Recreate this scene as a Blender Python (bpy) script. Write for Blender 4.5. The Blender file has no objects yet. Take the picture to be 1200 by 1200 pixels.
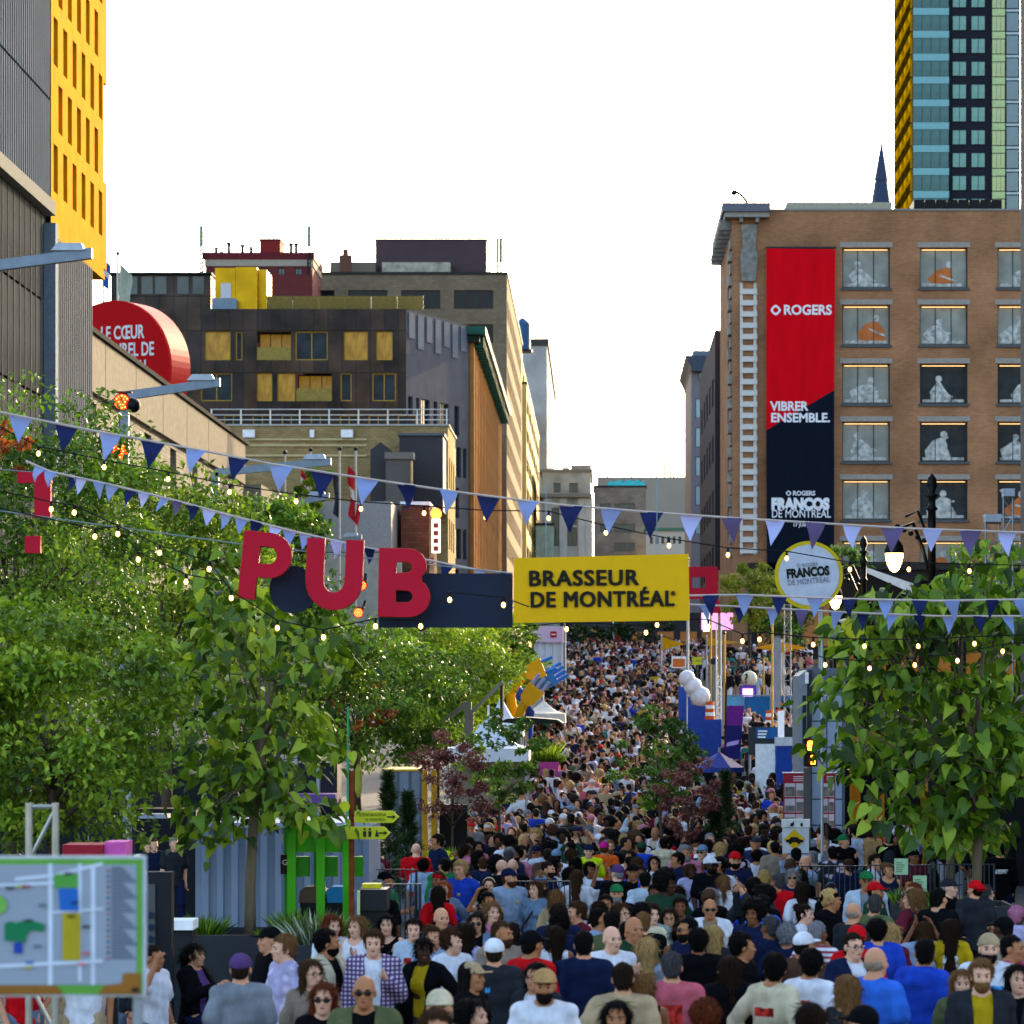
import bpy, math, random
import numpy as np
from mathutils import Vector, Matrix
random.seed(7); np.random.seed(7)
R = math.radians
SC = bpy.context.scene
COL = SC.collection
# ------------------------------------------------------------------ camera, sky, sun, exposure
F = 3800.0; VX = 700.0; VY = 820.0; HC = 3.6      # focal length and vanishing point of the street (pixels of a 1200 px frame), eye height
cam = bpy.data.cameras.new('camera'); cam.lens = F/1200*36; cam.sensor_width = 36
cam.shift_x = (600-VX)/1200; cam.shift_y = (VY-600)/1200
cam.clip_start = .5; cam.clip_end = 6000
cam.dof.use_dof = True; cam.dof.focus_distance = 58; cam.dof.aperture_fstop = 4.2
camo = bpy.data.objects.new('camera', cam); COL.objects.link(camo)
camo.location = (0, 0, HC); camo.rotation_euler = (R(90), 0, 0); SC.camera = camo
SUN_AZ = 24.0; SUN_EL = 16.0                      # azimuth measured from the view direction towards the right
w = bpy.data.worlds.new('World'); SC.world = w; w.use_nodes = True
nt = w.node_tree; bg = nt.nodes['Background']; sky = nt.nodes.new('ShaderNodeTexSky')
sky.sky_type = 'NISHITA'; sky.sun_disc = False; sky.sun_elevation = R(SUN_EL); sky.sun_rotation = R(SUN_AZ)
sky.air_density = 1.0; sky.dust_density = 3.0; sky.ozone_density = 1.0
nt.links.new(sky.outputs[0], bg.inputs[0]); bg.inputs[1].default_value = 0.15
sl = bpy.data.lights.new('sun', 'SUN'); sl.energy = 2.0; sl.angle = R(.6); sl.color = (1, .78, .46)
so = bpy.data.objects.new('sun', sl); COL.objects.link(so)
_sd = Vector((math.sin(R(SUN_AZ))*math.cos(R(SUN_EL)), math.cos(R(SUN_AZ))*math.cos(R(SUN_EL)), math.sin(R(SUN_EL))))
so.rotation_euler = _sd.to_track_quat('Z', 'Y').to_euler(); so.location = (60, 60, 80)
SC.view_settings.view_transform = 'Standard'; SC.view_settings.look = 'None'
SC.view_settings.exposure = 2.38; SC.view_settings.gamma = 1.0; SC.view_settings.use_curve_mapping = False
SC.render.engine = 'CYCLES'
SC.cycles.use_denoising = True; SC.cycles.max_bounces = 6; SC.cycles.transparent_max_bounces = 6
SC.cycles.sample_clamp_indirect = 6
# ------------------------------------------------------------------ helpers
GP = [(-200, 0), (20, 0), (28, -.2), (36, -.4), (53, -.6), (66, -.75), (80, -.8), (90, -.42), (98, .02), (112, .62), (136, 2.0), (169, 4.1), (190, 5.3), (206, 5.9), (260, 6.6), (400, 7.5), (6000, 7.5)]
def ground(d): return float(np.interp(d, [a for a, b in GP], [b for a, b in GP]))
def X(px, d): return (px-VX)/F*d
def Z(py, d): return HC+(VY-py)/F*d
def P3(px, py, d): return (X(px, d), d, Z(py, d))
def lin(h):
    if not isinstance(h, str): return tuple(h)+(1,)*(4-len(h))
    v = [int(h[i:i+2], 16)/255 for i in (0, 2, 4)]
    return tuple(c/12.92 if c <= .04045 else ((c+.055)/1.055)**2.4 for c in v)+(1,)
MATS = {}
def pmat(key, col, rough=.6, metal=0, var=.12, scale=6, bump=0, spec=.12, emit=None, estr=0, trans=0, stretch=None, alpha=1):
    if key in MATS: return MATS[key]
    m = bpy.data.materials.new(key); m.use_nodes = True; MATS[key] = m
    n = m.node_tree.nodes; l = m.node_tree.links; b = n['Principled BSDF']
    c = lin(col); b.inputs['Roughness'].default_value = rough; b.inputs['Metallic'].default_value = metal
    b.inputs['Specular IOR Level'].default_value = spec
    if alpha < 1: b.inputs['Alpha'].default_value = alpha
    b.inputs['Base Color'].default_value = c
    if var or bump:
        tc = n.new('ShaderNodeTexCoord'); src = tc.outputs['Object']
        if stretch:
            mp = n.new('ShaderNodeMapping'); mp.inputs['Scale'].default_value = stretch; l.new(src, mp.inputs[0]); src = mp.outputs[0]
        nz = n.new('ShaderNodeTexNoise'); nz.inputs['Scale'].default_value = scale; nz.inputs['Detail'].default_value = 4
        l.new(src, nz.inputs['Vector'])
        if var:
            mr = n.new('ShaderNodeMapRange'); mr.inputs[1].default_value = .3; mr.inputs[2].default_value = .7
            mr.inputs[3].default_value = 1-var; mr.inputs[4].default_value = 1+var; l.new(nz.outputs[0], mr.inputs[0])
            mx = n.new('ShaderNodeVectorMath'); mx.operation = 'SCALE'; mx.inputs[0].default_value = c[:3]
            l.new(mr.outputs[0], mx.inputs['Scale']); l.new(mx.outputs[0], b.inputs['Base Color'])
        if bump:
            bp = n.new('ShaderNodeBump'); bp.inputs['Strength'].default_value = bump; bp.inputs['Distance'].default_value = .02
            l.new(nz.outputs[0], bp.inputs['Height']); l.new(bp.outputs[0], b.inputs['Normal'])
    if emit: b.inputs['Emission Color'].default_value = lin(emit); b.inputs['Emission Strength'].default_value = estr
    if trans:
        tr = n.new('ShaderNodeBsdfTranslucent'); ms = n.new('ShaderNodeMixShader'); ms.inputs[0].default_value = trans
        tr.inputs[0].default_value = c
        o = n['Material Output']; l.new(b.outputs[0], ms.inputs[1]); l.new(tr.outputs[0], ms.inputs[2]); l.new(ms.outputs[0], o.inputs[0])
    return m
def facade_mat(key, c1, c2, mortar, bw, bh, gap=.012, rough=.85, stain=.25, off=.5):
    if key in MATS: return MATS[key]
    m = bpy.data.materials.new(key); m.use_nodes = True; MATS[key] = m
    n = m.node_tree.nodes; l = m.node_tree.links; b = n['Principled BSDF']
    tc = n.new('ShaderNodeTexCoord'); sx = n.new('ShaderNodeSeparateXYZ'); l.new(tc.outputs['Object'], sx.inputs[0])
    ad = n.new('ShaderNodeMath'); l.new(sx.outputs[0], ad.inputs[0]); l.new(sx.outputs[1], ad.inputs[1])
    cb = n.new('ShaderNodeCombineXYZ'); l.new(ad.outputs[0], cb.inputs[0]); l.new(sx.outputs[2], cb.inputs[1])
    br = n.new('ShaderNodeTexBrick'); br.offset = off
    br.inputs['Color1'].default_value = lin(c1); br.inputs['Color2'].default_value = lin(c2); br.inputs['Mortar'].default_value = lin(mortar)
    br.inputs['Scale'].default_value = 1; br.inputs['Mortar Size'].default_value = gap; br.inputs['Brick Width'].default_value = bw; br.inputs['Row Height'].default_value = bh
    l.new(cb.outputs[0], br.inputs['Vector'])
    nz = n.new('ShaderNodeTexNoise'); nz.inputs['Scale'].default_value = .35; nz.inputs['Detail'].default_value = 6; l.new(tc.outputs['Object'], nz.inputs['Vector'])
    mr = n.new('ShaderNodeMapRange'); mr.inputs[1].default_value = .3; mr.inputs[2].default_value = .7; mr.inputs[3].default_value = 1-stain; mr.inputs[4].default_value = 1+stain
    l.new(nz.outputs[0], mr.inputs[0])
    vm = n.new('ShaderNodeVectorMath'); vm.operation = 'SCALE'; l.new(br.outputs[0], vm.inputs[0]); l.new(mr.outputs[0], vm.inputs['Scale'])
    l.new(vm.outputs[0], b.inputs['Base Color']); b.inputs['Roughness'].default_value = rough; b.inputs['Specular IOR Level'].default_value = .04 if rough > .8 else .2
    bp = n.new('ShaderNodeBump'); bp.inputs['Strength'].default_value = .5; bp.inputs['Distance'].default_value = .02
    l.new(br.outputs['Fac'], bp.inputs['Height']); bp.invert = True; l.new(bp.outputs[0], b.inputs['Normal'])
    return m
class MB:
    def __init__(s): s.v = []; s.f = []; s.m = []
    def add(s, vs, fs, mi=0):
        k = len(s.v); s.v += [tuple(v) for v in vs]; s.f += [tuple(i+k for i in f) for f in fs]; s.m += [mi]*len(fs); return s
    def box(s, x0, x1, y0, y1, z0, z1, mi=0):
        return s.add([(x0,y0,z0),(x1,y0,z0),(x1,y1,z0),(x0,y1,z0),(x0,y0,z1),(x1,y0,z1),(x1,y1,z1),(x0,y1,z1)],
                     [(3,2,1,0),(4,5,6,7),(0,1,5,4),(1,2,6,5),(2,3,7,6),(3,0,4,7)], mi)
    def obox(s, o, u, v, w_, mi=0):          # box from a corner and three edge vectors (right handed u, v, w)
        o, u, v, w_ = map(Vector, (o, u, v, w_))
        p = [o, o+u, o+u+v, o+v, o+w_, o+u+w_, o+u+v+w_, o+v+w_]
        return s.add(p, [(3,2,1,0),(4,5,6,7),(0,1,5,4),(1,2,6,5),(2,3,7,6),(3,0,4,7)], mi)
    def prism(s, poly, y0, y1, mi=0):        # polygon in x,z extruded along y
        n = len(poly); a = [(x, y0, z) for x, z in poly]; b = [(x, y1, z) for x, z in poly]
        fs = [tuple(range(n)), tuple(range(2*n-1, n-1, -1))]+[(i, i+n, (i+1) % n+n, (i+1) % n) for i in range(n)]
        return s.add(a+b, fs, mi)
    def tube(s, pts, r, n=8, mi=0, cap=True):
        pts = [Vector(p) for p in pts]; k = len(pts); rs = r if isinstance(r, (list, tuple)) else [r]*k
        vs = []; fs = []
        for i, p in enumerate(pts):
            t = (pts[min(i+1, k-1)]-pts[max(i-1, 0)]).normalized()
            a = t.cross(Vector((0, 0, 1))) if abs(t.z) < .95 else t.cross(Vector((0, 1, 0)))
            a.normalize(); b = t.cross(a)
            for j in range(n):
                q = 2*math.pi*j/n; vs.append(p+a*math.cos(q)*rs[i]+b*math.sin(q)*rs[i])
        for i in range(k-1):
            for j in range(n): fs.append((i*n+j, i*n+(j+1) % n, (i+1)*n+(j+1) % n, (i+1)*n+j))
        if cap: fs += [tuple(range(n-1, -1, -1)), tuple(range((k-1)*n, k*n))]
        return s.add(vs, fs, mi)
    def lathe(s, c, prof, n=16, mi=0):       # profile of (radius, z) about a vertical axis
        vs = []; fs = []; k = len(prof)
        for r, z in prof:
            for j in range(n): q = 2*math.pi*j/n; vs.append((c[0]+r*math.cos(q), c[1]+r*math.sin(q), c[2]+z))
        for i in range(k-1):
            for j in range(n): fs.append((i*n+j, i*n+(j+1) % n, (i+1)*n+(j+1) % n, (i+1)*n+j))
        fs += [tuple(range(n-1, -1, -1)), tuple(range((k-1)*n, k*n))]
        return s.add(vs, fs, mi)
    def ball(s, c, r, n=16, m=10, sc=(1, 1, 1), mi=0):
        pr = [(max(math.sin(math.pi*i/m), .01)*r, -math.cos(math.pi*i/m)*r) for i in range(m+1)]
        k = len(s.v); s.lathe((0, 0, 0), pr, n, mi)
        for i in range(k, len(s.v)): v = s.v[i]; s.v[i] = (c[0]+v[0]*sc[0], c[1]+v[1]*sc[1], c[2]+v[2]*sc[2])
        return s
    def disc_y(s, c, r, y0, y1, n=40, mi=0):  # disc standing upright, facing -y
        return s.prism([(c[0]+r*math.cos(2*math.pi*j/n), c[2]+r*math.sin(2*math.pi*j/n)) for j in range(n)], c[1]+y0, c[1]+y1, mi)
    def mesh(s, name, mats, off=(0, 0, 0), smooth=False):
        me = bpy.data.meshes.new(name)
        me.from_pydata([(v[0]-off[0], v[1]-off[1], v[2]-off[2]) for v in s.v], [], s.f)
        mats = mats if isinstance(mats, (list, tuple)) else [mats]
        for m in mats: me.materials.append(m)
        if len(mats) > 1: me.polygons.foreach_set('material_index', s.m)
        if smooth: me.polygons.foreach_set('use_smooth', [True]*len(s.f))
        me.update(); return me
    def build(s, name, mats, parent=None, smooth=False, loc=None):
        # world coordinates are turned local to the parent (parents are unrotated while parts are being built)
        off = wloc(parent) if parent else (loc or (0, 0, 0))
        me = s.mesh(name, mats, off, smooth)
        o = bpy.data.objects.new(name, me); COL.objects.link(o)
        if parent: o.parent = parent
        elif loc: o.location = loc
        return o
def wloc(o):
    p = Vector((0, 0, 0))
    while o is not None: p += o.location; o = o.parent
    return p
def thing(name, label, cat, loc=(0, 0, 0), rz=0, group=None):
    o = bpy.data.objects.new(name, None); COL.objects.link(o); o.empty_display_size = .2
    o.location = loc; o.rotation_euler = (0, 0, rz); return tag(o, label, cat, group)
def tag(o, label=None, cat=None, group=None, kind=None):
    if label: o['label'] = label
    if cat: o['category'] = cat
    if group: o['group'] = group
    if kind: o['kind'] = kind
    return o
def inst(name, me, parent=None, loc=(0, 0, 0), rot=(0, 0, 0), sc=(1, 1, 1), mat=None):
    o = bpy.data.objects.new(name, me); COL.objects.link(o)
    if parent: o.parent = parent
    o.location = loc; o.rotation_euler = rot; o.scale = sc
    if mat:
        o.material_slots[0].link = 'OBJECT'; o.material_slots[0].material = mat
    return o
def lettering(txt, parent, loc, size, mat, rot=(R(90), 0, 0), bold=0, ext=.01, align='LEFT', width=None, name='lettering', sx=1, shear=0, space=1):
    cu = bpy.data.curves.new(name, 'FONT'); cu.body = txt; cu.size = size; cu.extrude = ext; cu.offset = bold*size; cu.shear = shear
    cu.align_x = align; cu.space_character = space; cu.resolution_u = 3
    t = bpy.data.objects.new('tmp', cu); me = bpy.data.meshes.new_from_object(t)
    bpy.data.objects.remove(t); me.name = name; me.materials.clear(); me.materials.append(mat)
    if width and len(me.vertices):
        xs = [v.co.x for v in me.vertices]; k = width/(max(xs)-min(xs)); sx = k
    o = inst(name, me, parent, loc, rot, (sx, 1, 1)); return o
def wall(o, u, L, H, nrm, holes, mb, rev=.25, mi=0, mr=0):
    """rectangular wall with real openings: o corner, u unit vector along, z up, nrm outward; holes (u0,u1,z0,z1) relative to o"""
    o, u, nrm = Vector(o), Vector(u), Vector(nrm); zz = Vector((0, 0, 1))
    us = sorted({0, L}|{min(max(h[i], 0), L) for h in holes for i in (0, 1)}); zs = sorted({0, H}|{min(max(h[i], 0), H) for h in holes for i in (2, 3)})
    flip = u.cross(zz).dot(nrm) < 0
    def q(a, b, c, d, m): mb.add([a, b, c, d] if not flip else [d, c, b, a], [(0, 1, 2, 3)], m)
    for j in range(len(zs)-1):
        z0, z1 = zs[j], zs[j+1]; run = None
        for i in range(len(us)-1):
            cu_, cz = (us[i]+us[i+1])/2, (z0+z1)/2
            inh = any(h[0] < cu_ < h[1] and h[2] < cz < h[3] for h in holes)
            if not inh: run = us[i] if run is None else run
            if run is not None and (inh or i == len(us)-2):
                e = us[i] if inh else us[i+1]
                q(o+u*run+zz*z0, o+u*e+zz*z0, o+u*e+zz*z1, o+u*run+zz*z1, mi); run = None
    for a, b, c, d in holes:
        p = [o+u*a+zz*c, o+u*b+zz*c, o+u*b+zz*d, o+u*a+zz*d]; r = [x-nrm*rev for x in p]
        for i in range(4):
            j = (i+1) % 4; q(p[j], p[i], r[i], r[j], mr)
WIN = {}
def window(parent, o, u, nrm, hole, rev, fm, pm, mull=(1, 0), fw=.07, name='window', pic=None):
    """frame with mullions set in an opening, its glass pane a sub-part; alike windows share their mesh"""
    w_, h_ = round(hole[1]-hole[0], 2), round(hole[3]-hole[2], 2)
    u, nrm = Vector(u), Vector(nrm)
    key = (w_, h_, mull, fw, fm.name, pm.name)
    if key not in WIN:
        b = MB(); hw = w_/2
        b.box(-hw, -hw+fw, -.05, .05, 0, h_); b.box(hw-fw, hw, -.05, .05, 0, h_); b.box(-hw+fw, hw-fw, -.05, .05, 0, fw); b.box(-hw+fw, hw-fw, -.05, .05, h_-fw, h_)
        for i in range(mull[0]): x = -hw+w_*(i+1)/(mull[0]+1); b.box(x-fw*.35, x+fw*.35, -.04, .04, fw, h_-fw)
        for i in range(mull[1]): z = h_*(i+1)/(mull[1]+1); b.box(-hw+fw, hw-fw, -.035, .035, z-fw*.35, z+fw*.35)
        p = MB().box(-hw+fw*.5, hw-fw*.5, .0, .02, fw*.5, h_-fw*.5)
        WIN[key] = (b.mesh(name+'_frame', fm), p.mesh('pane', pm))
    c = Vector(o)+u*((hole[0]+hole[1])/2)+Vector((0, 0, hole[2]))-nrm*(rev-.06)
    a = math.atan2(u.y, u.x)
    if u.cross(Vector((0, 0, 1))).dot(nrm) < 0: a += math.pi
    fr = inst(name, WIN[key][0], parent, c-wloc(parent), (0, 0, a))
    inst('pane', WIN[key][1], fr); return fr
GLASS = lambda: pmat('window_glass', '2c343a', .08, 0, .4, .8, spec=.35)
def building(name, label, x0, x1, y0, y1, ztop, wm, front=(), right=(), left=(), rev=.25, fm=None, pm=None, mull=(1, 0), z0=None, coping=None, cat='building', bm=None):
    """box building; openings are (u0,u1,z0,z1) in world x (or y) and world z"""
    z0 = ground(y0)-.5 if z0 is None else z0
    r = thing(name, label, cat, (x0, y0, z0)); b = MB(); H = ztop-z0
    fm = fm or pmat('frame_dark', '23262a', .5); pm = pm or GLASS()
    def shift(hs, o): return [(a-o, b_-o, c-z0, d-z0) for a, b_, c, d in hs]
    fh, rh, lh = shift(front, x0), shift(right, y0), shift(left, y0)
    wall((x0, y0, z0), (1, 0, 0), x1-x0, H, (0, -1, 0), fh, b, rev); wall((x1, y0, z0), (0, 1, 0), y1-y0, H, (1, 0, 0), rh, b, rev)
    wall((x0, y0, z0), (0, 1, 0), y1-y0, H, (-1, 0, 0), lh, b, rev); wall((x0, y1, z0), (1, 0, 0), x1-x0, H, (0, 1, 0), [], b)
    b.add([(x0, y0, ztop), (x1, y0, ztop), (x1, y1, ztop), (x0, y1, ztop)], [(0, 1, 2, 3)])
    b.build('wall', wm, r)
    for h in fh: window(r, (x0, y0, z0), (1, 0, 0), (0, -1, 0), h, rev, fm, pm, mull)
    for h in rh: window(r, (x1, y0, z0), (0, 1, 0), (1, 0, 0), h, rev, fm, pm, mull)
    for h in lh: window(r, (x0, y0, z0), (0, 1, 0), (-1, 0, 0), h, rev, fm, pm, mull)
    if coping:
        c, e, t = coping; MB().box(x0-e, x1+e, y0-e, y1+e, ztop+.003, ztop+t).build('coping', c, r)
    return r
def grid(u0, u1, nu, fu, z0, z1, nz, fz):   # regular openings, fu / fz the share of the bay that is open
    du, dz = (u1-u0)/nu, (z1-z0)/nz
    return [(u0+du*(i+.5-fu/2), u0+du*(i+.5+fu/2), z0+dz*(j+.5-fz/2), z0+dz*(j+.5+fz/2)) for j in range(nz) for i in range(nu)]
# ------------------------------------------------------------------ ground
def make_ground():
    ys = [-60, 0]+[a for a, b in GP[1:] if a < 500]+[97, 124, 150, 180, 230, 320, 420, 600, 900, 1500, 3000, 5000]
    ys = sorted(set(ys)); xs = [-3000, -400, -60, -12, -6, 0, 6, 12, 60, 400, 3000]
    vs = [(x, y, ground(y)) for y in ys for x in xs]; n = len(xs)
    fs = [(j*n+i, j*n+i+1, (j+1)*n+i+1, (j+1)*n+i) for j in range(len(ys)-1) for i in range(n-1)]
    m = facade_mat('paving', '5a5754', '4c4a48', '363533', .6, .3, .008, .8, .15)
    # paving pattern lies in x,y: swap the z input for y
    nt_ = m.node_tree; cb = [q for q in nt_.nodes if q.type == 'COMBXYZ'][0]; sx = [q for q in nt_.nodes if q.type == 'SEPXYZ'][0]
    nt_.links.new(sx.outputs[0], cb.inputs[0]); nt_.links.new(sx.outputs[1], cb.inputs[1])
    tag(MB().add(vs, fs).build('ground', m), kind='structure')
make_ground()
DARK = pmat('dark_steel', '24272b', .5, .3); STEEL = pmat('galvanised_steel', '8b919a', .45, .6, .1); WHITE = pmat('white_paint', 'e4e4e4', .5)
BLACK = pmat('black_paint', '0d0e10', .45); CONC = pmat('concrete', 'a09a8e', .9, 0, .15, 1.5, .3)
def corrugated(b, o, u, L, H, nrm, pitch, depth, mi=0):
    o, u, nrm = Vector(o), Vector(u), Vector(nrm); zz = Vector((0, 0, H)); pts = []; n = int(L/pitch)
    for i in range(n+1):
        for t, dd in ((0, 0), (.42, 0), (.5, depth), (.92, depth)):
            q = (i+t)*pitch
            if q <= L: pts.append(o+u*q+nrm*dd)
    vs = pts+[p+zz for p in pts]; k = len(pts)
    fl = u.cross(Vector((0, 0, 1))).dot(nrm) < 0
    b.add(vs, [(i, i+1, i+1+k, i+k) if not fl else (i+k, i+1+k, i+1, i) for i in range(k-1)], mi)
# ------------------------------------------------------------------ theatre on the left: grey ribbed cladding, yellow screen, glazed foyer
def theatre():
    x = -20; r = thing('arts_building', 'grey ribbed and bright yellow clad arts building above the trees', 'building', (x, 95, 0))
    grey = pmat('ribbed_zinc', '4a5460', 1, 0, .1, .5, spec=.03); yel = pmat('yellow_cladding', 'a87600', 1, 0, .12, 1.2, .1, spec=.02); yd = pmat('yellow_mesh_screen', '8a6a08', 1, 0, .3, 14, spec=.02)
    b = MB(); b.box(-48, x-.6, 95, 127.5, 0, 20.6); b.box(-48, x-.6, 95, 130.3, 20.6, 52); b.build('core_wall', DARK, r)
    b = MB(); corrugated(b, (x, 95, 21.8), (0, 1, 0), 23, 3.55, (1, 0, 0), .42, .12); corrugated(b, (x, 95, 25.45), (0, 1, 0), 23, 26, (1, 0, 0), .42, .12); b.build('ribbed_cladding', grey, r)
    b = MB(); corrugated(b, (x+.05, 118.2, 0), (0, 1, 0), 9.4, 13.2, (1, 0, 0), .46, .12); corrugated(b, (x+.05, 118.2, 13.28), (0, 1, 0), 9.4, 7.3, (1, 0, 0), .46, .12); b.build('ribbed_cladding', pmat('ribbed_zinc_low', '575a5f', 1, 0, .1, .5, spec=.03), r)
    MB().box(x-.5, x+.35, 117.6, 118.2, 0, 20.9).build('corner_post', pmat('post_zinc', '6a7480', .9, spec=.03), r)
    MB().box(x-.5, x+.3, 95, 118, 21.2, 21.7).build('cornice', pmat('cornice_cream', '6d6c68', 1, spec=.03), r)
    # yellow perforated front with staggered slots
    holes = []
    for j in range(14):
        for i in range(6):
            u = .55+i*2.15+(j % 2)*1.05; z = 22.2+j*2.33-.35*0
            if u+.95 < 12.3: holes.append((u, u+.95, z-20.7, z-20.7+1.75))
    b = MB(); wall((x+.12, 118, 20.7), (0, 1, 0), 12.6, 31, (1, 0, 0), holes, b, .4, 0, 0); b.build('yellow_screen', yel, r)
    sm = MB().box(-.02, .02, 0, .95, 0, 1.75).mesh('slot_screen', yd)
    for h in holes: inst('slot_screen', sm, r, Vector((x-.24, 118+h[0], 20.7+h[2]))-r.location)
    MB().box(x-.5, x+.16, 117.8, 130.6, 20.5, 20.72).build('soffit_edge', yel, r)
    for z0, z1 in ((21, 24.5), (28.5, 33), (36.5, 41)): MB().box(x-.4, x+.1, 130.6, 131.5, z0, z1).build('end_panel', yel, r)
    # foyer glass
    gl = pmat('foyer_glass', '3e4042', .85, 0, .7, .3, spec=.0); pm = MB().box(-.03, .03, 0, 1.0, 0, 3.4).mesh('pane', gl)
    for i in range(21):
        for j in range(6): inst('pane', pm, r, Vector((x-.1, 95.05+i*1.1, .6+j*3.5))-r.location)
    mm = MB().box(-.07, -.045, 0, .1, 0, 21.2).mesh('mullion', pmat('mullion_bronze', '4c4c4c', 1, spec=.02))
    for i in range(21): inst('mullion', mm, r, Vector((x, 94.97+i*1.1, 0))-r.location)
theatre()
# ------------------------------------------------------------------ concrete hall with slanting roof edge in view, red disc on top
def hall():
    x = -22; r = thing('concrete_hall', 'low beige concrete hall with panelled parapet and slot windows', 'building', (x, 131.5, 0))
    wm = facade_mat('hall_block', '827b6e', '6f695e', '524e47', .42, .2, .012, .9, .12); pan = pmat('parapet_concrete', '787064', 1, 0, .14, 3, .4, spec=.03)
    zt = 19.5; fr = pmat('hall_frame', '4e5b66', .5); y0 = 131.5; L = 70
    holes = [(d-1.0-y0, d+1.4-y0, 4, 16.6) for d in (141, 150, 158.5, 168, 177, 186, 195)]
    b = MB(); wall((x, y0, 0), (0, 1, 0), L, zt-2.6, (1, 0, 0), holes, b, .8); wall((x-30, y0, 0), (1, 0, 0), 30, zt-2.6, (0, -1, 0), [], b)
    wall((x-30, y0+L, 4), (1, 0, 0), 30, zt-6.6, (0, 1, 0), [], b); b.add([(x-30, y0, zt-.3), (x-.35, y0, zt-.3), (x-.35, y0+L, zt-.3), (x-30, y0+L, zt-.3)], [(0, 1, 2, 3)])
    b.build('wall', wm, r)
    for h in holes: window(r, (x, y0, 0), (0, 1, 0), (1, 0, 0), h, .8, fr, GLASS(), (1, 3), .1)
    pm = MB().box(-.35, .25, 0, 9.36, 0, 2.45).mesh('parapet_panel', pan)
    for i in range(7): inst('parapet_panel', pm, r, Vector((x, y0+i*9.5+2.5, zt-2.6))-r.location)
    MB().box(x-.5, x+.4, y0, y0+L, zt-.12, zt+.1).build('coping', pmat('coping_matt', '2a2a2a', 1, spec=.02), r)
    MB().box(x-30, x-.4, y0+.02, y0+.4, zt-2.6, zt).build('end_parapet', pan, r)
    # low wing that continues the hall, with climbing ivy, and a sloping metal roof
    r2 = thing('low_wing', 'beige concrete wing behind the flagpoles with grey metal roof', 'building', (X(250, 205), 203, 3))
    b = MB(); b.box(X(200, 205), X(310, 205), 203, 214, 3, Z(570, 205)); b.box(X(310, 205), X(376, 205), 204.5, 214, 3, Z(592, 205)); b.build('wall', wm, r2)
    b = MB(); b.prism([(X(368, 210), Z(650, 210)), (X(463, 210), Z(650, 210)), (X(463, 210), Z(592, 210)), (X(385, 210), Z(592, 210))], 206, 220); b.build('metal_roof', pmat('roof_metal', '8d8a88', .5, .2), r2)
    b = MB(); b.box(X(376, 205), X(470, 205), 205, 206, 3, Z(648, 205)); b.build('lower_wall', CONC, r2)
    # brick stub with blade sign
    r3 = thing('brick_annex', 'small dark red brick annex beside the vertical neon blade sign', 'building', (X(470, 212), 212, 3))
    MB().box(X(470, 212), X(503, 212), 212, 222, 3, Z(592, 212)).build('wall', facade_mat('annex_brick', '6e4535', '5a382c', '463530', .5, .2), r3)
    MB().box(X(469, 212), X(504, 212), 211.8, 222, Z(592, 212), Z(588, 212)).build('coping', WHITE, r3)
    t = thing('blade_sign', 'lit white vertical blade sign with orange top on brick annex', 'sign', (X(508, 211), 211, Z(640, 211)))
    MB().box(X(506, 211), X(516, 211), 210.8, 211.2, Z(648, 211), Z(608, 211)).build('panel', pmat('blade_white', 'e8e0d8', .5, emit='ffe8d0', estr=.4), t)
    MB().disc_y((X(511, 211), 211, Z(602, 211)), .36, -.2, .2, 16).build('lamp_head', pmat('blade_orange', 'd0622a', .5, emit='ff7a30', estr=1.0), t)
    sq = MB().box(-.16, .16, -.03, 0, -.16, .16).mesh('glyph', pmat('blade_red', 'b8442c', .5))
    for i in range(4): inst('glyph', sq, t, Vector((X(511, 211), 210.79, Z(643-i*9, 211)))-t.location)
hall()
def disc():
    d = 172; a = R(-24); cx, cz = X(131, d), Z(432, d); rad = 3.6; dep = 2.0
    t = thing('disc_sign', 'giant red drum sign with white lettering standing on concrete hall roof', 'sign', (cx, d, cz-rad), a)
    red = pmat('disc_red', 'b8060f', .7, 0, .06, spec=.1); redr = pmat('disc_rim_red', 'b81c18', .5, 0, .05, spec=.12)
    me = MB().disc_y((0, 0, rad), rad, 0, .12, 72).mesh('face', red); inst('face', me, t)
    me = MB().disc_y((0, 0, rad), rad+.03, .12, dep, 72).mesh('rim', redr); inst('rim', me, t)
    for tx, rx_, zz in (('LE CŒUR', 2.0, 1.55), ('CULTUREL DE', 2.62, .62), ('MONTRÉAL', 2.3, -.32)): lettering(tx, t, (rx_, -.012, rad+zz), 1.0, pmat('sign_white', 'dcdcdc', .5), bold=.02, sx=.64, align='RIGHT')
    b = MB(); b.box(-2, -1.7, .6, 2, -2.2, .5); b.box(1.7, 2, .6, 2, -2.2, .5); inst('support', b.mesh('support', DARK), t)
disc()
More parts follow.
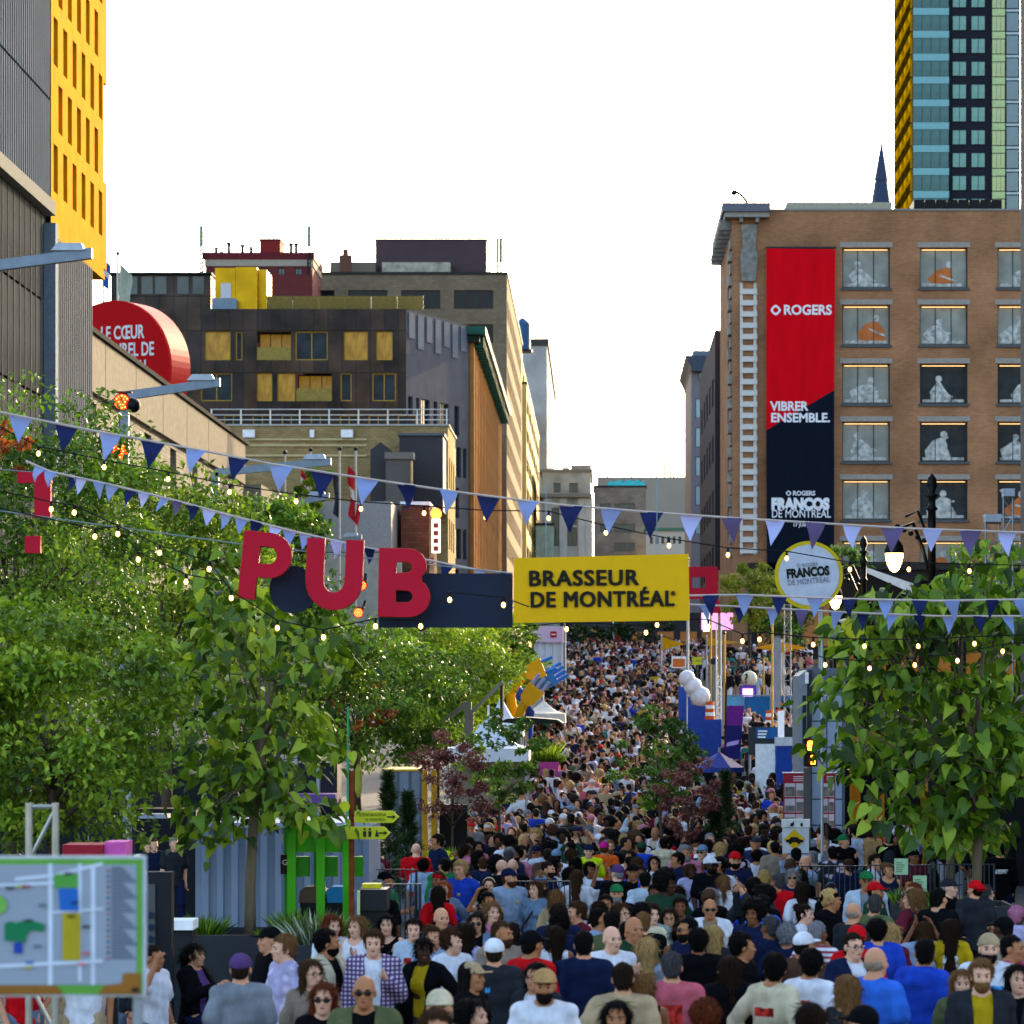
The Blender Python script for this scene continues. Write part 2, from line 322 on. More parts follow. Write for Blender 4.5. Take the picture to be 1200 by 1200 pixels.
# ------------------------------------------------------------------ bronze clad apartment block
BRZ = facade_mat('bronze_panel', '3a2a20', '261e1e', '141010', 1.1, 3.3, .03, .28, .85, 0)
BRZ.node_tree.nodes['Principled BSDF'].inputs['Metallic'].default_value = .3
GOLDREFL = pmat('gold_reflection_pane', '745a18', .3, 0, .95, 1.6, spec=.3, stretch=(1.1, 1, .45), emit='ffbe30', estr=.03); GOLDF = pmat('gold_frame', '9a7a2c', .4, .4)  # sunset reflection put into the pane colour, with a faint glow
def bronze():
    d = 253; q = lambda a, b, c, e: (X(a, d), X(b, d), Z(e, d), Z(c, d))
    x0, x1, zt = X(120, d), X(476, d), Z(362, d)
    fr = [q(*v) for v in ((240,270,388,422),(276,284,388,422),(346,384,388,422),(403,431,388,422),(441,460,388,422),(235,272,437,470),(301,319,437,470),(325,346,437,470),(399,412,437,470),(436,464,437,470))]
    fr += [q(a, a+22, 486, 520) for a in range(262, 470, 34)]
    lg = [q(301,341,388,422), q(347,389,437,470)]
    r = thing('bronze_apartment_block', 'dark bronze panelled apartment block with painted gold window reflections and roof terrace', 'building', (x0, d, 6))
    b = MB(); z0 = 6; ho = [(a-x0, c-x0, e-z0, f-z0) for a, c, e, f in fr]; hl = [(a-x0, c-x0, e-z0, f-z0) for a, c, e, f in lg]
    wall((x0, d, z0), (1, 0, 0), x1-x0, zt-z0, (0, -1, 0), ho+hl, b, .35)
    wall((x0, d, z0), (0, 1, 0), 24, zt-z0, (-1, 0, 0), [], b)
    b.build('front_wall', BRZ, r)
    for k, h in enumerate(ho): window(r, (x0, d, z0), (1, 0, 0), (0, -1, 0), h, .35, GOLDF, GOLDREFL if k in (0, 3, 4, 7, 6) else GLASS(), (1, 0) if h[1]-h[0] > 1 else (0, 0), .09)
    for h in hl:
        window(r, (x0, d+1.4, z0), (1, 0, 0), (0, -1, 0), h, .35, DARK, GOLDREFL, (2, 0), .09)
        MB().box(x0+h[0], x0+h[1], d+.05, d+.12, z0+h[2], z0+h[2]+1.0).build('balustrade', pmat('gold_glass', '8a7a40', .15, .3, .2), r)
    # slate face along the angled corner
    e = (X(549, 264.5), 264.5); u = Vector((e[0]-x1, e[1]-d, 0)); L = u.length; u.normalize(); n = Vector((u.y, -u.x, 0)); b = MB()
    rows = [(z0+.2+27.1-z0-3.4*k-.0, z0+.2+29.6-z0-3.4*k) for k in range(0)]
    hs = []
    for k in range(6):
        zb = 24.9-k*3.3
        for j, (a, w_) in enumerate(((.35, .9), (1.9, .6), (2.9, 1.6), (5.3, .7), (6.6, 1.7), (9.4, 1.0)) if k % 2 == 0 else ((.3, .8), (1.8, 1.4), (4.0, 1.2), (6.0, .7), (7.4, 1.3), (9.2, 1.6), (11.2, .7))):
            hs.append((a, min(a+w_, L-.2), zb-z0+.0, zb-z0+2.45))
    wall((x1, d, z0), u, L, zt-z0, n, hs, b, .3); b.build('slate_wall', pmat('slate_panel', '474b55', 1, 0, .12, .8, spec=.03), r)
    for h in hs: window(r, (x1, d, z0), u, n, h, .3, DARK, GLASS(), (1, 0) if h[1]-h[0] > 1 else (0, 0), .07)
    b = MB(); b.add([(x0, d, zt-.02), (x1, d, zt-.02), (e[0], e[1], zt-.02), (e[0], 277, zt-.02), (x0, 277, zt-.02)], [(0, 1, 2, 3, 4)]); b.build('roof', DARK, r)
    fins = MB()
    for j in range(7): fins.obox(Vector((x1, d, zt-2.2-j % 2*.7))+u*(.4+j*1.7)+n*.02, u*1.1, -n*-.0+n*-.02*0+Vector((0, 0, 2.0+j % 2*.7)), n*.06)
    fins.build('panel', pmat('slate_light', '5d626c', 1, 0, spec=.03), r)
    # penthouse, terrace
    b = MB(); b.box(X(130, 258), X(247, 258), 258, 268, zt, Z(322, 258)); b.build('penthouse_wall', BRZ, r)
    MB().box(X(128, 258), X(249, 258), 257.5, 268.5, Z(322, 258)+.003, Z(320, 258)).build('penthouse_coping', DARK, r)
    pm = MB().box(0, 2.0, 0, .05, 0, 2.0).mesh('pane', GLASS())
    for px in (150, 168, 184, 210, 228): inst('pane', pm, r, Vector((X(px-2, 258), 257.9, Z(345, 258)))-r.location, sc=(.45, 1, .7))
    gb = pmat('gold_reflection_box', 'a97f10', .3, .7, .25, .5)  # gold here is reflected sun put into the box colour
    b = MB(); b.box(X(252, 255), X(276, 255), 255, 259, zt, Z(314, 255)); b.box(X(276.4, 255), X(301, 255), 255, 259, zt, Z(313, 255)); b.box(X(301.4, 255), X(311, 255), 256, 260, zt, Z(314, 255)); b.build('stair_head', gb, r)
    MB().box(X(259, 255), X(271, 255), 254.85, 254.99, zt+.8, Z(332, 255)).build('door', pmat('pale_door', 'b9b4b4', .5), r)
    MB().box(X(249, 254), X(277, 254), 253.6, 254.8, zt, Z(350, 254)).build('air_handler', pmat('unit_blue_grey', '6c7c88', .5), r)
    bal = pmat('terrace_glass', '6c5c30', .1, .2, .2); bm = MB().box(0, 2.0, 0, .05, 0, 1.05).mesh('balustrade', bal)
    for i in range(6): inst('balustrade', bm, r, Vector((X(312, d)+i*2.05, d+.35, zt))-r.location)
    # awnings and planters on the terrace
    for k, (px, w_, c, h) in enumerate(((330, 8, 'a08a5c', 1.1), (340, 10, '8a7f70', 1.3), (352, 9, '9b9788', .9), (370, 14, 'b58b18', 1.2), (387, 8, '8c8474', 1.0), (410, 9, '777a80', 1.2), (425, 10, 'b08a20', 1.3), (436, 7, 'c0bdb8', 1.2))):
        t = MB().prism([(X(px-w_/2, 256), zt), (X(px+w_/2, 256), zt), (X(px+w_/2-1, 256), zt+h*.7), (X(px, 256), zt+h), (X(px-w_/2+1, 256), zt+h*.6)], 255.2, 256.6).build('terrace_awning', pmat('awn'+c, c, .8), r)
bronze()
# ------------------------------------------------------------------ yellow brick building with railed roof in front of it
def railed():
    d = 235; x0, x1, zt = X(246, d), X(525, d), Z(499, d)
    r = building('yellow_brick_building', 'yellow brick building with white steel railing round its flat roof', x0, x1, d, d+12, zt, facade_mat('yellow_brick', '9c8458', '88724a', '6f6350', .45, .16, .012, .9, .2), coping=(pmat('lead_coping', 'a5a39c', .6), .1, .12),
                 right=grid(d+1, d+11, 3, .5, 9, zt-1, 3, .5))
    st = pmat('rail_white', 'c9c7c0', .4, .2); b = MB(); xs = np.linspace(x0+.1, x1-.1, 9)
    for k, x in enumerate(xs): inst('rail_post', MATSH('rail_post', lambda: MB().tube([(0, 0, 0), (0, 0, 1.1)], .05, 6), st), r, Vector((x, d+.1, zt+.1))-r.location)
    for z in (.35, .7, 1.1): MB().tube([(x0, d+.1, zt+.1+z), (x1, d+.1, zt+.1+z)], .035, 6).build('rail', st, r)
    for y in (515, 522, 534): MB().box(x0+1, X(430, d), d-.12, d-.01, Z(y, d)-.07, Z(y, d)+.07).build('pipe', pmat('pipe_cream', 'b8a578', .6), r)
    for px, py, w_ in ((292, 508, 14), (366, 508, 5), (407, 508, 14)): MB().box(X(px-w_/2, d), X(px+w_/2, d), d-.4, d-.01, Z(py+5, d), Z(py-4, d)).build('wall_unit', WHITE, r)
    dk = pmat('shed_metal', '3c3a3d', .6, .2, .1); b = MB()
    s = thing('rooftop_shed', 'dark metal sheds with pitched caps against the yellow brick wall', 'shed', (X(440, 228), 228, Z(600, 228)))
    MB().prism([(X(434, 228), Z(600, 228)), (X(458, 228), Z(600, 228)), (X(458, 228), Z(527, 228)), (X(446, 228), Z(518, 228)), (X(434, 228), Z(527, 228))], 228, 233).build('gable_shed', dk, s)
    MB().box(X(452, 226), X(483, 226), 226, 227.9, Z(600, 226), Z(538, 226)).build('vent_housing', pmat('shed_mid', '55524f', .6, .2), s)
    MB().box(X(451, 226), X(485, 226), 225.8, 227.9, Z(538, 226)+.003, Z(530, 226)).build('housing_cap', pmat('shed_cap', '6a655f', .6, .2), s)
    MB().box(X(469, 231), X(520, 231), 230, 234.5, Z(600, 231), Z(512, 231)).build('tall_housing', dk, s)
    MB().box(X(467, 231), X(522, 231), 229.8, 234.5, Z(512, 231)+.003, Z(509, 231)).build('housing_cap', pmat('shed_cap2', '585a62', .6, .2), s)
    MB().box(X(480.5, 225), X(482.5, 225), 225.4, 225.7, Z(600, 225), Z(540, 225)).build('downpipe', pmat('pipe_wood', '9a7a50', .6), s)
SHARED = {}
def MATSH(key, mk, mat):
    k = (key, mat.name)
    if k not in SHARED: SHARED[k] = mk().mesh(key, mat)
    return SHARED[k]
railed()
# ------------------------------------------------------------------ ochre block with green copper cornice
def copper():
    y0, y1 = 265, 340; xw, zt = -10.4, Z(386, 265); x0 = -24
    och = facade_mat('ochre_stone', '8c6238', '7d5730', '5a4126', 1.2, .6, .01, .85, .25)
    hol = [(y0+1.3+i*3.7, y0+3.1+i*3.7, zt-4.6-k*4.1, zt-2.0-k*4.1) for i in range(20) for k in range(6)]
    r = building('ochre_stone_building', 'ochre stone building with dark green copper cornice and tall piers', x0, xw, y0, y1, zt, och, right=hol, rev=.5)
    g = pmat('green_copper', '1d4a3c', .55, .2, .3, 2)
    b = MB(); b.box(x0, xw+1.3, y0-1.0, y1+.3, zt-.5, zt+.15); b.build('cornice', g, r)
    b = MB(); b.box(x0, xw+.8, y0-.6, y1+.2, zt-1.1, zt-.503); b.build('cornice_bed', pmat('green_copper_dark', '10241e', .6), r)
    bk = MB().box(0, 1.1, -.14, .14, -.9, 0).mesh('bracket', g)
    for i in range(36): inst('bracket', bk, r, Vector((xw, y0+.6+i*2.1, zt-.5))-r.location)
    pr = MB().box(0, .35, -.42, .42, 0, zt-8.1).mesh('pier', pmat('ochre_pier', '9a6c3e', 1, 0, .15, 1, spec=.03))
    for i in range(21): inst('pier', pr, r, Vector((xw, y0+.4+i*3.7, 7))-r.location)
copper()
def taupe():
    d = 350; q = lambda a, b, c, e: (X(a, d), X(b, d), Z(e, d), Z(c, d)); zt = Z(322, d); x0, x1 = X(316, d), X(594, d)
    fr = [q(a, a+46, c, c+22) for a in (346, 408, 470, 532) for c in (340, 380, 420)]
    rt = [(d+1.4+i*3.6, d+3.6+i*3.6, zt-4.6-k*3.68, zt-2.4-k*3.68) for i in range(18) for k in range(8)]
    mar = pmat('maroon_frame', '4a1c1c', .5)
    r = building('taupe_office_building', 'tall taupe brick office building with dark red window mullions', x0, x1, d, 420, zt, facade_mat('taupe_brick', '7a6a56', '6e5f4d', '5c5145', .5, .3, .01, .9, .12), fr, rt, rev=.3, fm=mar, pm=pmat('dusk_glass', '14151c', .12, 0, .5, .8, spec=.12), mull=(2, 0), coping=(pmat('coping_dark', '2b2926', .6), .12, .3))
    b = MB(); b.box(X(440, 358), X(570, 358), 358, 372, zt+.3, Z(281, 358)); b.build('penthouse', pmat('penthouse_brown', '47373a', .7, 0, .1, .3), r)
    MB().box(X(440, 358)-.1, X(570, 358)+.1, 357.9, 372, Z(281, 358)+.003, Z(280, 358)).build('penthouse_coping', DARK, r)
    MB().box(X(387, 356), X(440, 356), 356, 366, zt+.3, Z(307, 356)).build('plant_room', pmat('plant_taupe', '6d6254', .8), r)
    b = MB().lathe((X(405, 354), 354, zt), [(.7, 0), (.7, 2.6), (.3, 2.7), (.3, 3.3)], 12); b.build('chimney', pmat('chimney_brick', '5e3f33', .8), r)
    b = MB().box(X(448, 356.5), X(528, 356.5), 356, 357.5, zt+.3, Z(308, 356.5)); b.build('pipe_rack', pmat('duct_grey', '8c8577', .5, .4, .4, 1.2), r)
    for px, py, h, c in ((583, 318, 40, 'b8ab80'), (587, 318, 33, '66705e')):
        m = thing('cell_antenna', 'pale panel antenna on taupe building roof corner' if px == 583 else 'grey green panel antenna on taupe building roof corner', 'antenna', (X(px, 352), 352, zt+.3))
        MB().tube([(X(px, 352), 352, zt+.3), (X(px, 352), 352, zt+3.9)], .1, 6).build('mast', DARK, m)
        MB().box(X(px, 352)-.17, X(px, 352)+.17, 351.6, 351.9, zt+1.6, zt+4.2).build('panel', pmat('ant'+c, c, .5), m)
taupe()
def maroon():
    d = 335; x0, x1 = X(241, d), X(366, d); zt = Z(296, d)
    r = building('maroon_roofed_building', 'brick building with maroon parapet and small red lift tower', x0, x1, d, d+10, Z(312, d), pmat('maroon_brick', '5e2a2a', .8, 0, .1, 1), [(X(240+i*20, d)+.5, X(254+i*20, d), Z(322, d), Z(314, d)) for i in range(1, 6)])
    MB().box(x0-.1, x1+.1, d-.1, d+10, Z(312, d)+.003, Z(304, d)).build('cream_band', pmat('band_cream', '97897a', .8), r)
    MB().box(x0-.2, x1+.2, d-.2, d+10.1, Z(304, d)+.003, zt).build('parapet', pmat('parapet_maroon', '5a1620', .6), r)
    MB().box(X(301, d), X(325, d), d+3, d+7, zt, Z(277, d)).build('lift_tower', pmat('lift_red', '7a2422', .8), r); MB().box(X(300, d), X(326, d), d+2.9, d+7.1, Z(277, d)+.003, Z(275, d)).build('tower_coping', pmat('parapet_maroon', '5a1620', .6), r)
    for px, h in ((252, 8), (258, 3), (267, 15), (283, 12), (293, 9), (340, 14), (346, 14)):
        MB().lathe((X(px, d), d+1, zt), [(.16, 0), (.16, h*.06), (.24, h*.062), (.24, h*.08)], 8).build('vent', DARK, r)
    for px, lab in ((237, 'left'), (363, 'right')):
        m = thing('lattice_mast', 'grey lattice antenna mast at the ' + ('outer' if lab == 'left' else 'inner') + ' end of maroon parapet', 'mast', (X(px, d), d-.6, Z(322, d)))
        b = MB(); a = X(px-1.6, d); c = X(px+1.6, d); z = Z(322, d)
        for x in (a, c): b.tube([(x, d-.6, z), (x, d-.6, Z(272, d))], .08, 5)
        for i in range(9): b.tube([(a, d-.6, z+i*.45), (c, d-.6, z+(i+1)*.45)], .05, 4)
        b.build('lattice', DARK, m); MB().box(X(px-2, d), X(px+2, d), d-.9, d-.7, Z(290, d), Z(266, d)).build('panel', pmat('antenna_grey', '7d8a78', .5), m)
maroon()
# ------------------------------------------------------------------ far left row
def far_row():
    d = 432; cream = pmat('cream_stucco', 'b09a60', .85, 0, .12, .4)
    r = building('cream_office_building', 'narrow cream building with horizontal window bands far along the street', X(600, d), X(617, d), d, 525, Z(450, d), cream, right=[(d+2+i*15, d+15+i*15, Z(450, d)-3.6-k*3.9, Z(450, d)-1.6-k*3.9) for i in range(6) for k in range(7)], mull=(5, 0), coping=(DARK, .1, .3))
    r = building('stepped_cream_building', 'upper cream storeys rising behind the banded office building', X(596, 445), X(609, 445), 445, 560, Z(408, 445), cream, right=[(446+i*16, 458+i*16, Z(408, 445)-3.4-k*3.4, Z(408, 445)-1.2-k*3.4) for i in range(6) for k in range(3)])
    t = thing('water_tank', 'blue metal water tank on a rooftop far along the street', 'tank', (X(611, 440), 446, Z(408, 445)))
    MB().lathe((X(611, 440), 447, Z(408, 445)), [(1.1, 0), (1.1, 3.6), (.9, 3.8), (.2, 4.4)], 16).build('tank_body', pmat('tank_blue', '2e5076', .5, .3), t)
    MB().lathe((X(612, 440), 447, Z(408, 445)), [(1.3, -.4), (1.3, 0)], 12).build('tank_base', DARK, t)
    d = 540; lime = pmat('pale_limestone', '9c9a98', .85, 0, .2, .25)
    r = building('pale_stone_tower', 'tall pale stone tower with dark top band far along the street', X(612, d), X(641, d), d, 640, Z(405, d), lime, right=[(d+4+i*12, d+9+i*12, Z(405, d)-5-k*4.4, Z(405, d)-2-k*4.4) for i in range(8) for k in range(9)], mull=(1, 0))
    MB().box(X(612, d), X(641, d)+.3, d-.3, 640, Z(405, d)+.003, Z(397, d)).build('top_band', pmat('band_dark', '3a3835', .7), r)
    # old pale building with parapet blocks
    d = 480; old = pmat('weathered_limestone', 'a3a098', .9, 0, .4, .35, .3); q = lambda a, b, c, e: (X(a, d), X(b, d), Z(e, d), Z(c, d))
    r = building('old_stone_building', 'weathered white stone building with stepped parapet and pilasters', X(635, d), X(692, d), d, d+26, Z(553, d), old,
                 [q(649, 657, 566, 577), q(667, 677, 566, 577), q(646, 655, 595, 640), q(665, 676, 595, 615), q(665, 676, 618, 640)], [(d+4+i*7, d+8+i*7, Z(640, d), Z(600, d)) for i in range(3)], coping=(pmat('stone_coping', '7d7a72', .9), .3, .4))
    b = MB()
    for a, c, e in ((641, 646, 549), (659, 667, 548), (669, 693, 545)): b.box(X(a, d), X(c, d), d-.3, d+3, Z(553, d)+.41, Z(e, d))
    b.build('parapet_block', old, r)
    MB().box(X(632, d), X(694, d), d-1, d+26, Z(583, d), Z(579, d)).build('string_course', pmat('stone_coping', '7d7a72', .9), r)
    pl = MB().box(-.55, .55, -.3, 0, 0, Z(584, d)-6).mesh('pilaster', pmat('white_stone', 'b5b3af', .85, 0, .15, .5))
    for px in (642, 660, 682, 690): inst('pilaster', pl, r, Vector((X(px, d), d, 6))-r.location)
    g = thing('glass_bay', 'small teal glass bay at street level below old stone building', 'building', (X(632, 470), 470, 7))
    MB().box(X(628, 470), X(649, 470), 470, 476, 7, Z(616, 470)).build('glazing', pmat('teal_glass', '4d7076', .15, .1, .3, .8, spec=.8), g); MB().box(X(627, 470), X(650, 470), 469.8, 476, Z(616, 470)+.003, Z(613, 470)).build('cap', DARK, g)
    # grey blocks closing the street
    d = 600; gy = pmat('grey_stucco', '8a8780', .9, 0, .06, .2)
    r = building('grey_mural_building', 'plain grey wall with turquoise painted mural along its top closing the street', X(700, d), X(805, d), d, d+30, Z(559, d), gy)
    tq = pmat('mural_turquoise', '3fb6c6', .7); pts = [(X(711, d), Z(570, d))]+[(X(711+i*4.0, d), Z(570-(2+5*abs(math.sin(i*1.9))) - (i > 2)*1.5, d)) for i in range(12)]+[(X(756, d), Z(570, d))]
    MB().prism(pts, d-.06, d-.01).build('mural', tq, r)
    for px, h in ((712, 3), (740, 4), (770, 12), (779, 26), (786, 12), (790, 28), (794, 8)): MB().box(X(px-1, d), X(px+1, d), d+2, d+3, Z(559, d), Z(559-h*.8, d)).build('mast', DARK, r)
    d = 560; q = lambda a, b, c, e: (X(a, d), X(b, d), Z(e, d), Z(c, d))
    r = building('brown_grey_building', 'brown grey building with horizontal windows in front of the mural wall', X(696, d), X(757, d), d, d+16, Z(571, d), facade_mat('brown_grey_brick', '77716a', '6b655f', '5a5550', .8, .4), [q(720, 744, 590, 597), q(720, 744, 614, 624), q(720, 744, 636, 646), q(703, 716, 590, 597), q(703, 716, 614, 624)], mull=(3, 0), coping=(DARK, .15, .3))
    r = building('low_white_building', 'low white building with green roof edge at the street end', X(757, 550), X(808, 550), 550, 556, Z(622, 550), pmat('low_white', 'a8a6a0', .8), grid(X(760, 550), X(800, 550), 6, .5, Z(640, 550), Z(626, 550), 1, .6), coping=(pmat('green_edge', '3f6b58', .6), .3, .5))
far_row()
# ------------------------------------------------------------------ right side
def right_row():
    d = 332; q = lambda a, b, c, e: (X(a, d), X(b, d), Z(e, d), Z(c, d)); gm = pmat('grey_metal_panel', '6a666c', .6, .2, .1)
    fr = [q(815, 821, 467+k*34, 490+k*34) for k in range(5)]+[q(822, 831, 467+k*34, 490+k*34) for k in range(5)]+[q(832, 836, 467+k*34, 490+k*34) for k in range(5)]+[q(819, 834, 427, 446)]
    r = building('grey_glazed_building', 'slim grey building with blue tinted windows and flaring cornice', X(810, d), X(850, d), d, d+25, Z(418, d), gm, fr, rev=.2, pm=pmat('blue_tint_glass', '84a0a8', .15, 0, .25, .6, spec=.4), mull=(0, 0))
    MB().prism([(X(803, d), Z(418, d)), (X(850, d), Z(418, d)), (X(850, d), Z(436, d)), (X(810.5, d), Z(436, d)), (X(808, d), Z(428, d))], d-1.2, d+25).build('cornice', pmat('cornice_slate', '3a4250', .6), r)
    MB().box(X(812, d), X(850, d), d+.6, d+20, Z(418, d)+.003, Z(410, d)).build('penthouse', pmat('pent_blue', '5b6672', .5), r)
    x = 8.28
    r = building('dark_flank_building', 'dark narrow building beside the brick corner block with purple banner', x, x+20, 228, 262, Z(387, 228), pmat('dark_brick_wall', '343034', .8, 0, .15, 1), left=[(231+i*6, 234+i*6, Z(387, 228)-5-k*4, Z(387, 228)-3-k*4) for i in range(5) for k in range(4)])
    t = thing('studio_banner', 'purple vertical banner with white lettering on dark building flank', 'banner', (8.0, 226, Z(605, 226)))
    MB().box(X(852, 221), X(864, 221), 220.9, 221.1, Z(605, 221), Z(490, 221)).build('cloth', pmat('banner_purple', '2a2140', .7), t)
    lettering('#STUDIO', t, Vector((X(858.5, 221)+.1, 220.85, Z(571, 221)))-t.location, .62, WHITE, rot=(R(90), R(-90), 0), bold=.01, sx=.9)
    MB().box(X(855, 221), X(862, 221), 220.82, 220.88, Z(580, 221), Z(572, 221)).build('emblem', pmat('lime_green', '5fae2c', .6), t)
    MB().tube([(X(858, 221), 221, Z(492, 221)), (8.56, 221, Z(492, 221))], .05, 6).build('bracket', DARK, t)
    # brick corner block
    d = 206; q = lambda a, b, c, e: (X(a, d), X(b, d), Z(e, d), Z(c, d)); x0 = 8.56; zt = Z(247, d)
    br = facade_mat('orange_brick', '986a48', '8a5c3c', '947a64', .3, .1, .01, .85, .28)
    rows = (290, 357, 426, 494, 562, 634); cols = (987, 1078, 1169)
    fr = [q(c, c+56, y, y+47) for c in cols for y in rows]
    r = building('brick_corner_block', 'orange brick corner block with big dark framed windows and white quoined pilaster', x0, 30, d, 225.9, zt, br, fr, [], [(210, 213, Z(335+k*68, d)-1, Z(300+k*68, d)-1) for k in range(5)], rev=.45, fm=pmat('frame_slate', '2c3438', .5), pm=pmat('display_glass', '5a5f5c', .12, 0, .2, .5, spec=.7), mull=(2, 0), coping=(pmat('coping_grey', '7c7a76', .8), .08, .12))
    lt = MB().box(-.16, 3.2, -.06, 0, 0, .32).mesh('lintel', pmat('lintel_stone', '8e877e', .8)); sl_ = MB().box(-.1, 3.14, -.12, 0, -.16, 0).mesh('sill', pmat('sill_slate', '4d5050', .7))
    for h in fr: inst('lintel', lt, r, Vector((h[0], d, h[3]+.01))-r.location); inst('sill', sl_, r, Vector((h[0], d, h[2]-.01))-r.location)
    # backlit window pictures: seated and playing figures seen behind the glass
    grey = pmat('picture_figure', 'a4a5a0', .6, 0, .5, 3.5); org = pmat('picture_orange', 'b06432', .6, 0, .2, 2); dk = pmat('picture_dark', '2c2f30', .6, 0, .3, 1.5); pale = pmat('picture_pale', '85877e', .6, 0, .2, 1)
    rnd = random.Random(4)
    for k, h in enumerate(fr):
        x, z = h[0], h[2]; w_, hh = h[1]-h[0], h[3]-h[2]; y = d+.388; cx = x+w_*(.35+.3*rnd.random())
        pan = MB().box(x+.05, x+w_-.05, y, y+.01, z+.05, z+hh-.05).build('picture', dk if k % 6 in (2, 3, 4) and k > 5 else pale, r)
        bd = org if k % 5 == 1 else grey; top = z+hh*(.5+.12*rnd.random()); sw = .75+.3*rnd.random()
        lean = rnd.uniform(-.35, .35); j_ = lambda: rnd.uniform(-.14, .14)
        body = [(cx-sw*(.8+j_()), z+.3), (cx-sw*.95+j_(), z+.7+j_()), (cx-sw*.55+j_()+lean*.5, top-.25+j_()), (cx-.12+lean, top), (cx+.14+lean, top-.03), (cx+sw*.5+j_()+lean*.6, top-.3+j_()), (cx+sw*.8+j_(), z+.8+j_()), (cx+sw*(.9+j_()), z+.3)]
        MB().prism(body, y-.02, y-.012).build('figure_body', bd, pan)
        MB().disc_y((cx+.02+lean*1.25, y, top+.2), .22, -.024, -.016, 12).build('figure_head', grey, pan)
        MB().box(x+.2, x+w_-.2, y-.03, y-.012, z+.12, z+.3).build('keyboard', grey, pan)
        a = rnd.uniform(-.6, .6); MB().obox((cx-.2, y-.028, top-.55), (1.1*math.cos(a), 0, 1.1*math.sin(a)), (0, -.004, 0), (-.12*math.sin(a), 0, .12*math.cos(a))).build('instrument', grey, pan)
        MB().box(x+.15, x+w_-.15, y-.2, y-.1, z+hh-.15, z+hh-.11).build('strip_light', pmat('strip_warm', 'e0b070', .5, emit='ffcf8a', estr=.35), pan)
    # quoined pilaster and bracketed cornice
    wq = pmat('white_quoin', 'bcbab4', .7, 0, .12, 2)
    qm = MB().box(0, 1.1, -.16, 0, 0, .34).mesh('quoin', wq)
    for i in range(24): inst('quoin', qm, r, Vector((X(867, d), d, Z(345+i*13.2, d)))-r.location)
    b = MB()
    for px in (867, 883): b.box(X(px, d), X(px+3.4, d), d-.10, d, Z(650, d), Z(332, d))
    b.build('pilaster_strip', wq, r)
    cap = pmat('cornice_lead', '5d5f68', .6, .1, .1); gry = pmat('carved_stone', '76756f', .8, 0, .35, 3, .5)
    b = MB(); b.box(X(846, d), X(902, d), d-.9, d+18, Z(250, d), Z(240, d)); b.build('cornice', cap, r)
    b = MB(); b.box(X(849, d), X(901, d), d-.7, d+18, Z(256, d), Z(250, d)-.003); b.build('cornice_bed', pmat('cornice_under', '8b8880', .7), r)
    b = MB()
    for px in (866, 885): MB().box(X(px, d), X(px+4, d), d-.6, d-.003, Z(262, d), Z(256.2, d)).build('bracket', gry, r)
    for y in np.linspace(d+.5, d+17, 9): MB().box(x0-.75, x0-.003, y, y+.5, Z(268, d), Z(256.2, d)).build('side_bracket', gry, r)
    MB().prism([(X(869, d), Z(330, d)), (X(885, d), Z(330, d)), (X(888, d), Z(300, d)), (X(885, d), Z(290, d)), (X(887, d), Z(264, d)), (X(868, d), Z(264, d)), (X(870, d), Z(290, d)), (X(867, d), Z(300, d))], d-.3, d-.003).build('carved_capital', gry, r)
    # carved stone flank of the pilaster on the side wall
    b = MB()
    for i in range(26): b.box(x0-.14-.1*(i % 2), x0-.003, d+.1, d+1.6, Z(280+i*14.4, d)-.6, Z(280+i*14.4, d))
    b.build('side_quoin', gry, r)
    # roof plant
    MB().box(X(922, 212), X(1045, 212), 212, 220, zt+.1, Z(237, 212)).build('penthouse', pmat('pent_beige', '97907e', .8), r)
    b = MB()
    for k in range(8): b.box(X(1071+k*13, 210), X(1083+k*13, 210), 210, 213, zt+.13, Z(234, 210))
    b.build('cooling_unit', BLACK, r)
    MB().tube([P3(875, 246, 207), P3(875, 236, 207), P3(868, 228, 207), P3(861, 224, 207)], .09, 6).build('camera_arm', BLACK, r); MB().ball(P3(860, 226, 207), .18).build('camera_dome', BLACK, r)
    # ground floor shopfronts
    sf = MB().box(x0+1, 29, d-.12, d-.01, 6.2, Z(668, d)); sf.build('shopfront', pmat('shop_dark', '1c1b1e', .3, 0, .3, .6), r)
    MB().box(x0+1, 29, d-.6, d-.125, Z(668, d), Z(660, d)).build('fascia', pmat('fascia_dark', '2b2624', .6), r)
    pm = MB().box(0, 2.2, -.05, 0, 0, 2.6).mesh('shop_pane', pmat('shop_glow', '4a3626', .2, 0, .4, 1, emit='ffb060', estr=.03))
    for i in range(7): inst('shop_pane', pm, r, Vector((x0+1.6+i*2.9, d-.13, 7.0))-r.location)
    # church spire
    d = 300; t = thing('church_spire', 'slender dark slate church spire topped by a small cross', 'spire', (X(1033, d), d, 30)); c = (X(1033, d), d, 0)
    MB().lathe(c, [(1.25, 30), (.95, Z(238, d)), (.62, Z(212, d)), (.68, Z(211, d)), (.05, Z(167, d))], 8).build('spire_roof', pmat('slate_roof', '2c3850', .6, 0, .1), t)
    b = MB(); b.box(c[0]-.05, c[0]+.05, d-.05, d+.05, Z(168, d), Z(159, d)); b.box(c[0]-.3, c[0]+.3, d-.05, d+.05, Z(163.6, d), Z(162.2, d)); b.build('cross', BLACK, t)
    # glass tower
    d = 420; zt = 62; b0 = 20
    t = thing('glass_tower', 'glass residential tower with teal bays and side bays coloured as gold reflections', 'building', (X(1047, d), d, b0)); s = lambda px: X(px, d)
    MB().box(s(1069), s(1196), d+.6, d+24.5, b0, 112).build('core', pmat('tower_core', '24242c', .9, spec=.03), t)
    
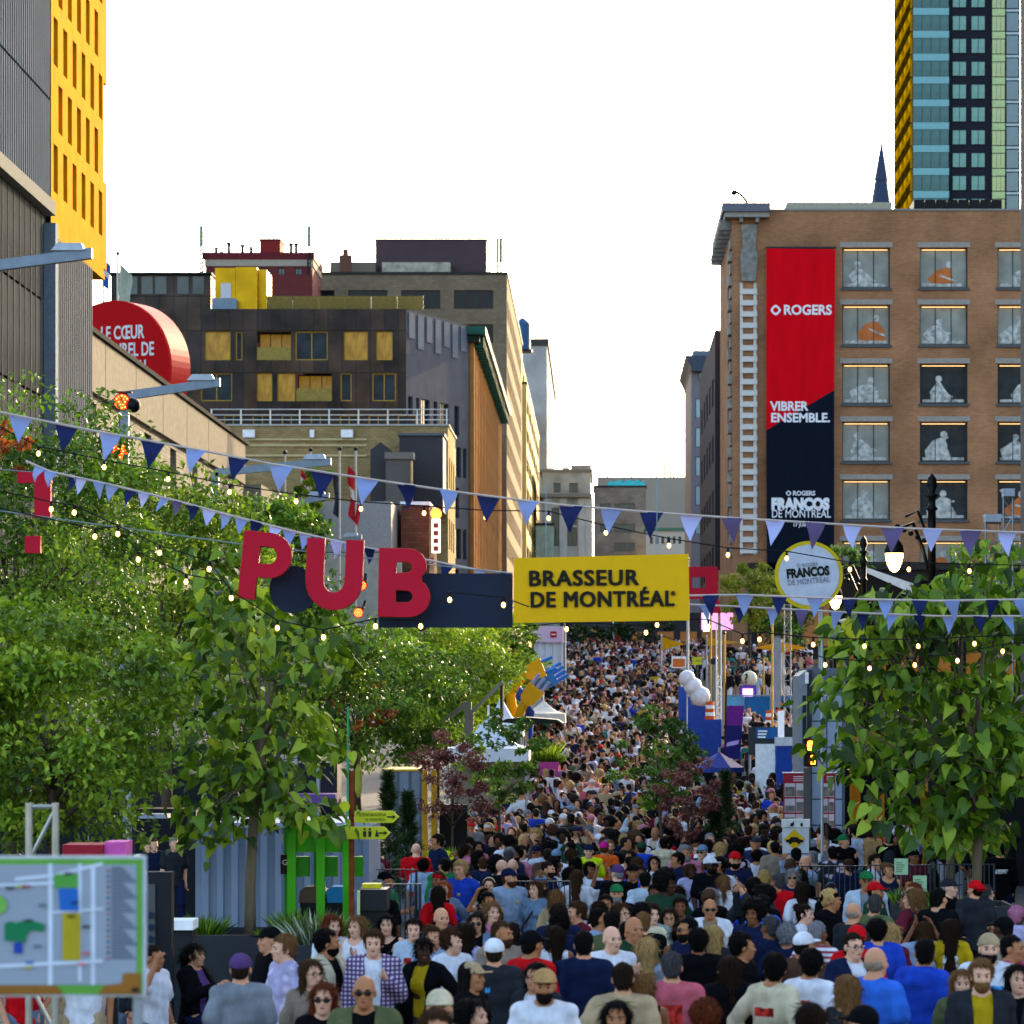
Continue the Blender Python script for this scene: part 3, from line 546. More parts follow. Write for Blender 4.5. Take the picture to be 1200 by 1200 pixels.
    teal = pmat('tower_teal_glass', '2f5856', .2, 0, .35, .5, spec=.3); spn = pmat('tower_spandrel', '6c989c', .3, .1, .1); gold = pmat('tower_gold_reflection', 'b07c00', .9, 0, .8, .6, spec=0); gd2 = pmat('tower_olive_glass', '7f8450', .14, .3, .4, .4, spec=.8)  # gold of the side bays is reflected light put into the colour
    dkp = pmat('tower_dark_panel', '2b2a32', .5); fl = 26.8*d/F
    mk = lambda n_, w_, h_, m: MB().box(0, w_, -.12, 0, 0, h_).mesh(n_, m)
    sp1 = mk('spandrel', s(1112)-s(1070), fl*.31, spn); gp = mk('pane', (s(1112)-s(1070))/4-.05, fl*.65, teal); mks = lambda n_, w_, h_, m: MB().box(-.12, 0, 0, w_, 0, h_).mesh(n_, m); g1 = mks('reflection_pane', 5.7, fl*.5, gold); g1b = mks('reflection_spandrel', 5.7, fl*.4, pmat('tower_dark_reflection', '3c2c08', .9, 0, .7, .8, spec=0)); st = mk('reflection_strip', s(1069.5)-s(1067), fl*.94, gold)
    wp = mk('pane', (s(1132.5)-s(1117))/2-.05, fl*.6, pmat('tower_mint_glass', '5f8a7e', .2, 0, .3, .6, spec=.3)); o1 = mk('pane', (s(1178)-s(1163))/3-.04, fl*.62, gd2); o2 = mk('spandrel', s(1178)-s(1163), fl*.3, pmat('tower_olive_spandrel', '9aa878', .3, .2, .2)); dkg = mk('pane', s(1194)-s(1180), fl*.8, pmat('tower_deep_glass', '23404a', .12, .1, .4, .5, spec=.9)); dks = mk('spandrel', s(1195)-s(1179), fl*.1, pmat('tower_silver', '9aa2a6', .4, .3))
    for k in range(20):
        z = Z(242, d)+k*fl-fl*.3
        put = lambda n_, m, px, dz, yy=0: inst(n_, m, t, Vector((s(px), d+yy, z+dz))-t.location)
        put('spandrel', sp1, 1070, fl*.67)
        for j in range(4): put('pane', gp, 1070+j*10.5, 0)
        for j in range(4): put('reflection_pane', g1, 1068.8, fl*.45, .7+j*5.95); put('reflection_spandrel', g1b, 1068.8, 0, .7+j*5.95)
        put('reflection_strip', st, 1067, 0, .3)
        for c0 in (1117, 1139):
            for j in range(2): put('pane', wp, c0+j*8, fl*.05, .5)
        for j in range(3): put('pane', o1, 1163+j*5, 0, .3)
        put('spandrel', o2, 1163, fl*.66, .3); put('pane', dkg, 1180, 0, .5); put('spandrel', dks, 1179.5, fl*.85, .5)
    # stone flank at the frame edge that shades the street
    r = building('grey_stone_building', 'grey stone building whose corner shows beside the brick block', 13.05, 40, 44, 100, 27, facade_mat('grey_ashlar', '57534f', '4a4744', '34322f', 1.4, .8, .02, .8, .2), [], [], [(48+i*6, 51+i*6, 6+k*4.2, 9+k*4.2) for i in range(9) for k in range(5)], rev=.4)
right_row()
# ------------------------------------------------------------------ trees
BARK = pmat('bark', '4a3f34', .95, 0, .3, 12, .6, stretch=(1, 1, .2)); BARK2 = pmat('pale_bark', '6b5d4c', .95, 0, .25, 12, .6, stretch=(1, 1, .2))
def leaf_mat(key, cols, trans=.28):
    """leaf colour varies from leaf to leaf through a per-leaf random attribute"""
    m = bpy.data.materials.new(key); m.use_nodes = True; n = m.node_tree.nodes; l = m.node_tree.links; b = n['Principled BSDF']
    at = n.new('ShaderNodeAttribute'); at.attribute_name = 'tint'; rp = n.new('ShaderNodeValToRGB'); e = rp.color_ramp.elements
    while len(e) < len(cols): e.new(.5)
    for i, c in enumerate(cols): e[i].position = i/(len(cols)-1); e[i].color = lin(c)
    l.new(at.outputs['Fac'], rp.inputs[0]); l.new(rp.outputs[0], b.inputs['Base Color']); b.inputs['Roughness'].default_value = .5; b.inputs['Specular IOR Level'].default_value = .4
    tr = n.new('ShaderNodeBsdfTranslucent'); ms = n.new('ShaderNodeMixShader'); ms.inputs[0].default_value = trans; l.new(rp.outputs[0], tr.inputs[0])
    l.new(b.outputs[0], ms.inputs[1]); l.new(tr.outputs[0], ms.inputs[2]); l.new(ms.outputs[0], n['Material Output'].inputs[0]); MATS[key] = m; return m
def leaf_cloud(name, cen, rads, count, size, mat, parent, rng, clumps=60, flat=.5, cl_r=.35, shell=.55, tint_bias=None, aspect=.55, kind=None, bottom=None):
    """leaves gathered on many small clumps spread through an ellipsoid; every leaf a folded diamond of two faces"""
    cen = np.array(cen); rads = np.array(rads)
    dirs = rng.normal(size=(clumps, 3)); dirs /= np.linalg.norm(dirs, axis=1)[:, None]
    rr = shell+(1-shell)*rng.random(clumps)**.6; cc = dirs*rr[:, None]*rads
    crd = cl_r*min(rads)*(.6+.8*rng.random(clumps)); ct = rng.random(clumps)
    idx = rng.integers(0, clumps, count); o = rng.normal(size=(count, 3)); o /= np.linalg.norm(o, axis=1)[:, None]; o *= (rng.random(count)**.45)[:, None]; o[:, 2] *= .6
    p = cen+cc[idx]+o*crd[idx][:, None]
    if bottom is not None: p[:, 2] = np.maximum(p[:, 2], bottom+rng.random(count)*.4)
    d = o+rng.normal(size=(count, 3))*.8; d[:, 2] -= .35; d /= np.linalg.norm(d, axis=1)[:, None]
    up = rng.normal(size=(count, 3))*flat; up[:, 2] += 1
    s_ = np.cross(d, up); s_ /= np.linalg.norm(s_, axis=1)[:, None]; nn = np.cross(s_, d)
    L = size*(.7+.6*rng.random(count))[:, None]; W = L*aspect*.5
    a = p-d*L*.5; b = p+d*L*.5-nn*L*.12; m1 = p+s_*W+nn*L*.1; m2 = p-s_*W+nn*L*.1
    V = np.stack([a, m1, b, m2], 1).reshape(-1, 3); base = np.arange(count)*4
    Fc = np.stack([np.stack([base, base+1, base+2], 1), np.stack([base, base+2, base+3], 1)], 1).reshape(-1, 3)
    t = np.clip(ct[idx]*.55+rng.random(count)*.45+(0 if tint_bias is None else tint_bias), 0, 1)
    return np_mesh(name, V, Fc, mat, parent, {'tint': np.repeat(t, 4)}, kind=kind)
def np_mesh(name, V, Fc, mat, parent, attrs=None, smooth=False, kind=None, obj=True, off=None):
    off = np.array(wloc(parent) if parent is not None else (0, 0, 0)) if off is None else np.array(off)
    me = bpy.data.meshes.new(name); k = Fc.shape[1]; me.vertices.add(len(V)); me.vertices.foreach_set('co', (V-off).astype(np.float32).ravel())
    me.loops.add(Fc.size); me.loops.foreach_set('vertex_index', Fc.astype(np.int32).ravel()); me.polygons.add(len(Fc)); me.polygons.foreach_set('loop_start', np.arange(len(Fc), dtype=np.int32)*k)
    if smooth: me.polygons.foreach_set('use_smooth', np.ones(len(Fc), bool))
    for kk, v in (attrs or {}).items():
        if v.ndim == 1: at = me.attributes.new(kk, 'FLOAT', 'POINT'); at.data.foreach_set('value', v.astype(np.float32))
        else: at = me.attributes.new(kk, 'FLOAT_COLOR', 'POINT'); at.data.foreach_set('color', v.astype(np.float32).ravel())
    for m in (mat if isinstance(mat, (list, tuple)) else [mat]): me.materials.append(m)
    me.update(calc_edges=True); me.validate()
    if not obj: return me
    o = bpy.data.objects.new(name, me); COL.objects.link(o)
    if parent is not None: o.parent = parent
    if kind: o['kind'] = kind
    return o
def limbs(b, base, top, r0, spread, n, rng, rise=.4):
    base, top = Vector(base), Vector(top); mid = base.lerp(top, .5)+Vector((rng.normal()*.06, rng.normal()*.06, 0))
    b.tube([base, mid, top, top+Vector((0, 0, spread*.7))], [r0, r0*.8, r0*.62, r0*.2], 8)
    for i in range(n):
        q = 2*math.pi*(i+rng.random()*.5)/n; t = .6+.4*rng.random(); s = base.lerp(top, .75+.25*rng.random())
        e = s+Vector((math.cos(q)*spread*t, math.sin(q)*spread*t, spread*(rise+.6*rng.random()))); m = s.lerp(e, .5)+Vector((0, 0, .12*spread))
        b.tube([s, m, e], [r0*.42, r0*.26, r0*.06], 6)
        for k in range(3):
            s2 = m.lerp(e, .3*k); e2 = s2+Vector((rng.normal()*.35, rng.normal()*.35, .25+.3*rng.random()))*spread*.8; b.tube([s2, e2], [r0*.16, r0*.03], 5)
def tree(name, label, px, d, ctop, cbot, rx, count, size, mat, seed, clumps=70, trunk_r=.11, group='trees along the street', base_z=None, ry=None, bark=None, extra=None, cl_r=.3, shell=.45, aspect=.55, cx=None):
    rng = np.random.default_rng(seed); x = X(px, d); g = ground(d) if base_z is None else base_z
    t = thing(name, label, 'tree', (x, d, g), group=group); zt, zb = Z(ctop, d), Z(cbot, d); c = ((x if cx is None else X(cx, d)), d, (zt+zb)/2); rz = (zt-zb)/2
    b = MB(); limbs(b, (x, d, g), (c[0], d, zb+rz*.5), trunk_r, rx*.75, 7, rng); b.build('trunk', bark or BARK, t, smooth=True)
    leaf_cloud('crown', c, (rx, ry or rx, rz), count, size, mat, t, rng, clumps, cl_r=cl_r, shell=shell, aspect=aspect)
    for e in (extra or []):
        cc, rd, cnt, sz, mt, tb = e; leaf_cloud('flower_cluster', cc, rd, cnt, sz, mt, t, rng, 10, tint_bias=tb)
    return t
LG = leaf_mat('leaf_locust', ['263a0a', '567414', '82a01e', 'b0c238']); LG2 = leaf_mat('leaf_elm', ['182c0a', '3a5a14', '5c801c', '86a82c']); LY = leaf_mat('leaf_yellow_green', ['4a5c12', '6f7e16', '94961c', 'a89c20'])
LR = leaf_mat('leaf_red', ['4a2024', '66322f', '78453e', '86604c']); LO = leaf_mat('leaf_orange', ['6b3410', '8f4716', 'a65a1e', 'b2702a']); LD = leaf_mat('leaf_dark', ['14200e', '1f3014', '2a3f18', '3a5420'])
def street_trees():
    # big soft-leaved trees on the left, near to far
    g = 'tall green trees lining the left side'
    tree('locust_tree', 'broad light green tree behind the festival map board', 60, 40, 690, 1000, 1.75, 17000, .115, LG, 1, 90, .10, g, cx=62, ry=1.6)
    tree('locust_tree', 'tall green tree under the red stage lights with orange tinged twigs', 10, 58, 440, 800, 2.45, 20000, .13, LG2, 2, 100, .14, g, cx=20,
         extra=[(P3(8, 525, 54.5), (.5, .5, .45), 500, .12, LO, .1)])
    tree('locust_tree', 'rounded green tree between the corner lamp and hanging letters', 190, 66, 545, 860, 2.6, 19000, .14, LG, 3, 90, .14, g)
    tree('locust_tree', 'dark green tree behind the large-leaved planter tree', 300, 74, 640, 900, 2.8, 15000, .15, LG2, 4, 80, .14, g)
    tree('locust_tree', 'leafy green tree with sprays of orange blossom below navy panel', 420, 92, 715, 905, 2.9, 16000, .17, LG2, 5, 90, .14, g,
         extra=[(P3(398, 820, 88.5), (.5, .4, .3), 240, .15, LO, 0), (P3(450, 838, 88.5), (.45, .4, .22), 200, .15, LO, -.2), (P3(426, 852, 88.5), (.3, .3, .2), 90, .15, LO, .1), (P3(440, 800, 88.8), (.4, .3, .2), 70, .15, LO, -.2)])
    tree('locust_tree', 'leafy green tree beside the white peaked tent', 510, 104, 715, 880, 2.3, 13000, .18, LG, 6, 80, .13, g)
    tree('locust_tree', 'bright green tree whose edge glows yellow beside inflatable plug sculpture', 560, 122, 715, 860, 2.3, 12000, .2, LG, 7, 80, .13, g, extra=[(P3(601, 780, 121), (.35, .5, 1.3), 900, .2, LY, .1)])
    tree('locust_tree', 'thin olive green tree in front of the white marquee', 608, 138, 722, 800, .9, 4500, .2, LG2, 8, 40, .1, g)
    tree('street_tree', 'small tree climbing over the concrete hall corner', 335, 80, 575, 690, 1.3, 5000, .16, LG2, 9, 50, .1, g, cx=325)
    tree('street_tree', 'bright creeper-like tree beside the grey metal roof', 368, 150, 535, 660, 1.0, 4000, .24, LG, 10, 40, .1, g)
    # small ornamental trees in the crowd
    o = 'small ornamental trees in planters among the crowd'
    tree('red_maple', 'thin burgundy-leaved maple beside the direction arrows', 530, 62, 850, 975, .85, 1900, .1, LR, 11, 45, .035, o, aspect=.5, cl_r=.25)
    tree('small_maple', 'airy green young maple beside the white peaked tent', 585, 66, 825, 950, .85, 1900, .12, LG2, 12, 40, .04, o, cl_r=.22)
    tree('small_maple', 'loose dark green young maple standing in the middle of the crowd', 770, 66, 828, 945, 1.0, 2600, .12, LG2, 13, 50, .045, o, cl_r=.22)
    tree('red_maple', 'dusty red young maple in the crowd near blue parasol', 806, 62, 878, 985, .6, 1500, .1, LR, 14, 35, .03, o, cl_r=.25)
    # trees at the cross street
    k = 'trees along the cross street'
    tree('street_tree', 'yellow-green tree in front of the brick pilaster', 880, 170, 655, 735, 1.6, 3600, .2, LY, 15, 45, .1, k)
    tree('street_tree', 'dark green tree under the tall navy banner', 912, 188, 670, 760, 2.0, 4000, .25, LG2, 16, 45, .1, k)
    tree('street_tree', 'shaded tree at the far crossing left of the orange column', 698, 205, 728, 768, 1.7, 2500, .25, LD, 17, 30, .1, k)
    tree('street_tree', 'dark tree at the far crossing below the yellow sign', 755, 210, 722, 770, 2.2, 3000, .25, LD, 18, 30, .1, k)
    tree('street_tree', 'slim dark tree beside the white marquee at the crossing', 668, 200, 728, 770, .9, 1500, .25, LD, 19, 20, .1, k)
    tree('street_tree', 'green tree behind the hanging lantern', 990, 150, 625, 720, 1.2, 2500, .22, LG2, 20, 35, .1, k)
    tree('street_tree', 'green tree behind twin light towers', 1150, 120, 625, 760, 1.6, 3500, .2, LG2, 21, 40, .1, k)
    # conifers
    for px, d, ct, lab in ((455, 58, 905, 'dark young pine beside the pale container'), (478, 60, 930, 'short dark pine near the red maple'), (850, 66, 905, 'dark pine beside the blue parasol'), (838, 63, 935, 'low dark pine in front of seated visitors')):
        rng = np.random.default_rng(px); x = X(px, d); g0 = ground(d); zt = Z(ct, d); t = thing('pine_tree', lab, 'tree', (x, d, g0), group='young pines in planters')
        MB().tube([(x, d, g0), (x, d, zt)], [.04, .01], 6).build('trunk', BARK, t)
        n = 2600; u = rng.random(n)**.7; r_ = .48*(1-u)+.02; q = rng.random(n)*6.28; hgt = zt-g0-.5
        rr_ = r_*rng.random(n)**.5*(.7+.3*np.sin(u*40)); p = np.stack([x+np.cos(q)*rr_, d+np.sin(q)*rr_, g0+.5+u*hgt], 1)
        dv = np.stack([np.cos(q), np.sin(q), .6+rng.normal(size=n)*.4], 1); dv /= np.linalg.norm(dv, axis=1)[:, None]; sv = np.cross(dv, rng.normal(size=(n, 3))); sv /= np.linalg.norm(sv, axis=1)[:, None]
        V = np.stack([p-sv*.012, p+sv*.012, p+dv*.16], 1).reshape(-1, 3); Fc = np.arange(n*3).reshape(-1, 3)
        np_mesh('crown', V, Fc, LD, t, {'tint': np.repeat(rng.random(n), 3)})
street_trees()
# ------------------------------------------------------------------ large heart-shaped leaves: the two planter trees
LC = leaf_mat('leaf_catalpa', ['263e08', '48680e', '6c8e18', '9ab02e'], .4)
def heart_leaf(fold=.35, curl=.16, side=0):
    half = [(0, 0), (.16, -.09), (.34, -.04), (.43, .14), (.38, .38), (.24, .65), (.1, .86), (0, 1.0)]
    V = []; 
    def pt(x, y): return (x*(.86 if x > 0 else .95)+side*y*y*.18, y, -curl*y*y+fold*abs(x)-.3*x*x+.05*math.sin(7*y)*abs(x))
    mid = [(0, 0), (0, .14), (0, .38), (0, .65), (0, .86), (0, 1.0)]
    Vs = [pt(*p) for p in half]; Ls = [pt(-x, y) for x, y in half[1:-1]]; Ms = [pt(0, y) for y in (.14, .38, .65, .86)]
    V = Vs+Ls+Ms; m0 = len(Vs)+len(Ls); Rr = list(range(8)); Lr = [0]+list(range(8, 14))+[7]
    Fc = []
    for S, fl in ((Rr, 0), (Lr, 1)):
        fs = [(0, S[1], S[2], m0), (m0, S[2], S[3]), (m0, S[3], S[4], m0+1), (m0+1, S[4], S[5], m0+2), (m0+2, S[5], S[6], m0+3), (m0+3, S[6], 7)]
        Fc += [f[::-1] if fl else f for f in fs]
    return V, Fc
HV, HF = heart_leaf()
def leaf_single(tint, v=0):
    me = bpy.data.meshes.new('leaf'); me.from_pydata(heart_leaf(*LEAFV[v])[0], [], HF); me.materials.append(LC); me.polygons.foreach_set('use_smooth', [True]*len(HF))
    a = me.attributes.new('tint', 'FLOAT', 'POINT'); a.data.foreach_set('value', [tint]*len(HV)); me.update(); return me
LEAFV = [(.35, .2, 0), (.75, .45, .6), (.5, .6, -.6)]
LEAF_ME = [leaf_single(t, v) for t in (.0, .2, .4, .6, .8, 1.0) for v in range(3)]
def catalpa(label, trunk_pts, d, clusters, seed, per=15, size=.27):
    rng = np.random.default_rng(seed); bx = trunk_pts[0]; root = thing('catalpa_tree', label, 'tree', bx, group='large-leaved planter trees')
    b = MB(); b.tube(trunk_pts, [.075, .07, .06, .05, .03][:len(trunk_pts)], 10); tips = []
    mains = []
    for i, c in enumerate(clusters):
        c = Vector(c)
        if i % 6 == 0:
            s = Vector(trunk_pts[-1]).lerp(Vector(trunk_pts[1]), .1+rng.random()*.7); m = s.lerp(c, .55)+Vector((0, 0, .15)); b.tube([s, m, c], [.026, .016, .006], 6); mains += [m, m.lerp(c, .4), s]
    for i, c in enumerate(clusters):
        c = Vector(c); s = min(mains, key=lambda q: (q-c).length)
        if i % 6: b.tube([s, s.lerp(c, .5)+Vector((rng.normal()*.04, 0, .06)), c], [.011, .008, .004], 5)
    b.build('trunk', BARK2, root, smooth=True)
    leaves = []
    for c in clusters:
        for k in range(per):
            q = rng.random()*6.283; el = rng.normal()*.5+.1; o = Vector((math.cos(q)*math.cos(el), math.sin(q)*math.cos(el), math.sin(el)))*(.12+.42*rng.random()**.7)
            o.z *= .62; pos = Vector(c)+o; sz = size*(.6+.6*rng.random())
            yaw = q-math.pi/2+rng.normal()*.35; pitch = -R(5+75*rng.random()); roll = rng.normal()*.5
            leaves.append((pos, yaw, pitch, roll, sz))
    leaves.sort(key=lambda l_: l_[0].y)                     # the ones turned to the street show largest
    for i, (p, yaw, pitch, roll, sz) in enumerate(leaves[:300]):
        inst('leaf', LEAF_ME[int(rng.integers(0, 18))], root, p-root.location, (pitch, roll, yaw), (sz, sz, sz))
    V = []; Fs = []; T = []; hv = np.array(HV)
    for p, yaw, pitch, roll, sz in leaves[300:]:
        M = np.array(Matrix.Rotation(yaw, 3, 'Z') @ Matrix.Rotation(roll, 3, 'Y') @ Matrix.Rotation(pitch, 3, 'X')); k = len(V)*len(HV)
        V.append(hv @ M.T*sz+np.array(p)); Fs += [tuple(i+k for i in f) for f in HF]; T += [rng.random()]*len(HV)
    if V:
        m = MB(); m.v = [tuple(v) for v in (np.concatenate(V))]; m.f = Fs; m.m = [0]*len(Fs); fo = m.build('foliage', LC, root, smooth=True)
        a = fo.data.attributes.new('tint', 'FLOAT', 'POINT'); a.data.foreach_set('value', T); fo['kind'] = 'stuff'
    return root
def ell(cx, cy, rx, ry, d, n, rng, ydep=1.1):
    out = []
    while len(out) < n:
        u, v = rng.uniform(-1, 1), rng.uniform(-1, 1)
        if u*u+v*v > 1: continue
        out.append(P3(cx+u*rx, cy+v*ry, d+rng.uniform(-ydep, ydep)))
    return out
_r = np.random.default_rng(5)
d1 = 41.5
catalpa('large heart-leaved tree in planter before the pale ribbed container', [P3(293, 1098, d1), P3(293, 1040, d1), P3(297, 960, d1), P3(305, 890, d1), P3(315, 800, d1)], d1,
        ell(305, 790, 85, 75, d1, 30, _r)+ell(300, 900, 100, 45, d1, 26, _r)+ell(265, 965, 55, 30, d1, 10, _r)+ell(350, 955, 45, 25, d1, 7, _r)+ell(255, 700, 45, 60, d1, 8, _r)+ell(375, 775, 30, 25, d1, 6, _r), 3, 15, .195)
d2 = 46
catalpa('large heart-leaved tree in planter under the bunting beside ornate lamp', [P3(1143, 1062, d2), P3(1146, 1000, d2), P3(1148, 930, d2), P3(1145, 880, d2), P3(1120, 800, d2)], d2,
        ell(1100, 800, 120, 95, d2, 54, _r)+ell(1130, 900, 110, 50, d2, 30, _r)+ell(1010, 850, 45, 60, d2, 12, _r)+ell(1090, 965, 80, 22, d2, 12, _r)+ell(1170, 700, 60, 50, d2, 16, _r)+ell(1060, 705, 45, 28, d2, 8, _r)+ell(995, 770, 25, 30, d2, 5, _r), 4, 15, .23)
d3 = 52
catalpa('second large heart-leaved tree deeper behind the planter notes', [P3(1114, 1050, d3), P3(1114, 1000, d3), P3(1116, 930, d3), P3(1118, 880, d3)], d3, ell(1130, 850, 90, 70, d3, 30, _r)+ell(1100, 985, 70, 18, d3, 10, _r), 6, 11, .25)
# ------------------------------------------------------------------ planters and things near the camera, left
GP_ = pmat('planter_grey', '2e3136', .6, 0, .1, 2); PLB = pmat('soil', '1d1712', .95)
def shrub(t, c, r_, h, n, rng, mat, size=.2, name='foliage'):
    q = rng.random(n)*6.28; rr = r_*rng.random(n)**.6; p = np.stack([c[0]+np.cos(q)*rr*.6, c[1]+np.sin(q)*rr*.6, c[2]+0*q], 1)
    dv = np.stack([np.cos(q)*rr/r_*.8+rng.normal(size=n)*.2, np.sin(q)*rr/r_*.8+rng.normal(size=n)*.2, 1+0*q], 1); dv /= np.linalg.norm(dv, axis=1)[:, None]
    L = h*(.4+.6*rng.random(n))[:, None]; sv = np.cross(dv, rng.normal(size=(n, 3))); sv /= np.linalg.norm(sv, axis=1)[:, None]; w_ = size*.06
    m = p+dv*L*.55; e = p+dv*L; e[:, 2] -= .1*L[:, 0]
    V = np.stack([p-sv*w_*.5, p+sv*w_*.5, m+sv*w_, e, m-sv*w_], 1).reshape(-1, 3); b0 = np.arange(n)*5
    Fc = np.concatenate([np.stack([b0, b0+1, b0+2], 1), np.stack([b0, b0+2, b0+4], 1), np.stack([b0+4, b0+2, b0+3], 1)])
    return np_mesh(name, V, Fc, mat, t, {'tint': np.repeat(rng.random(n), 5)})
def planter(label, px0, px1, pyt, d, depth, plants, group='dark grey planters', mat=None):
    x0, x1, zt, g = X(px0, d), X(px1, d), Z(pyt, d), ground(d); t = thing('planter', label, 'planter', ((x0+x1)/2, d, g-.02), group=group)
    b = MB(); k = .12; b.add([(x0+k, d+k, g-.02), (x1-k, d+k, g-.02), (x1-k, d+depth-k, g-.02), (x0+k, d+depth-k, g-.02), (x0, d, zt), (x1, d, zt), (x1, d+depth, zt), (x0, d+depth, zt)], [(0, 1, 5, 4), (1, 2, 6, 5), (2, 3, 7, 6), (3, 0, 4, 7)])
    e = .05; b.add([(x0, d, zt), (x1, d, zt), (x1, d+depth, zt), (x0, d+depth, zt), (x0+e, d+e, zt), (x1-e, d+e, zt), (x1-e, d+depth-e, zt), (x0+e, d+depth-e, zt)], [(0, 1, 5, 4), (1, 2, 6, 5), (2, 3, 7, 6), (3, 0, 4, 7)])
    b.add([(x0+e, d+e, zt), (x1-e, d+e, zt), (x1-e, d+depth-e, zt), (x0+e, d+depth-e, zt), (x0+e, d+e, zt-.08), (x1-e, d+e, zt-.08), (x1-e, d+depth-e, zt-.08), (x0+e, d+depth-e, zt-.08)], [(4, 5, 1, 0), (5, 6, 2, 1), (6, 7, 3, 2), (7, 4, 0, 3)])
    b.build('tub', mat or GP_, t); MB().box(x0+e, x1-e, d+e, d+depth-e, zt-.1, zt-.08).build('soil', PLB, t)
    rng = np.random.default_rng(int(px0*7+d))
    for px, w_, h, mt in plants: shrub(t, (X(px, d+depth*.4), d+depth*.4, zt-.09), w_, h, 260, rng, mt)
    return t
planter('wide dark planter holding the large-leaved tree by ribbed container', 196, 352, 1096, 40.6, 1.5, [(240, .3, .42, LG2), (318, .25, .2, LG2), (345, .3, .5, LG2)])
planter('dark planter with white-flowered grasses below green steel frame', 345, 412, 1108, 39.2, 1.3, [(368, .35, .62, leaf_mat('leaf_grass', ['2c3c1c', '44582c', '6f7f56', 'd8d8d0'])), (395, .3, .55, LG2), (408, .2, .4, LG2)])
planter('dark planter under the paper notes beside the right trees', 1052, 1100, 1058, 44.2, 1.3, [(1064, .3, .35, LG2), (1090, .3, .3, LG2)])
planter('dark angular planter in front of the black-capped visitor', 1066, 1092, 1070, 42.5, 1.0, [(1086, .3, .32, LG2)])
planter('dark planter that carries the right large-leaved tree', 1112, 1190, 1062, 45.4, 1.3, [(1130, .3, .25, LG2)])
planter('small planter of the red maple', 508, 552, 1012, 61.4, 1.2, [(532, .35, .5, LG), (520, .25, .35, LG2)])
planter('pink sided planter with tall banana-like leaves', 630, 655, 893, 97, 1.0, [(640, .35, 1.0, LG), (650, .3, .6, LG2), (633, .3, .5, LG2)], mat=pmat('planter_pink', 'b0408c', .6))
_t = [o for o in COL.objects if o.get('label', '').startswith('pink sided')][0]; MB().box(X(627, 96.9), X(658, 96.9), 96.7, 96.95, ground(97), Z(911, 96.9)).build('plinth', DARK, _t)
def ribbed_box():
    d = 44.5; x0, x1, g = X(229, d), X(432, d), ground(d)-.02; zt = Z(970, d); t = thing('ribbed_container', 'pale blue-grey ribbed metal container behind the planter tree', 'container', (x0, d, g))
    m = pmat('container_blue_grey', '7f8ca6', .5, .15, .08, .8); b = MB(); corrugated(b, (x0, d, g), (1, 0, 0), x1-x0, zt-g, (0, -1, 0), .2, .055); b.build('ribbed_side', m, t)
    MB().box(x0, x1, d+.06, d+2.4, g, zt).build('body', m, t); b = MB().box(x0-.03, x1+.03, d-.08, d+2.4, zt+.002, zt+.07); b.build('top_rail', pmat('container_rail', '97a0b4', .5), t)
    # small band stage canopy behind
    k = thing('band_booth', 'dark booth with purple lit counter glimpsed between large leaves', 'booth', (X(350, 60), 60, ground(60)))
    MB().box(X(305, 60), X(390, 60), 61, 62, ground(60), Z(895, 60)).build('back_wall', pmat('booth_dark', '201e26', .7, 0, .4, 1.5), k); MB().box(X(300, 60), X(395, 60), 59.6, 60.4, Z(940, 60), Z(930, 60)).build('counter', pmat('booth_purple', '5a3f7c', .5), k)
    b = MB()
    for px in (322, 330, 346, 372): b.tube([(X(px, 60), 60.2, ground(60)), (X(px, 60), 60.2, Z(885, 60))], .04, 6)
    b.build('pole', STEEL, k)
ribbed_box()
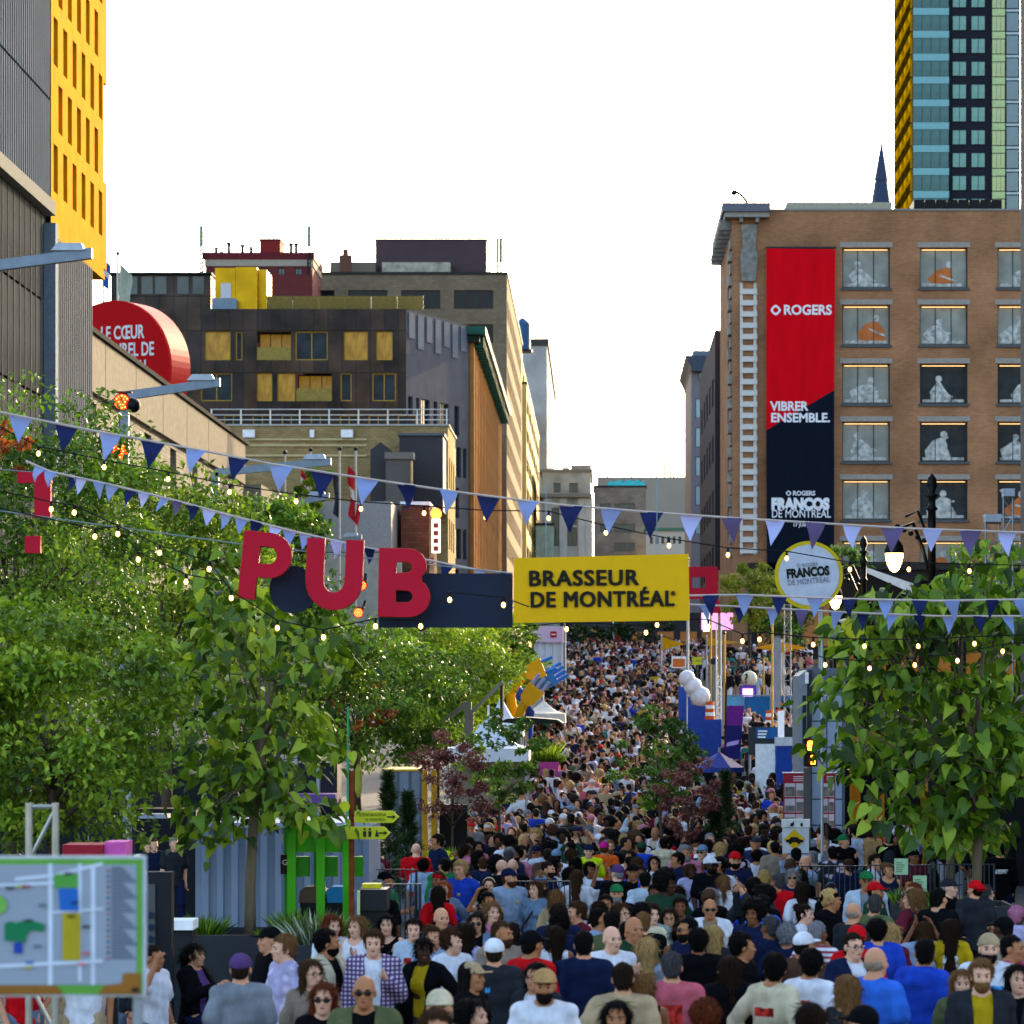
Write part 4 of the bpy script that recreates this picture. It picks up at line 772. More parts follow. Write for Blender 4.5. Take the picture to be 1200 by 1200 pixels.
def green_frame():
    d = 42; g = ground(d); t = thing('green_recycling_frame', 'bright green steel recycling station with three posts and header', 'recycling station', (X(372, d), d, g-.02))
    m = pmat('signal_green', '3f9a12', .45, 0, .06); s = lambda a: X(a, d)
    pm = MB().box(-.055, .055, -.06, .06, 0, Z(966, d)-g+.02).mesh('post', m)
    for px in (342, 376, 407): inst('post', pm, t, Vector((s(px), d, g-.02))-t.location)
    pm2 = MB().box(-.05, .05, -.06, .06, 0, Z(972, d)-g+.02).mesh('rear_post', pmat('signal_green_dark', '2b7a10', .5))
    for px in (333, 368): inst('rear_post', pm2, t, Vector((s(px), d+.6, g-.02))-t.location)
    MB().box(s(334), s(412), d+.07, d+.14, Z(999, d), Z(968, d)).build('header_panel', m, t)
    pb = MB().box(-.13, .13, .08, .2, -.13, .13).mesh('symbol_panel', pmat('signal_green_dark', '2b7a10', .5))
    for px in (350, 383, 413): inst('symbol_panel', pb, t, Vector((s(px), d, Z(1016, d)))-t.location)
    for px, c in ((354, '58c01a'), (386, '2a8fd0'), (418, 'd8c020')): MB().box(s(px), s(px+5), d+.22, d+.26, Z(1028, d), Z(1004, d)).build('colour_edge', pmat('edge'+c, c, .5), t)
    MB().box(s(326), s(336), d+.3, d+.36, Z(1026, d), Z(1003, d)).build('notice', pmat('notice_brown', '2e1f1a', .6), t)
    lettering('Ge', t, Vector((s(328), d+.29, Z(1015, d)))-t.location, .1, WHITE)
    dk = pmat('bin_black', '17181b', .5, 0, .1)
    for px, c, lab in ((364, '5a4636', 'black recycling bin with brown lid behind green posts'), (395, '2480c0', 'black recycling bin with blue lid behind green posts')):
        q = thing('recycling_bin', lab, 'bin', (s(px), d+.5, g)); x = s(px)
        MB().box(x-.17, x+.17, d+.35, d+.75, g, Z(1060, d)).build('bin_body', dk, q)
        MB().prism([(x-.19, Z(1060, d)+.002), (x+.19, Z(1060, d)+.002), (x+.17, Z(1046, d)), (x+.1, Z(1041, d)), (x-.1, Z(1041, d)), (x-.17, Z(1046, d))], d+.33, d+.77).build('lid', pmat('lid'+c, c, .5), q)
    q = thing('waste_bin', 'large black waste bin with yellow band beside direction post', 'bin', (X(438, 41.5), 41.5, ground(41.5))); s = lambda a: X(a, 41.5); g = ground(41.5)
    MB().box(s(424), s(453), 41.3, 41.8, g, Z(1066, 41.5)).build('bin_body', dk, q); MB().box(s(422), s(455), 41.25, 41.85, Z(1066, 41.5)+.002, Z(1041, 41.5)).build('bin_hood', pmat('bin_black2', '202226', .4), q)
    MB().box(s(424), s(446), 41.5, 41.84, Z(1041, 41.5)+.002, Z(1036, 41.5)).build('lid', pmat('lid_yellow', 'c8b820', .5), q); MB().box(s(421), s(424), 41.1, 41.2, Z(1070, 41.5), Z(1042, 41.5)).build('pale_strip', pmat('pale_lime', 'c8d8a0', .5), q)
green_frame()
def arrows():
    d = 41; g = ground(d); t = thing('direction_post', 'rusty post with two lime yellow direction arrows', 'signpost', (X(412, d), d, g-.02)); s = lambda a: X(a, d)
    MB().tube([(s(412), d, g-.02), (s(412), d, Z(903, d))], .035, 10).build('post', pmat('rust', '6b3418', .8, 0, .3, 8), t)
    lm = pmat('lime_sign', 'b4b622', .5); bk = pmat('sign_ink', '2a2a18', .6)
    for (a, b_, y0, y1) in ((416, 468, 950, 964), (405, 458, 968.5, 983)):
        p = MB().prism([(s(a), Z(y1, d)), (s(b_-7), Z(y1, d)), (s(b_), Z((y0+y1)/2, d)), (s(b_-7), Z(y0, d)), (s(a), Z(y0, d))], d-.09, d-.05).build('arrow_board', lm, t)
        MB().box(s(b_-14), s(b_-5), d-.1, d-.092, Z((y0+y1)/2, d)-.01, Z((y0+y1)/2, d)+.01).build('arrow_shaft', bk, p)
        MB().prism([(s(b_-8), Z(y1-4, d)), (s(b_-3.5), Z((y0+y1)/2, d)), (s(b_-8), Z(y0+4, d)), (s(b_-6), Z((y0+y1)/2, d))], d-.1, d-.092).build('arrow_head', bk, p)
    lettering('SCÈNE BRASSEUR', t, Vector((s(421), d-.093, Z(956.3, d)))-t.location, .055, bk, width=s(453)-s(421), ext=.002); lettering('DE MONTRÉAL', t, Vector((s(428), d-.093, Z(962, d)))-t.location, .055, bk, width=s(453)-s(428), ext=.002)
    for px in (428, 434): MB().ball((s(px), d-.095, Z(971.5, d)), .016, 8, 6, (1, .3, 1)).build('pictogram', bk, t); MB().prism([(s(px-1.6), Z(980.5, d)), (s(px+1.6), Z(980.5, d)), (s(px+2), Z(973.6, d)), (s(px-2), Z(973.6, d))], d-.1, d-.092).build('pictogram', bk, t)
    MB().prism([(s(440), Z(980, d)), (s(445), Z(980, d)), (s(443), Z(975, d)), (s(442), Z(971, d))], d-.1, d-.092).build('pictogram', bk, t)
    MB().disc_y((s(404), d, Z(945, d)), .07, -.06, -.02, 20).build('lime_roundel', lm, t)
    q = thing('tall_green_pole', 'thin green tapering pole behind the direction post', 'pole', (X(408, 47), 47, ground(47))); MB().tube([(X(408, 47), 47, ground(47)), (X(408, 47), 47, Z(826, 47))], [.05, .015], 8).build('shaft', pmat('pole_green', '3f8a5c', .5), q); MB().ball((X(408, 47), 47, Z(826, 47)), .025, 8, 6).build('tip', BLACK, q)
    MB().lathe((X(420, 47), 47, Z(935, 47)), [(.01, 0), (.05, .1), (.05, .4), (.01, .5)], 10).build('leaf_flag', pmat('flag_ochre', '8a8428', .6), q)
arrows()
def map_board():
    d = 14.2; s = lambda a: X(a, d); z = lambda a: Z(a, d); g = ground(d)
    t = thing('map_board', 'large festival map board with green border and coloured site blocks', 'map board', (s(75), d, g))
    MB().box(s(-60), s(171), d, d+.03, z(1168), z(1003)).build('panel', pmat('map_frame', 'aab2bc', .4, .2), t)
    MB().box(s(-58), s(167), d-.004, d-.001, z(1165), z(1006.5)).build('border', pmat('map_green', '5f9a3c', .5), t)
    MB().box(s(-58), s(160), d-.008, d-.005, z(1154), z(1013)).build('sheet', pmat('map_grey', '8e96a4', .5, 0, .03), t)
    def blk(n_, a, b_, c, e, col, y=.011): MB().box(s(a), s(b_), d-y, d-y+.002, z(e), z(c)).build(n_, pmat('map'+col, col, .5), t)
    W_ = 'c4ccdc'
    for a, b_, c, e in ((57, 62, 1012, 1154), (92, 96, 1012, 1150), (107, 112, 1014, 1154)): blk('street_line', a, b_, c, e, W_)
    for p0, p1, w_ in (((18, 1030), (62, 1026), 4), ((62, 1026), (121, 1012), 3.5), ((-20, 1038), (78, 1034), 3.5), ((62, 1069), (122, 1065), 2.5), ((-20, 1133), (121, 1126), 4)):
        MB().prism([(s(p0[0]), z(p0[1]+w_/2)), (s(p1[0]), z(p1[1]+w_/2)), (s(p1[0]), z(p1[1]-w_/2)), (s(p0[0]), z(p0[1]-w_/2))], d-.014, d-.012).build('street_line', pmat('map'+W_, W_, .5), t)
    MB().prism([(s(69), z(1041)), (s(92), z(1041)), (s(93), z(1067)), (s(71), z(1067))], d-.018, d-.015).build('site_block', pmat('map_blue', '1f5fae', .5), t)
    blk('site_block', 74, 95, 1070, 1125, 'a8941c', .017); blk('site_block', 64, 92, 1024, 1040, '4f9440', .017)
    MB().prism([(s(6), z(1102)), (s(6), z(1082)), (s(12), z(1079)), (s(20), z(1081)), (s(32), z(1077)), (s(48), z(1081)), (s(54), z(1084)), (s(52), z(1091)), (s(36), z(1090)), (s(32), z(1096)), (s(31), z(1104))], d-.018, d-.015).build('site_block', pmat('map_deep_green', '157048', .5), t)
    blk('site_block', 17, 27, 1104, 1117, '20409a', .017); MB().disc_y((s(-2), d-.015, z(1060)), .042, -.003, 0, 20).build('site_block', pmat('map_leaf', '6faa4c', .5), t)
    for k, (a, c, col) in enumerate(((76, 1022, '30383c'), (84, 1056, '14305c'), (80, 1072, '3a3410'), (30, 1077, '20302c'), (46, 1059, '5a6068'), (40, 1107, '5a6068'), (97, 1084, '303438'), (8, 1039, '303030'), (20, 1037, 'a0a830'), (27, 1037, 'a03040'), (97, 1115, 'c06070'), (92, 1128, 'd07080'), (30, 1132, 'a09030'), (31, 1126, '3060a0'))): blk('map_note', a, a+9, c, c+3, col, .021)
    cols = ['6a3a4a', '8a4a3a', '9a8a3a', '3a4a6a', '3a6a6a', '7a3a4a', 'a06a70', '3a3a3a']
    for k in range(34):
        blk('legend_line', 131, 131+14+((k*37) % 17), 1016+k*3.2, 1017.8+k*3.2, '525a6e', .011)
        if k % 2: blk('legend_key', 125.5, 129, 1015.6+k*3.2, 1018.4+k*3.2, cols[k % 8], .011)
    MB().prism([(s(-40), z(1165)), (s(75), z(1165)), (s(66), z(1154.5)), (s(-40), z(1154.5))], d-.014, d-.009).build('footer_shape', pmat('map_ochre', '8a5a20', .5), t)
    MB().prism([(s(115), z(1165)), (s(165), z(1165)), (s(165), z(1140)), (s(145), z(1140)), (s(143), z(1152)), (s(124), z(1154))], d-.014, d-.009).build('footer_shape', pmat('map_ochre', '8a5a20', .5), t)
    blk('footer_logo', 155, 163, 1157, 1162, '20201c', .02)
    for px in (-30, 160): MB().box(s(px)-.02, s(px)+.02, d+.03, d+.07, g, z(1003)).build('leg', STEEL, t)
map_board()
def truss(t, x0, x1, y, z0, z1, r_, mat, step, deep=.0, name='truss'):
    for x in (x0, x1): MB().tube([(x, y, z0), (x, y, z1)], r_, 8).build('upright', mat, t)
    n = max(1, int((z1-z0)/step))
    for i in range(n):
        a = z0+(z1-z0)*i/n; c = z0+(z1-z0)*(i+1)/n; p, q = (x0, x1) if i % 2 else (x1, x0)
        MB().tube([(x0, y, c-.03), (x1, y, c-.03)], r_*.7, 6).build('rung', mat, t); MB().tube([(p, y, a), (q, y, c-.05)], r_*.6, 6).build('brace', mat, t)
def left_near():
    d = 26; t = thing('truss_tower', 'short aluminium truss frame rising behind the map board', 'truss', (X(49, d), d, 0)); al = pmat('aluminium', 'a8a49c', .35, .7)
    truss(t, X(34, d), X(65, d), d, 0, Z(941, d), .03, al, .42)
    t = thing('red_crate', 'red and pink box behind the map board', 'box', (X(110, 30), 30, 0)); 
    for px in (85, 130): MB().box(X(px, 30)-.03, X(px, 30)+.03, 30.2, 30.3, ground(30), Z(1004, 30)).build('leg', DARK, t)
    MB().box(X(73, 30), X(121, 30), 30, 30.5, Z(1004, 30), Z(990, 30)).build('red_side', pmat('crate_red', '8c1c2a', .6), t); MB().box(X(121, 30)+.002, X(146, 30), 30.05, 30.5, Z(1004, 30), Z(987, 30)).build('pink_side', pmat('crate_pink', 'c0509a', .6), t)
    t = thing('totem_sign', 'black sign totem with round dark portholes beside map board', 'sign', (X(186, 33), 33, 0))
    MB().box(X(172, 33), X(201, 33), 33, 33.2, ground(33), Z(1022, 33)).build('panel', pmat('totem_black', '1a1d22', .5), t)
    MB().box(X(173, 33), X(182, 33), 32.97, 32.999, Z(1108, 33), Z(1036, 33)).build('inset', pmat('totem_inset', '4a4d50', .5), t)
    for y in (1072, 1086, 1100): MB().disc_y((X(178, 33), 32.95, Z(y, 33)), .035, -.02, 0, 16).build('porthole', pmat('totem_blue', '1c2c3c', .3), t)
    t = thing('park_bench', 'white slab bench beside the black totem', 'bench', (X(212, 36), 36, ground(36))); MB().box(X(198, 36), X(226, 36), 36, 36.5, Z(1090, 36), Z(1079, 36)).build('seat', WHITE, t); MB().box(X(200, 36), X(224, 36), 36.1, 36.4, ground(36), Z(1090, 36)).build('plinth', DARK, t)
    # fence and stand behind the tree trunks
    t = thing('dark_stage_booth', 'dark booth with white counter behind the left tree trunks', 'booth', (X(190, 62), 62, ground(62))); MB().box(X(150, 62), X(222, 62), 63, 64, ground(62), Z(950, 62)).build('back_wall', pmat('booth_navy', '14161e', .7), t); MB().box(X(160, 62), X(200, 62), 61.5, 62, Z(958, 62), Z(953, 62)).build('lintel', pmat('lintel_pale', '8a90a0', .5), t)
    t = thing('grey_post', 'pale grey post behind the left tree', 'pole', (X(151, 55), 55, ground(55))); MB().tube([(X(151, 55), 55, ground(55)), (X(151, 55), 55, Z(925, 55))], .05, 8).build('shaft', STEEL, t); MB().ball((X(151, 55), 55, Z(925, 55)), .055, 8, 6).build('cap', STEEL, t)
left_near()
def left_screen():
    t = thing('dark_screen', 'added long dark screen hiding bright ground behind the left tree trunks', 'fence', (X(120, 84), 84, ground(84)))  # dark panels added to cover the sunlit ground behind the trunks
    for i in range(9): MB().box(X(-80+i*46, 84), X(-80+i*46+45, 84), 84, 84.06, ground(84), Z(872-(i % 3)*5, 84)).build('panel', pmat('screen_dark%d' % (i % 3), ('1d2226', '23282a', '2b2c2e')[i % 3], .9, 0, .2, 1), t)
    t = thing('dark_backdrop', 'added dark stall row behind the right large-leaved trees', 'backdrop', (X(1100, 106), 106, ground(106)))  # dark row added so that the sunlit ground does not show through
    for i in range(7): MB().box(X(972+i*38, 106), X(972+i*38+37, 106), 106, 106.1, ground(106), Z(716-(i % 2)*4, 106)).build('panel', pmat('backdrop_dark%d' % (i % 3), ('17181a', '221f1e', '2a2622')[i % 3], .9, 0, .3, 1), t)
    for i in range(7): MB().box(X(980+i*38, 106), X(1000+i*38, 106), 105.9, 105.99, Z(790, 106), Z(765, 106)).build('glow_patch', pmat('backdrop_glow', '6a4a20', .6, 0, .4, 2, emit='ffae50', estr=.02), t)  # warm glowing patches added on the dark row
left_screen()
def barrier(label, px0, px1, pyt, d, n, rz=0):
    g = ground(d); zt = Z(pyt, d); x0, x1 = X(px0, d), X(px1, d); t = thing('crowd_barrier', label, 'barrier', ((x0+x1)/2, d, g), group='steel crowd barriers'); m = pmat('barrier_steel', '3c4046', .45, .5)
    MB().tube([(x0, d, g+.1), (x0, d, zt), (x1, d, zt), (x1, d, g+.1)], .022, 6).build('frame', m, t); MB().tube([(x0, d, g+.22), (x1, d, g+.22)], .018, 6).build('bottom_rail', m, t)
    bm = MB().tube([(0, 0, g+.22), (0, 0, zt)], .009, 5).mesh('bar', m)
    for i in range(1, n): inst('bar', bm, t, Vector((x0+(x1-x0)*i/n, d, 0))-t.location)
    for x in (x0+.25, x1-.25): MB().box(x-.02, x+.02, d-.3, d+.3, g, g+.1).build('foot', m, t)
barrier('dark barrier in front of pink-sweatered onlooker', 432, 488, 1019, 46, 9); barrier('dark barrier beside green vested steward', 452, 492, 1036, 43.5, 7); barrier('barrier rail in the crowd before hi-vis worker', 590, 668, 1033, 45.5, 12); barrier('barrier below the car pictogram panel', 940, 1015, 1015, 50, 12); barrier('barrier under the right tree', 1020, 1090, 1014, 50.3, 12); barrier('barrier behind the right tree trunk', 1095, 1165, 1013, 50.6, 12)
# ------------------------------------------------------------------ mid left: tents, boom, plug sculpture
def tent(label, px0, px1, ptop, peave, d, depth, mat, wall_mat=None, cat='tent', side=True):
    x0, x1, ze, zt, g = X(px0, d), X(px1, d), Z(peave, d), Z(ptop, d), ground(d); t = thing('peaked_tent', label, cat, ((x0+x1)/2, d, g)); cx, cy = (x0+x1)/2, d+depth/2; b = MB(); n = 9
    ring = []
    for k in range(n+1):
        u = k/n; s = (1-u); cur = ze+(zt-ze)*(u**1.9); ring.append([(cx+(x0-cx)*s, cy-(depth/2)*s, cur), (cx+(x1-cx)*s, cy-(depth/2)*s, cur), (cx+(x1-cx)*s, cy+(depth/2)*s, cur), (cx+(x0-cx)*s, cy+(depth/2)*s, cur)])
    vs = [v for r_ in ring for v in r_]; fs = [(k*4+j, k*4+(j+1) % 4, (k+1)*4+(j+1) % 4, (k+1)*4+j) for k in range(n) for j in range(4)]; b.add(vs, fs); b.build('canopy', mat, t)
    v = .35; b = MB(); b.box(x0, x1, d-.015, d-.003, ze-v, ze); b.box(x0-.015, x0-.003, d, d+depth, ze-v, ze); b.box(x1+.003, x1+.015, d, d+depth, ze-v, ze); b.box(x0, x1, d+depth+.003, d+depth+.015, ze-v, ze); b.build('valance', mat, t)
    for x in (x0+.05, x1-.05):
        for y in (d+.05, d+depth-.05): MB().tube([(x, y, g), (x, y, ze)], .035, 6).build('leg', STEEL, t)
    MB().tube([(cx, cy, zt-.1), (cx, cy, zt+.25)], .03, 6).build('finial', WHITE, t)
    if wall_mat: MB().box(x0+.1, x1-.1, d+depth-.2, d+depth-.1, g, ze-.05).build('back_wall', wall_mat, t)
    return t
TW = pmat('tent_white', 'c9ccd4', .7, 0, .05, 2)
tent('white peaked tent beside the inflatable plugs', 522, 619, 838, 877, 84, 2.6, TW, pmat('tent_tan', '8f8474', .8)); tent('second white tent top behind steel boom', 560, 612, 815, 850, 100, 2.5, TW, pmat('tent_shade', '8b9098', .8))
tent('low pale tent below the inflatable plugs', 610, 662, 820, 836, 118, 2.4, pmat('tent_cream', 'cfc8bc', .7), None)
def midleft():
    d = 150; t = thing('marquee', 'tall white marquee with pink lit sign band at the crowd edge', 'marquee', (X(645, d), d, ground(d))); s = lambda a: X(a, d); g = ground(d)
    b = MB(); corrugated(b, (s(626), d, g), (1, 0, 0), s(661)-s(626), Z(753, d)-g, (0, -1, 0), .35, .06); b.build('curtain', TW, t); MB().box(s(626), s(661), d+.07, d+4, g, Z(753, d)).build('body', TW, t)
    p = MB().box(s(624), s(660), d-.2, d+3, Z(753, d), Z(734, d)).build('sign_band', pmat('band_pink', 'cdb2cc', .5, 0, .1, .8), t); MB().box(s(645), s(652.5), d-.24, d-.203, Z(747, d), Z(740, d)).build('red_logo', pmat('logo_red', 'b01020', .5), t); MB().box(s(646.2), s(651.2), d-.26, d-.243, Z(744.2, d), Z(742.8, d)).build('logo_bar', WHITE, t)
    MB().tube([(s(662), d-.3, g), (s(662), d-.3, Z(690, d))], .06, 8).build('pole', STEEL, t)
    b = MB().prism([(s(610), Z(781, d)), (s(648), Z(778, d)), (s(625), Z(773, d)), (s(606), Z(776, d))], d-3, d-.4); b.build('black_awning', BLACK, t)
    # yellow portal and pale container
    d = 63; s = lambda a: X(a, d); g = ground(d); t = thing('yellow_portal_container', 'pale container with yellow portal posts beside red maple', 'container', (s(480), d, g)); MB().box(s(452), s(494), d, d+2.4, g, Z(904, d)).build('body', pmat('container_pale', '7d8794', .6), t); MB().box(s(450), s(496), d-.03, d+2.4, Z(904, d)+.002, Z(901.5, d)).build('yellow_edge', pmat('edge_yellow', 'c09a28', .5), t)
    for a in (453, 466, 480, 493): MB().box(s(a)-.02, s(a)+.02, d-.05, d-.003, g, Z(904, d)).build('rib', pmat('container_rib', '59626e', .6), t)
    for a in (495, 506): MB().box(s(a), s(a+6), d-.2, d+.1, g, Z(902, d)).build('portal_post', pmat('portal_yellow', 'c08a1c', .55), t)
    MB().box(s(512), s(545), d+1, d+1.2, g, Z(945, d)).build('dark_infill', BLACK, t)
    # steel boom
    d = 95; t = thing('steel_boom', 'jointed grey steel boom reaching over the left tents', 'boom', (X(550, d), d, ground(d))); m = pmat('boom_steel', '78756e', .5, .4)
    def beam(n_, a, b_, r_): p, q = Vector(P3(*a, d)), Vector(P3(*b_, d)); u = (q-p).normalized(); k = u.cross(Vector((0, 1, 0))).normalized(); MB().obox(p-k*r_-Vector((0, r_, 0)), q-p, Vector((0, 2*r_, 0)), k*-2*r_*-1).build(n_, m, t)
    beam('boom_arm', (506, 856), (547, 824), .07); beam('boom_arm', (553, 834), (589, 799), .05); beam('boom_mast', (548.5, 880), (548.5, 822), .1); beam('boom_leg', (553, 834), (553, 880), .05); MB().tube([P3(548.5, 880, d), (X(548.5, d), d, ground(d))], .1, 8).build('boom_leg', m, t)
    t = thing('lit_mast', 'slim mast with orange lit edge beside the plugs', 'mast', (X(588, d), d, ground(d))); MB().box(X(586, d), X(588.6, d), d, d+.15, ground(d), Z(797, d)).build('dark_side', DARK, t); MB().box(X(588.7, d), X(590.5, d), d, d+.1, Z(842, d), Z(799, d)).build('lit_side', pmat('mast_orange', 'd0905c', .5), t)  # lit edge of the steel mast is put into its colour as orange
    # black flat canopy on a white pole
    d = 90; t = thing('flat_parasol', 'wide black flat canopy on a pale pole above the crowd', 'parasol', (X(617, d), d, ground(d))); MB().tube([(X(617, d), d, ground(d)), (X(617, d), d, Z(840, d))], .05, 8).build('pole', pmat('pole_cream', 'b4a898', .5), t); MB().prism([(X(586, d), Z(846, d)), (X(617, d), Z(849, d)), (X(660, d), Z(847, d)), (X(654, d), Z(843, d)), (X(617, d), Z(840, d)), (X(595, d), Z(842, d))], d-1.2, d+1.2).build('canopy', BLACK, t)
    # inflatable plugs: yellow and blue tubes ending in plugs
    d = 112; yl = pmat('inflatable_yellow', 'd89a06', .4, 0, .05); bl = pmat('inflatable_blue', '1a3f9c', .4, 0, .05); lb = pmat('inflatable_light_blue', '2a70c0', .4); gyy = pmat('plug_pin', '8f90b8', .4, .2)
    def plug(label, path, hose, head, a, mh, hm, pins, d):
        t = thing('plug_sculpture', label, 'sculpture', (P3(*path[0], d)[0], d, ground(d)), group='inflatable plug sculptures')
        P = [P3(*p, d) for p in path]; MB().tube([(P[0][0], d, ground(d))]+P, .17, 10).build('hose', hose, t, smooth=True)
        c = Vector(P3(*head, d)); ca, sa = math.cos(a), math.sin(a); u = Vector((ca, 0, sa)); v = Vector((-sa, 0, ca)); poly = [(-.36, -.15), (-.18, -.28), (.34, -.33), (.34, .33), (-.18, .28), (-.36, .15)]
        MB().prism([tuple((c+u*x+v*z).xz) for x, z in poly], d-.26, d+.26).build('plug_head', mh, t)
        for o in pins: p = c+u*.34+v*o; MB().tube([p, p+u*.42], .06, 8).build('pin', hm, t)
    plug('yellow inflatable plug raised above the crowd on a bent hose', [(601, 868), (603, 840), (598, 815), (606, 800), (618, 790)], yl, (626, 786), R(22), yl, lb, (-.2, .2), 112); plug('lower yellow inflatable plug with pale pins', [(604, 870), (606, 845), (612, 828), (617, 822)], yl, (622, 815), R(52), yl, gyy, (-.22, .0, .22), 111.2); plug('blue inflatable plug on a curved dark blue hose', [(618, 868), (621, 835), (612, 818), (602, 800), (592, 800), (612, 812), (632, 806)], bl, (640, 797), R(32), lb, lb, (-.24, -.08, .08, .24), 113)
midleft()
# ------------------------------------------------------------------ mid right
def midright():
    NAVY = pmat('hoarding_blue', '1f5f96', .6, 0, .08, 1.5); RB = pmat('royal_blue', '1d3f94', .55)
    d = 120; t = thing('balloon_column', 'three big white balloons stacked in a leaning column', 'balloon', (X(812, d), d, ground(d))); wb = pmat('balloon_white', 'cfcfd6', .35)
    for px, py, r_ in ((805, 795, 9.6), (812, 804.5, 10.6), (820.5, 816, 11.8)): MB().ball((X(px, d), d, Z(py, d)), r_*d/F, 24, 14).build('balloon', wb, t, smooth=True)
    MB().tube([(X(805, d), d+.1, ground(d)), (X(805, d), d+.1, Z(800, d))], .03, 6).build('pole', STEEL, t)
    d = 121; t = thing('blue_stand', 'royal blue stepped panels below the white balloons', 'stand', (X(815, d), d, ground(d))); MB().prism([(X(796, d), ground(d)), (X(830, d), ground(d)), (X(830, d), Z(828, d)), (X(811, d), Z(826, d)), (X(804, d), Z(806, d)), (X(796, d), Z(804, d))], d+.3, d+1.5).build('tall_panel', RB, t); MB().box(X(830, d)+.003, X(846, d), d+.3, d+1.5, ground(d), Z(843, d)).build('low_panel', RB, t)
    d = 136; g = ground(d); t = thing('blue_hoarding', 'blue fabric covered fence panels behind the info kiosk', 'fence', (X(890, d), d, g))
    for i, (a, b_) in enumerate(((846, 871), (872, 902), (903, 935))): MB().box(X(a, d), X(b_, d), d, d+.05, g, Z(816, d)).build('panel', NAVY if i else pmat('hoarding_light', '5c9cc4', .6), t)
    for a in (846, 871.5, 902.5, 935): MB().tube([(X(a, d), d-.05, g), (X(a, d), d-.05, Z(814, d))], .03, 6).build('post', STEEL, t)
    MB().tube([(X(846, d), d-.05, Z(815, d)), (X(935, d), d-.05, Z(815, d))], .03, 6).build('rail', STEEL, t)
    for px, py, d, lab in ((832, 843, 118, 'orange striped traffic drum on the blue stand'), (902, 852, 124, 'orange and white striped traffic drum before blue hoarding'), (914, 851, 126, 'traffic drum behind the white slab')):
        t = thing('traffic_drum', lab, 'traffic drum', (X(px, d), d, Z(py, d)-.003)); c = (X(px, d), d, Z(py, d)); om = pmat('drum_orange', 'c8501c', .5)
        for k in range(5): MB().lathe((c[0], c[1], c[2]+k*.13), [(.18-.008*k, 0), (.176-.008*k, .128)], 14).build('band', om if k % 2 == 0 else WHITE, t)
        if d > 118: MB().box(X(px-8, d), X(px+8, d), d-.3, d+.3, ground(d), Z(py, d)-.004).build('plinth', CONC, t)
    d = 141; t = thing('question_ball', 'cream globe with black question mark on purple box', 'sign', (X(877, d), d, ground(d))); MB().box(X(867, d), X(886, d), d-.2, d+.4, ground(d), Z(803, d)).build('box', pmat('box_purple', '5c3a92', .5), t); MB().box(X(870, d), X(882, d), d-.25, d-.203, Z(818, d), Z(807, d)).build('screen', pmat('screen_pink', 'b080d0', .4, emit='e0a0ff', estr=.6), t)
    MB().ball((X(878, d), d, Z(795, d)), 9*d/F, 24, 14).build('globe', pmat('globe_cream', 'c9bfa4', .5), t, smooth=True); lettering('?', t, Vector((X(871.5, d), d-.36, Z(800, d)))-t.location, .55, BLACK, bold=.02)
    d = 100; t = thing('feather_banner', 'purple and navy vertical feather banner in front of blue fence', 'banner', (X(851, d), d, ground(d))); MB().tube([(X(849, d), d, ground(d)), (X(851, d), d, Z(800, d))], .03, 6).build('pole', BLACK, t)
    MB().prism([(X(848, d), Z(888, d)), (X(867, d), Z(890, d)), (X(870, d), Z(850, d)), (X(851, d), Z(850, d))], d-.05, d-.03).build('lower_cloth', pmat('banner_navy', '1c1c5c', .7), t); MB().prism([(X(851, d), Z(850, d)+.003), (X(870, d), Z(850, d)+.003), (X(872, d), Z(827, d)), (X(852, d), Z(827, d))], d-.05, d-.03).build('upper_cloth', pmat('banner_violet', '642078', .7), t)
    MB().prism([(X(851, d), Z(875, d)), (X(865, d), Z(872, d)), (X(866, d), Z(867, d)), (X(852, d), Z(870, d))], d-.07, d-.053).build('print', pmat('print_lilac', 'a890d0', .6), t)
    d = 80; g = ground(d); t = thing('blue_parasol', 'open royal blue parasol beside the dark pine', 'parasol', (X(843, d), d, g)); n = 8; cx, cz = X(843, d), Z(881, d); rr = 31*d/F; ze = Z(899, d); um = pmat('parasol_blue', '26367e', .6, 0, .06)
    for j in range(n):
        q0, q1 = 2*math.pi*(j+.5)/n, 2*math.pi*(j+1.5)/n; MB().add([(cx, d, cz), (cx+rr*math.cos(q0), d+rr*math.sin(q0), ze), (cx+rr*math.cos(q1), d+rr*math.sin(q1), ze), (cx, d, cz-.03), (cx+rr*math.cos(q0), d+rr*math.sin(q0), ze-.12), (cx+rr*math.cos(q1), d+rr*math.sin(q1), ze-.12)], [(0, 1, 2), (1, 4, 5, 2), (3, 5, 4)]).build('gore', um, t)
    MB().tube([(cx, d, g), (cx, d, cz+.1)], .03, 8).build('pole', STEEL, t)
    # information kiosk
    d = 95; s = lambda a: X(a, d); g = ground(d); t = thing('info_kiosk', 'blue and white information counter with lettered dark board', 'kiosk', (s(908), d, g)); MB().box(s(878), s(935), d+.5, d+.6, Z(885, d), Z(852, d)).build('board', pmat('board_charcoal', '33383a', .6), t); MB().box(s(887), s(912), d+.44, d+.497, Z(866, d), Z(853, d)).build('blue_sign', pmat('kiosk_blue', '1c5288', .5), t)
    for k, y in enumerate((857, 860.5, 864)): MB().box(s(889), s(900-k), d+.42, d+.437, Z(y, d)-.025, Z(y, d)+.025).build('print_line', WHITE, t)
    for px in (880, 934): MB().tube([(s(px), d+.7, g), (s(px), d+.7, Z(852, d))], .04, 6).build('post', STEEL, t)
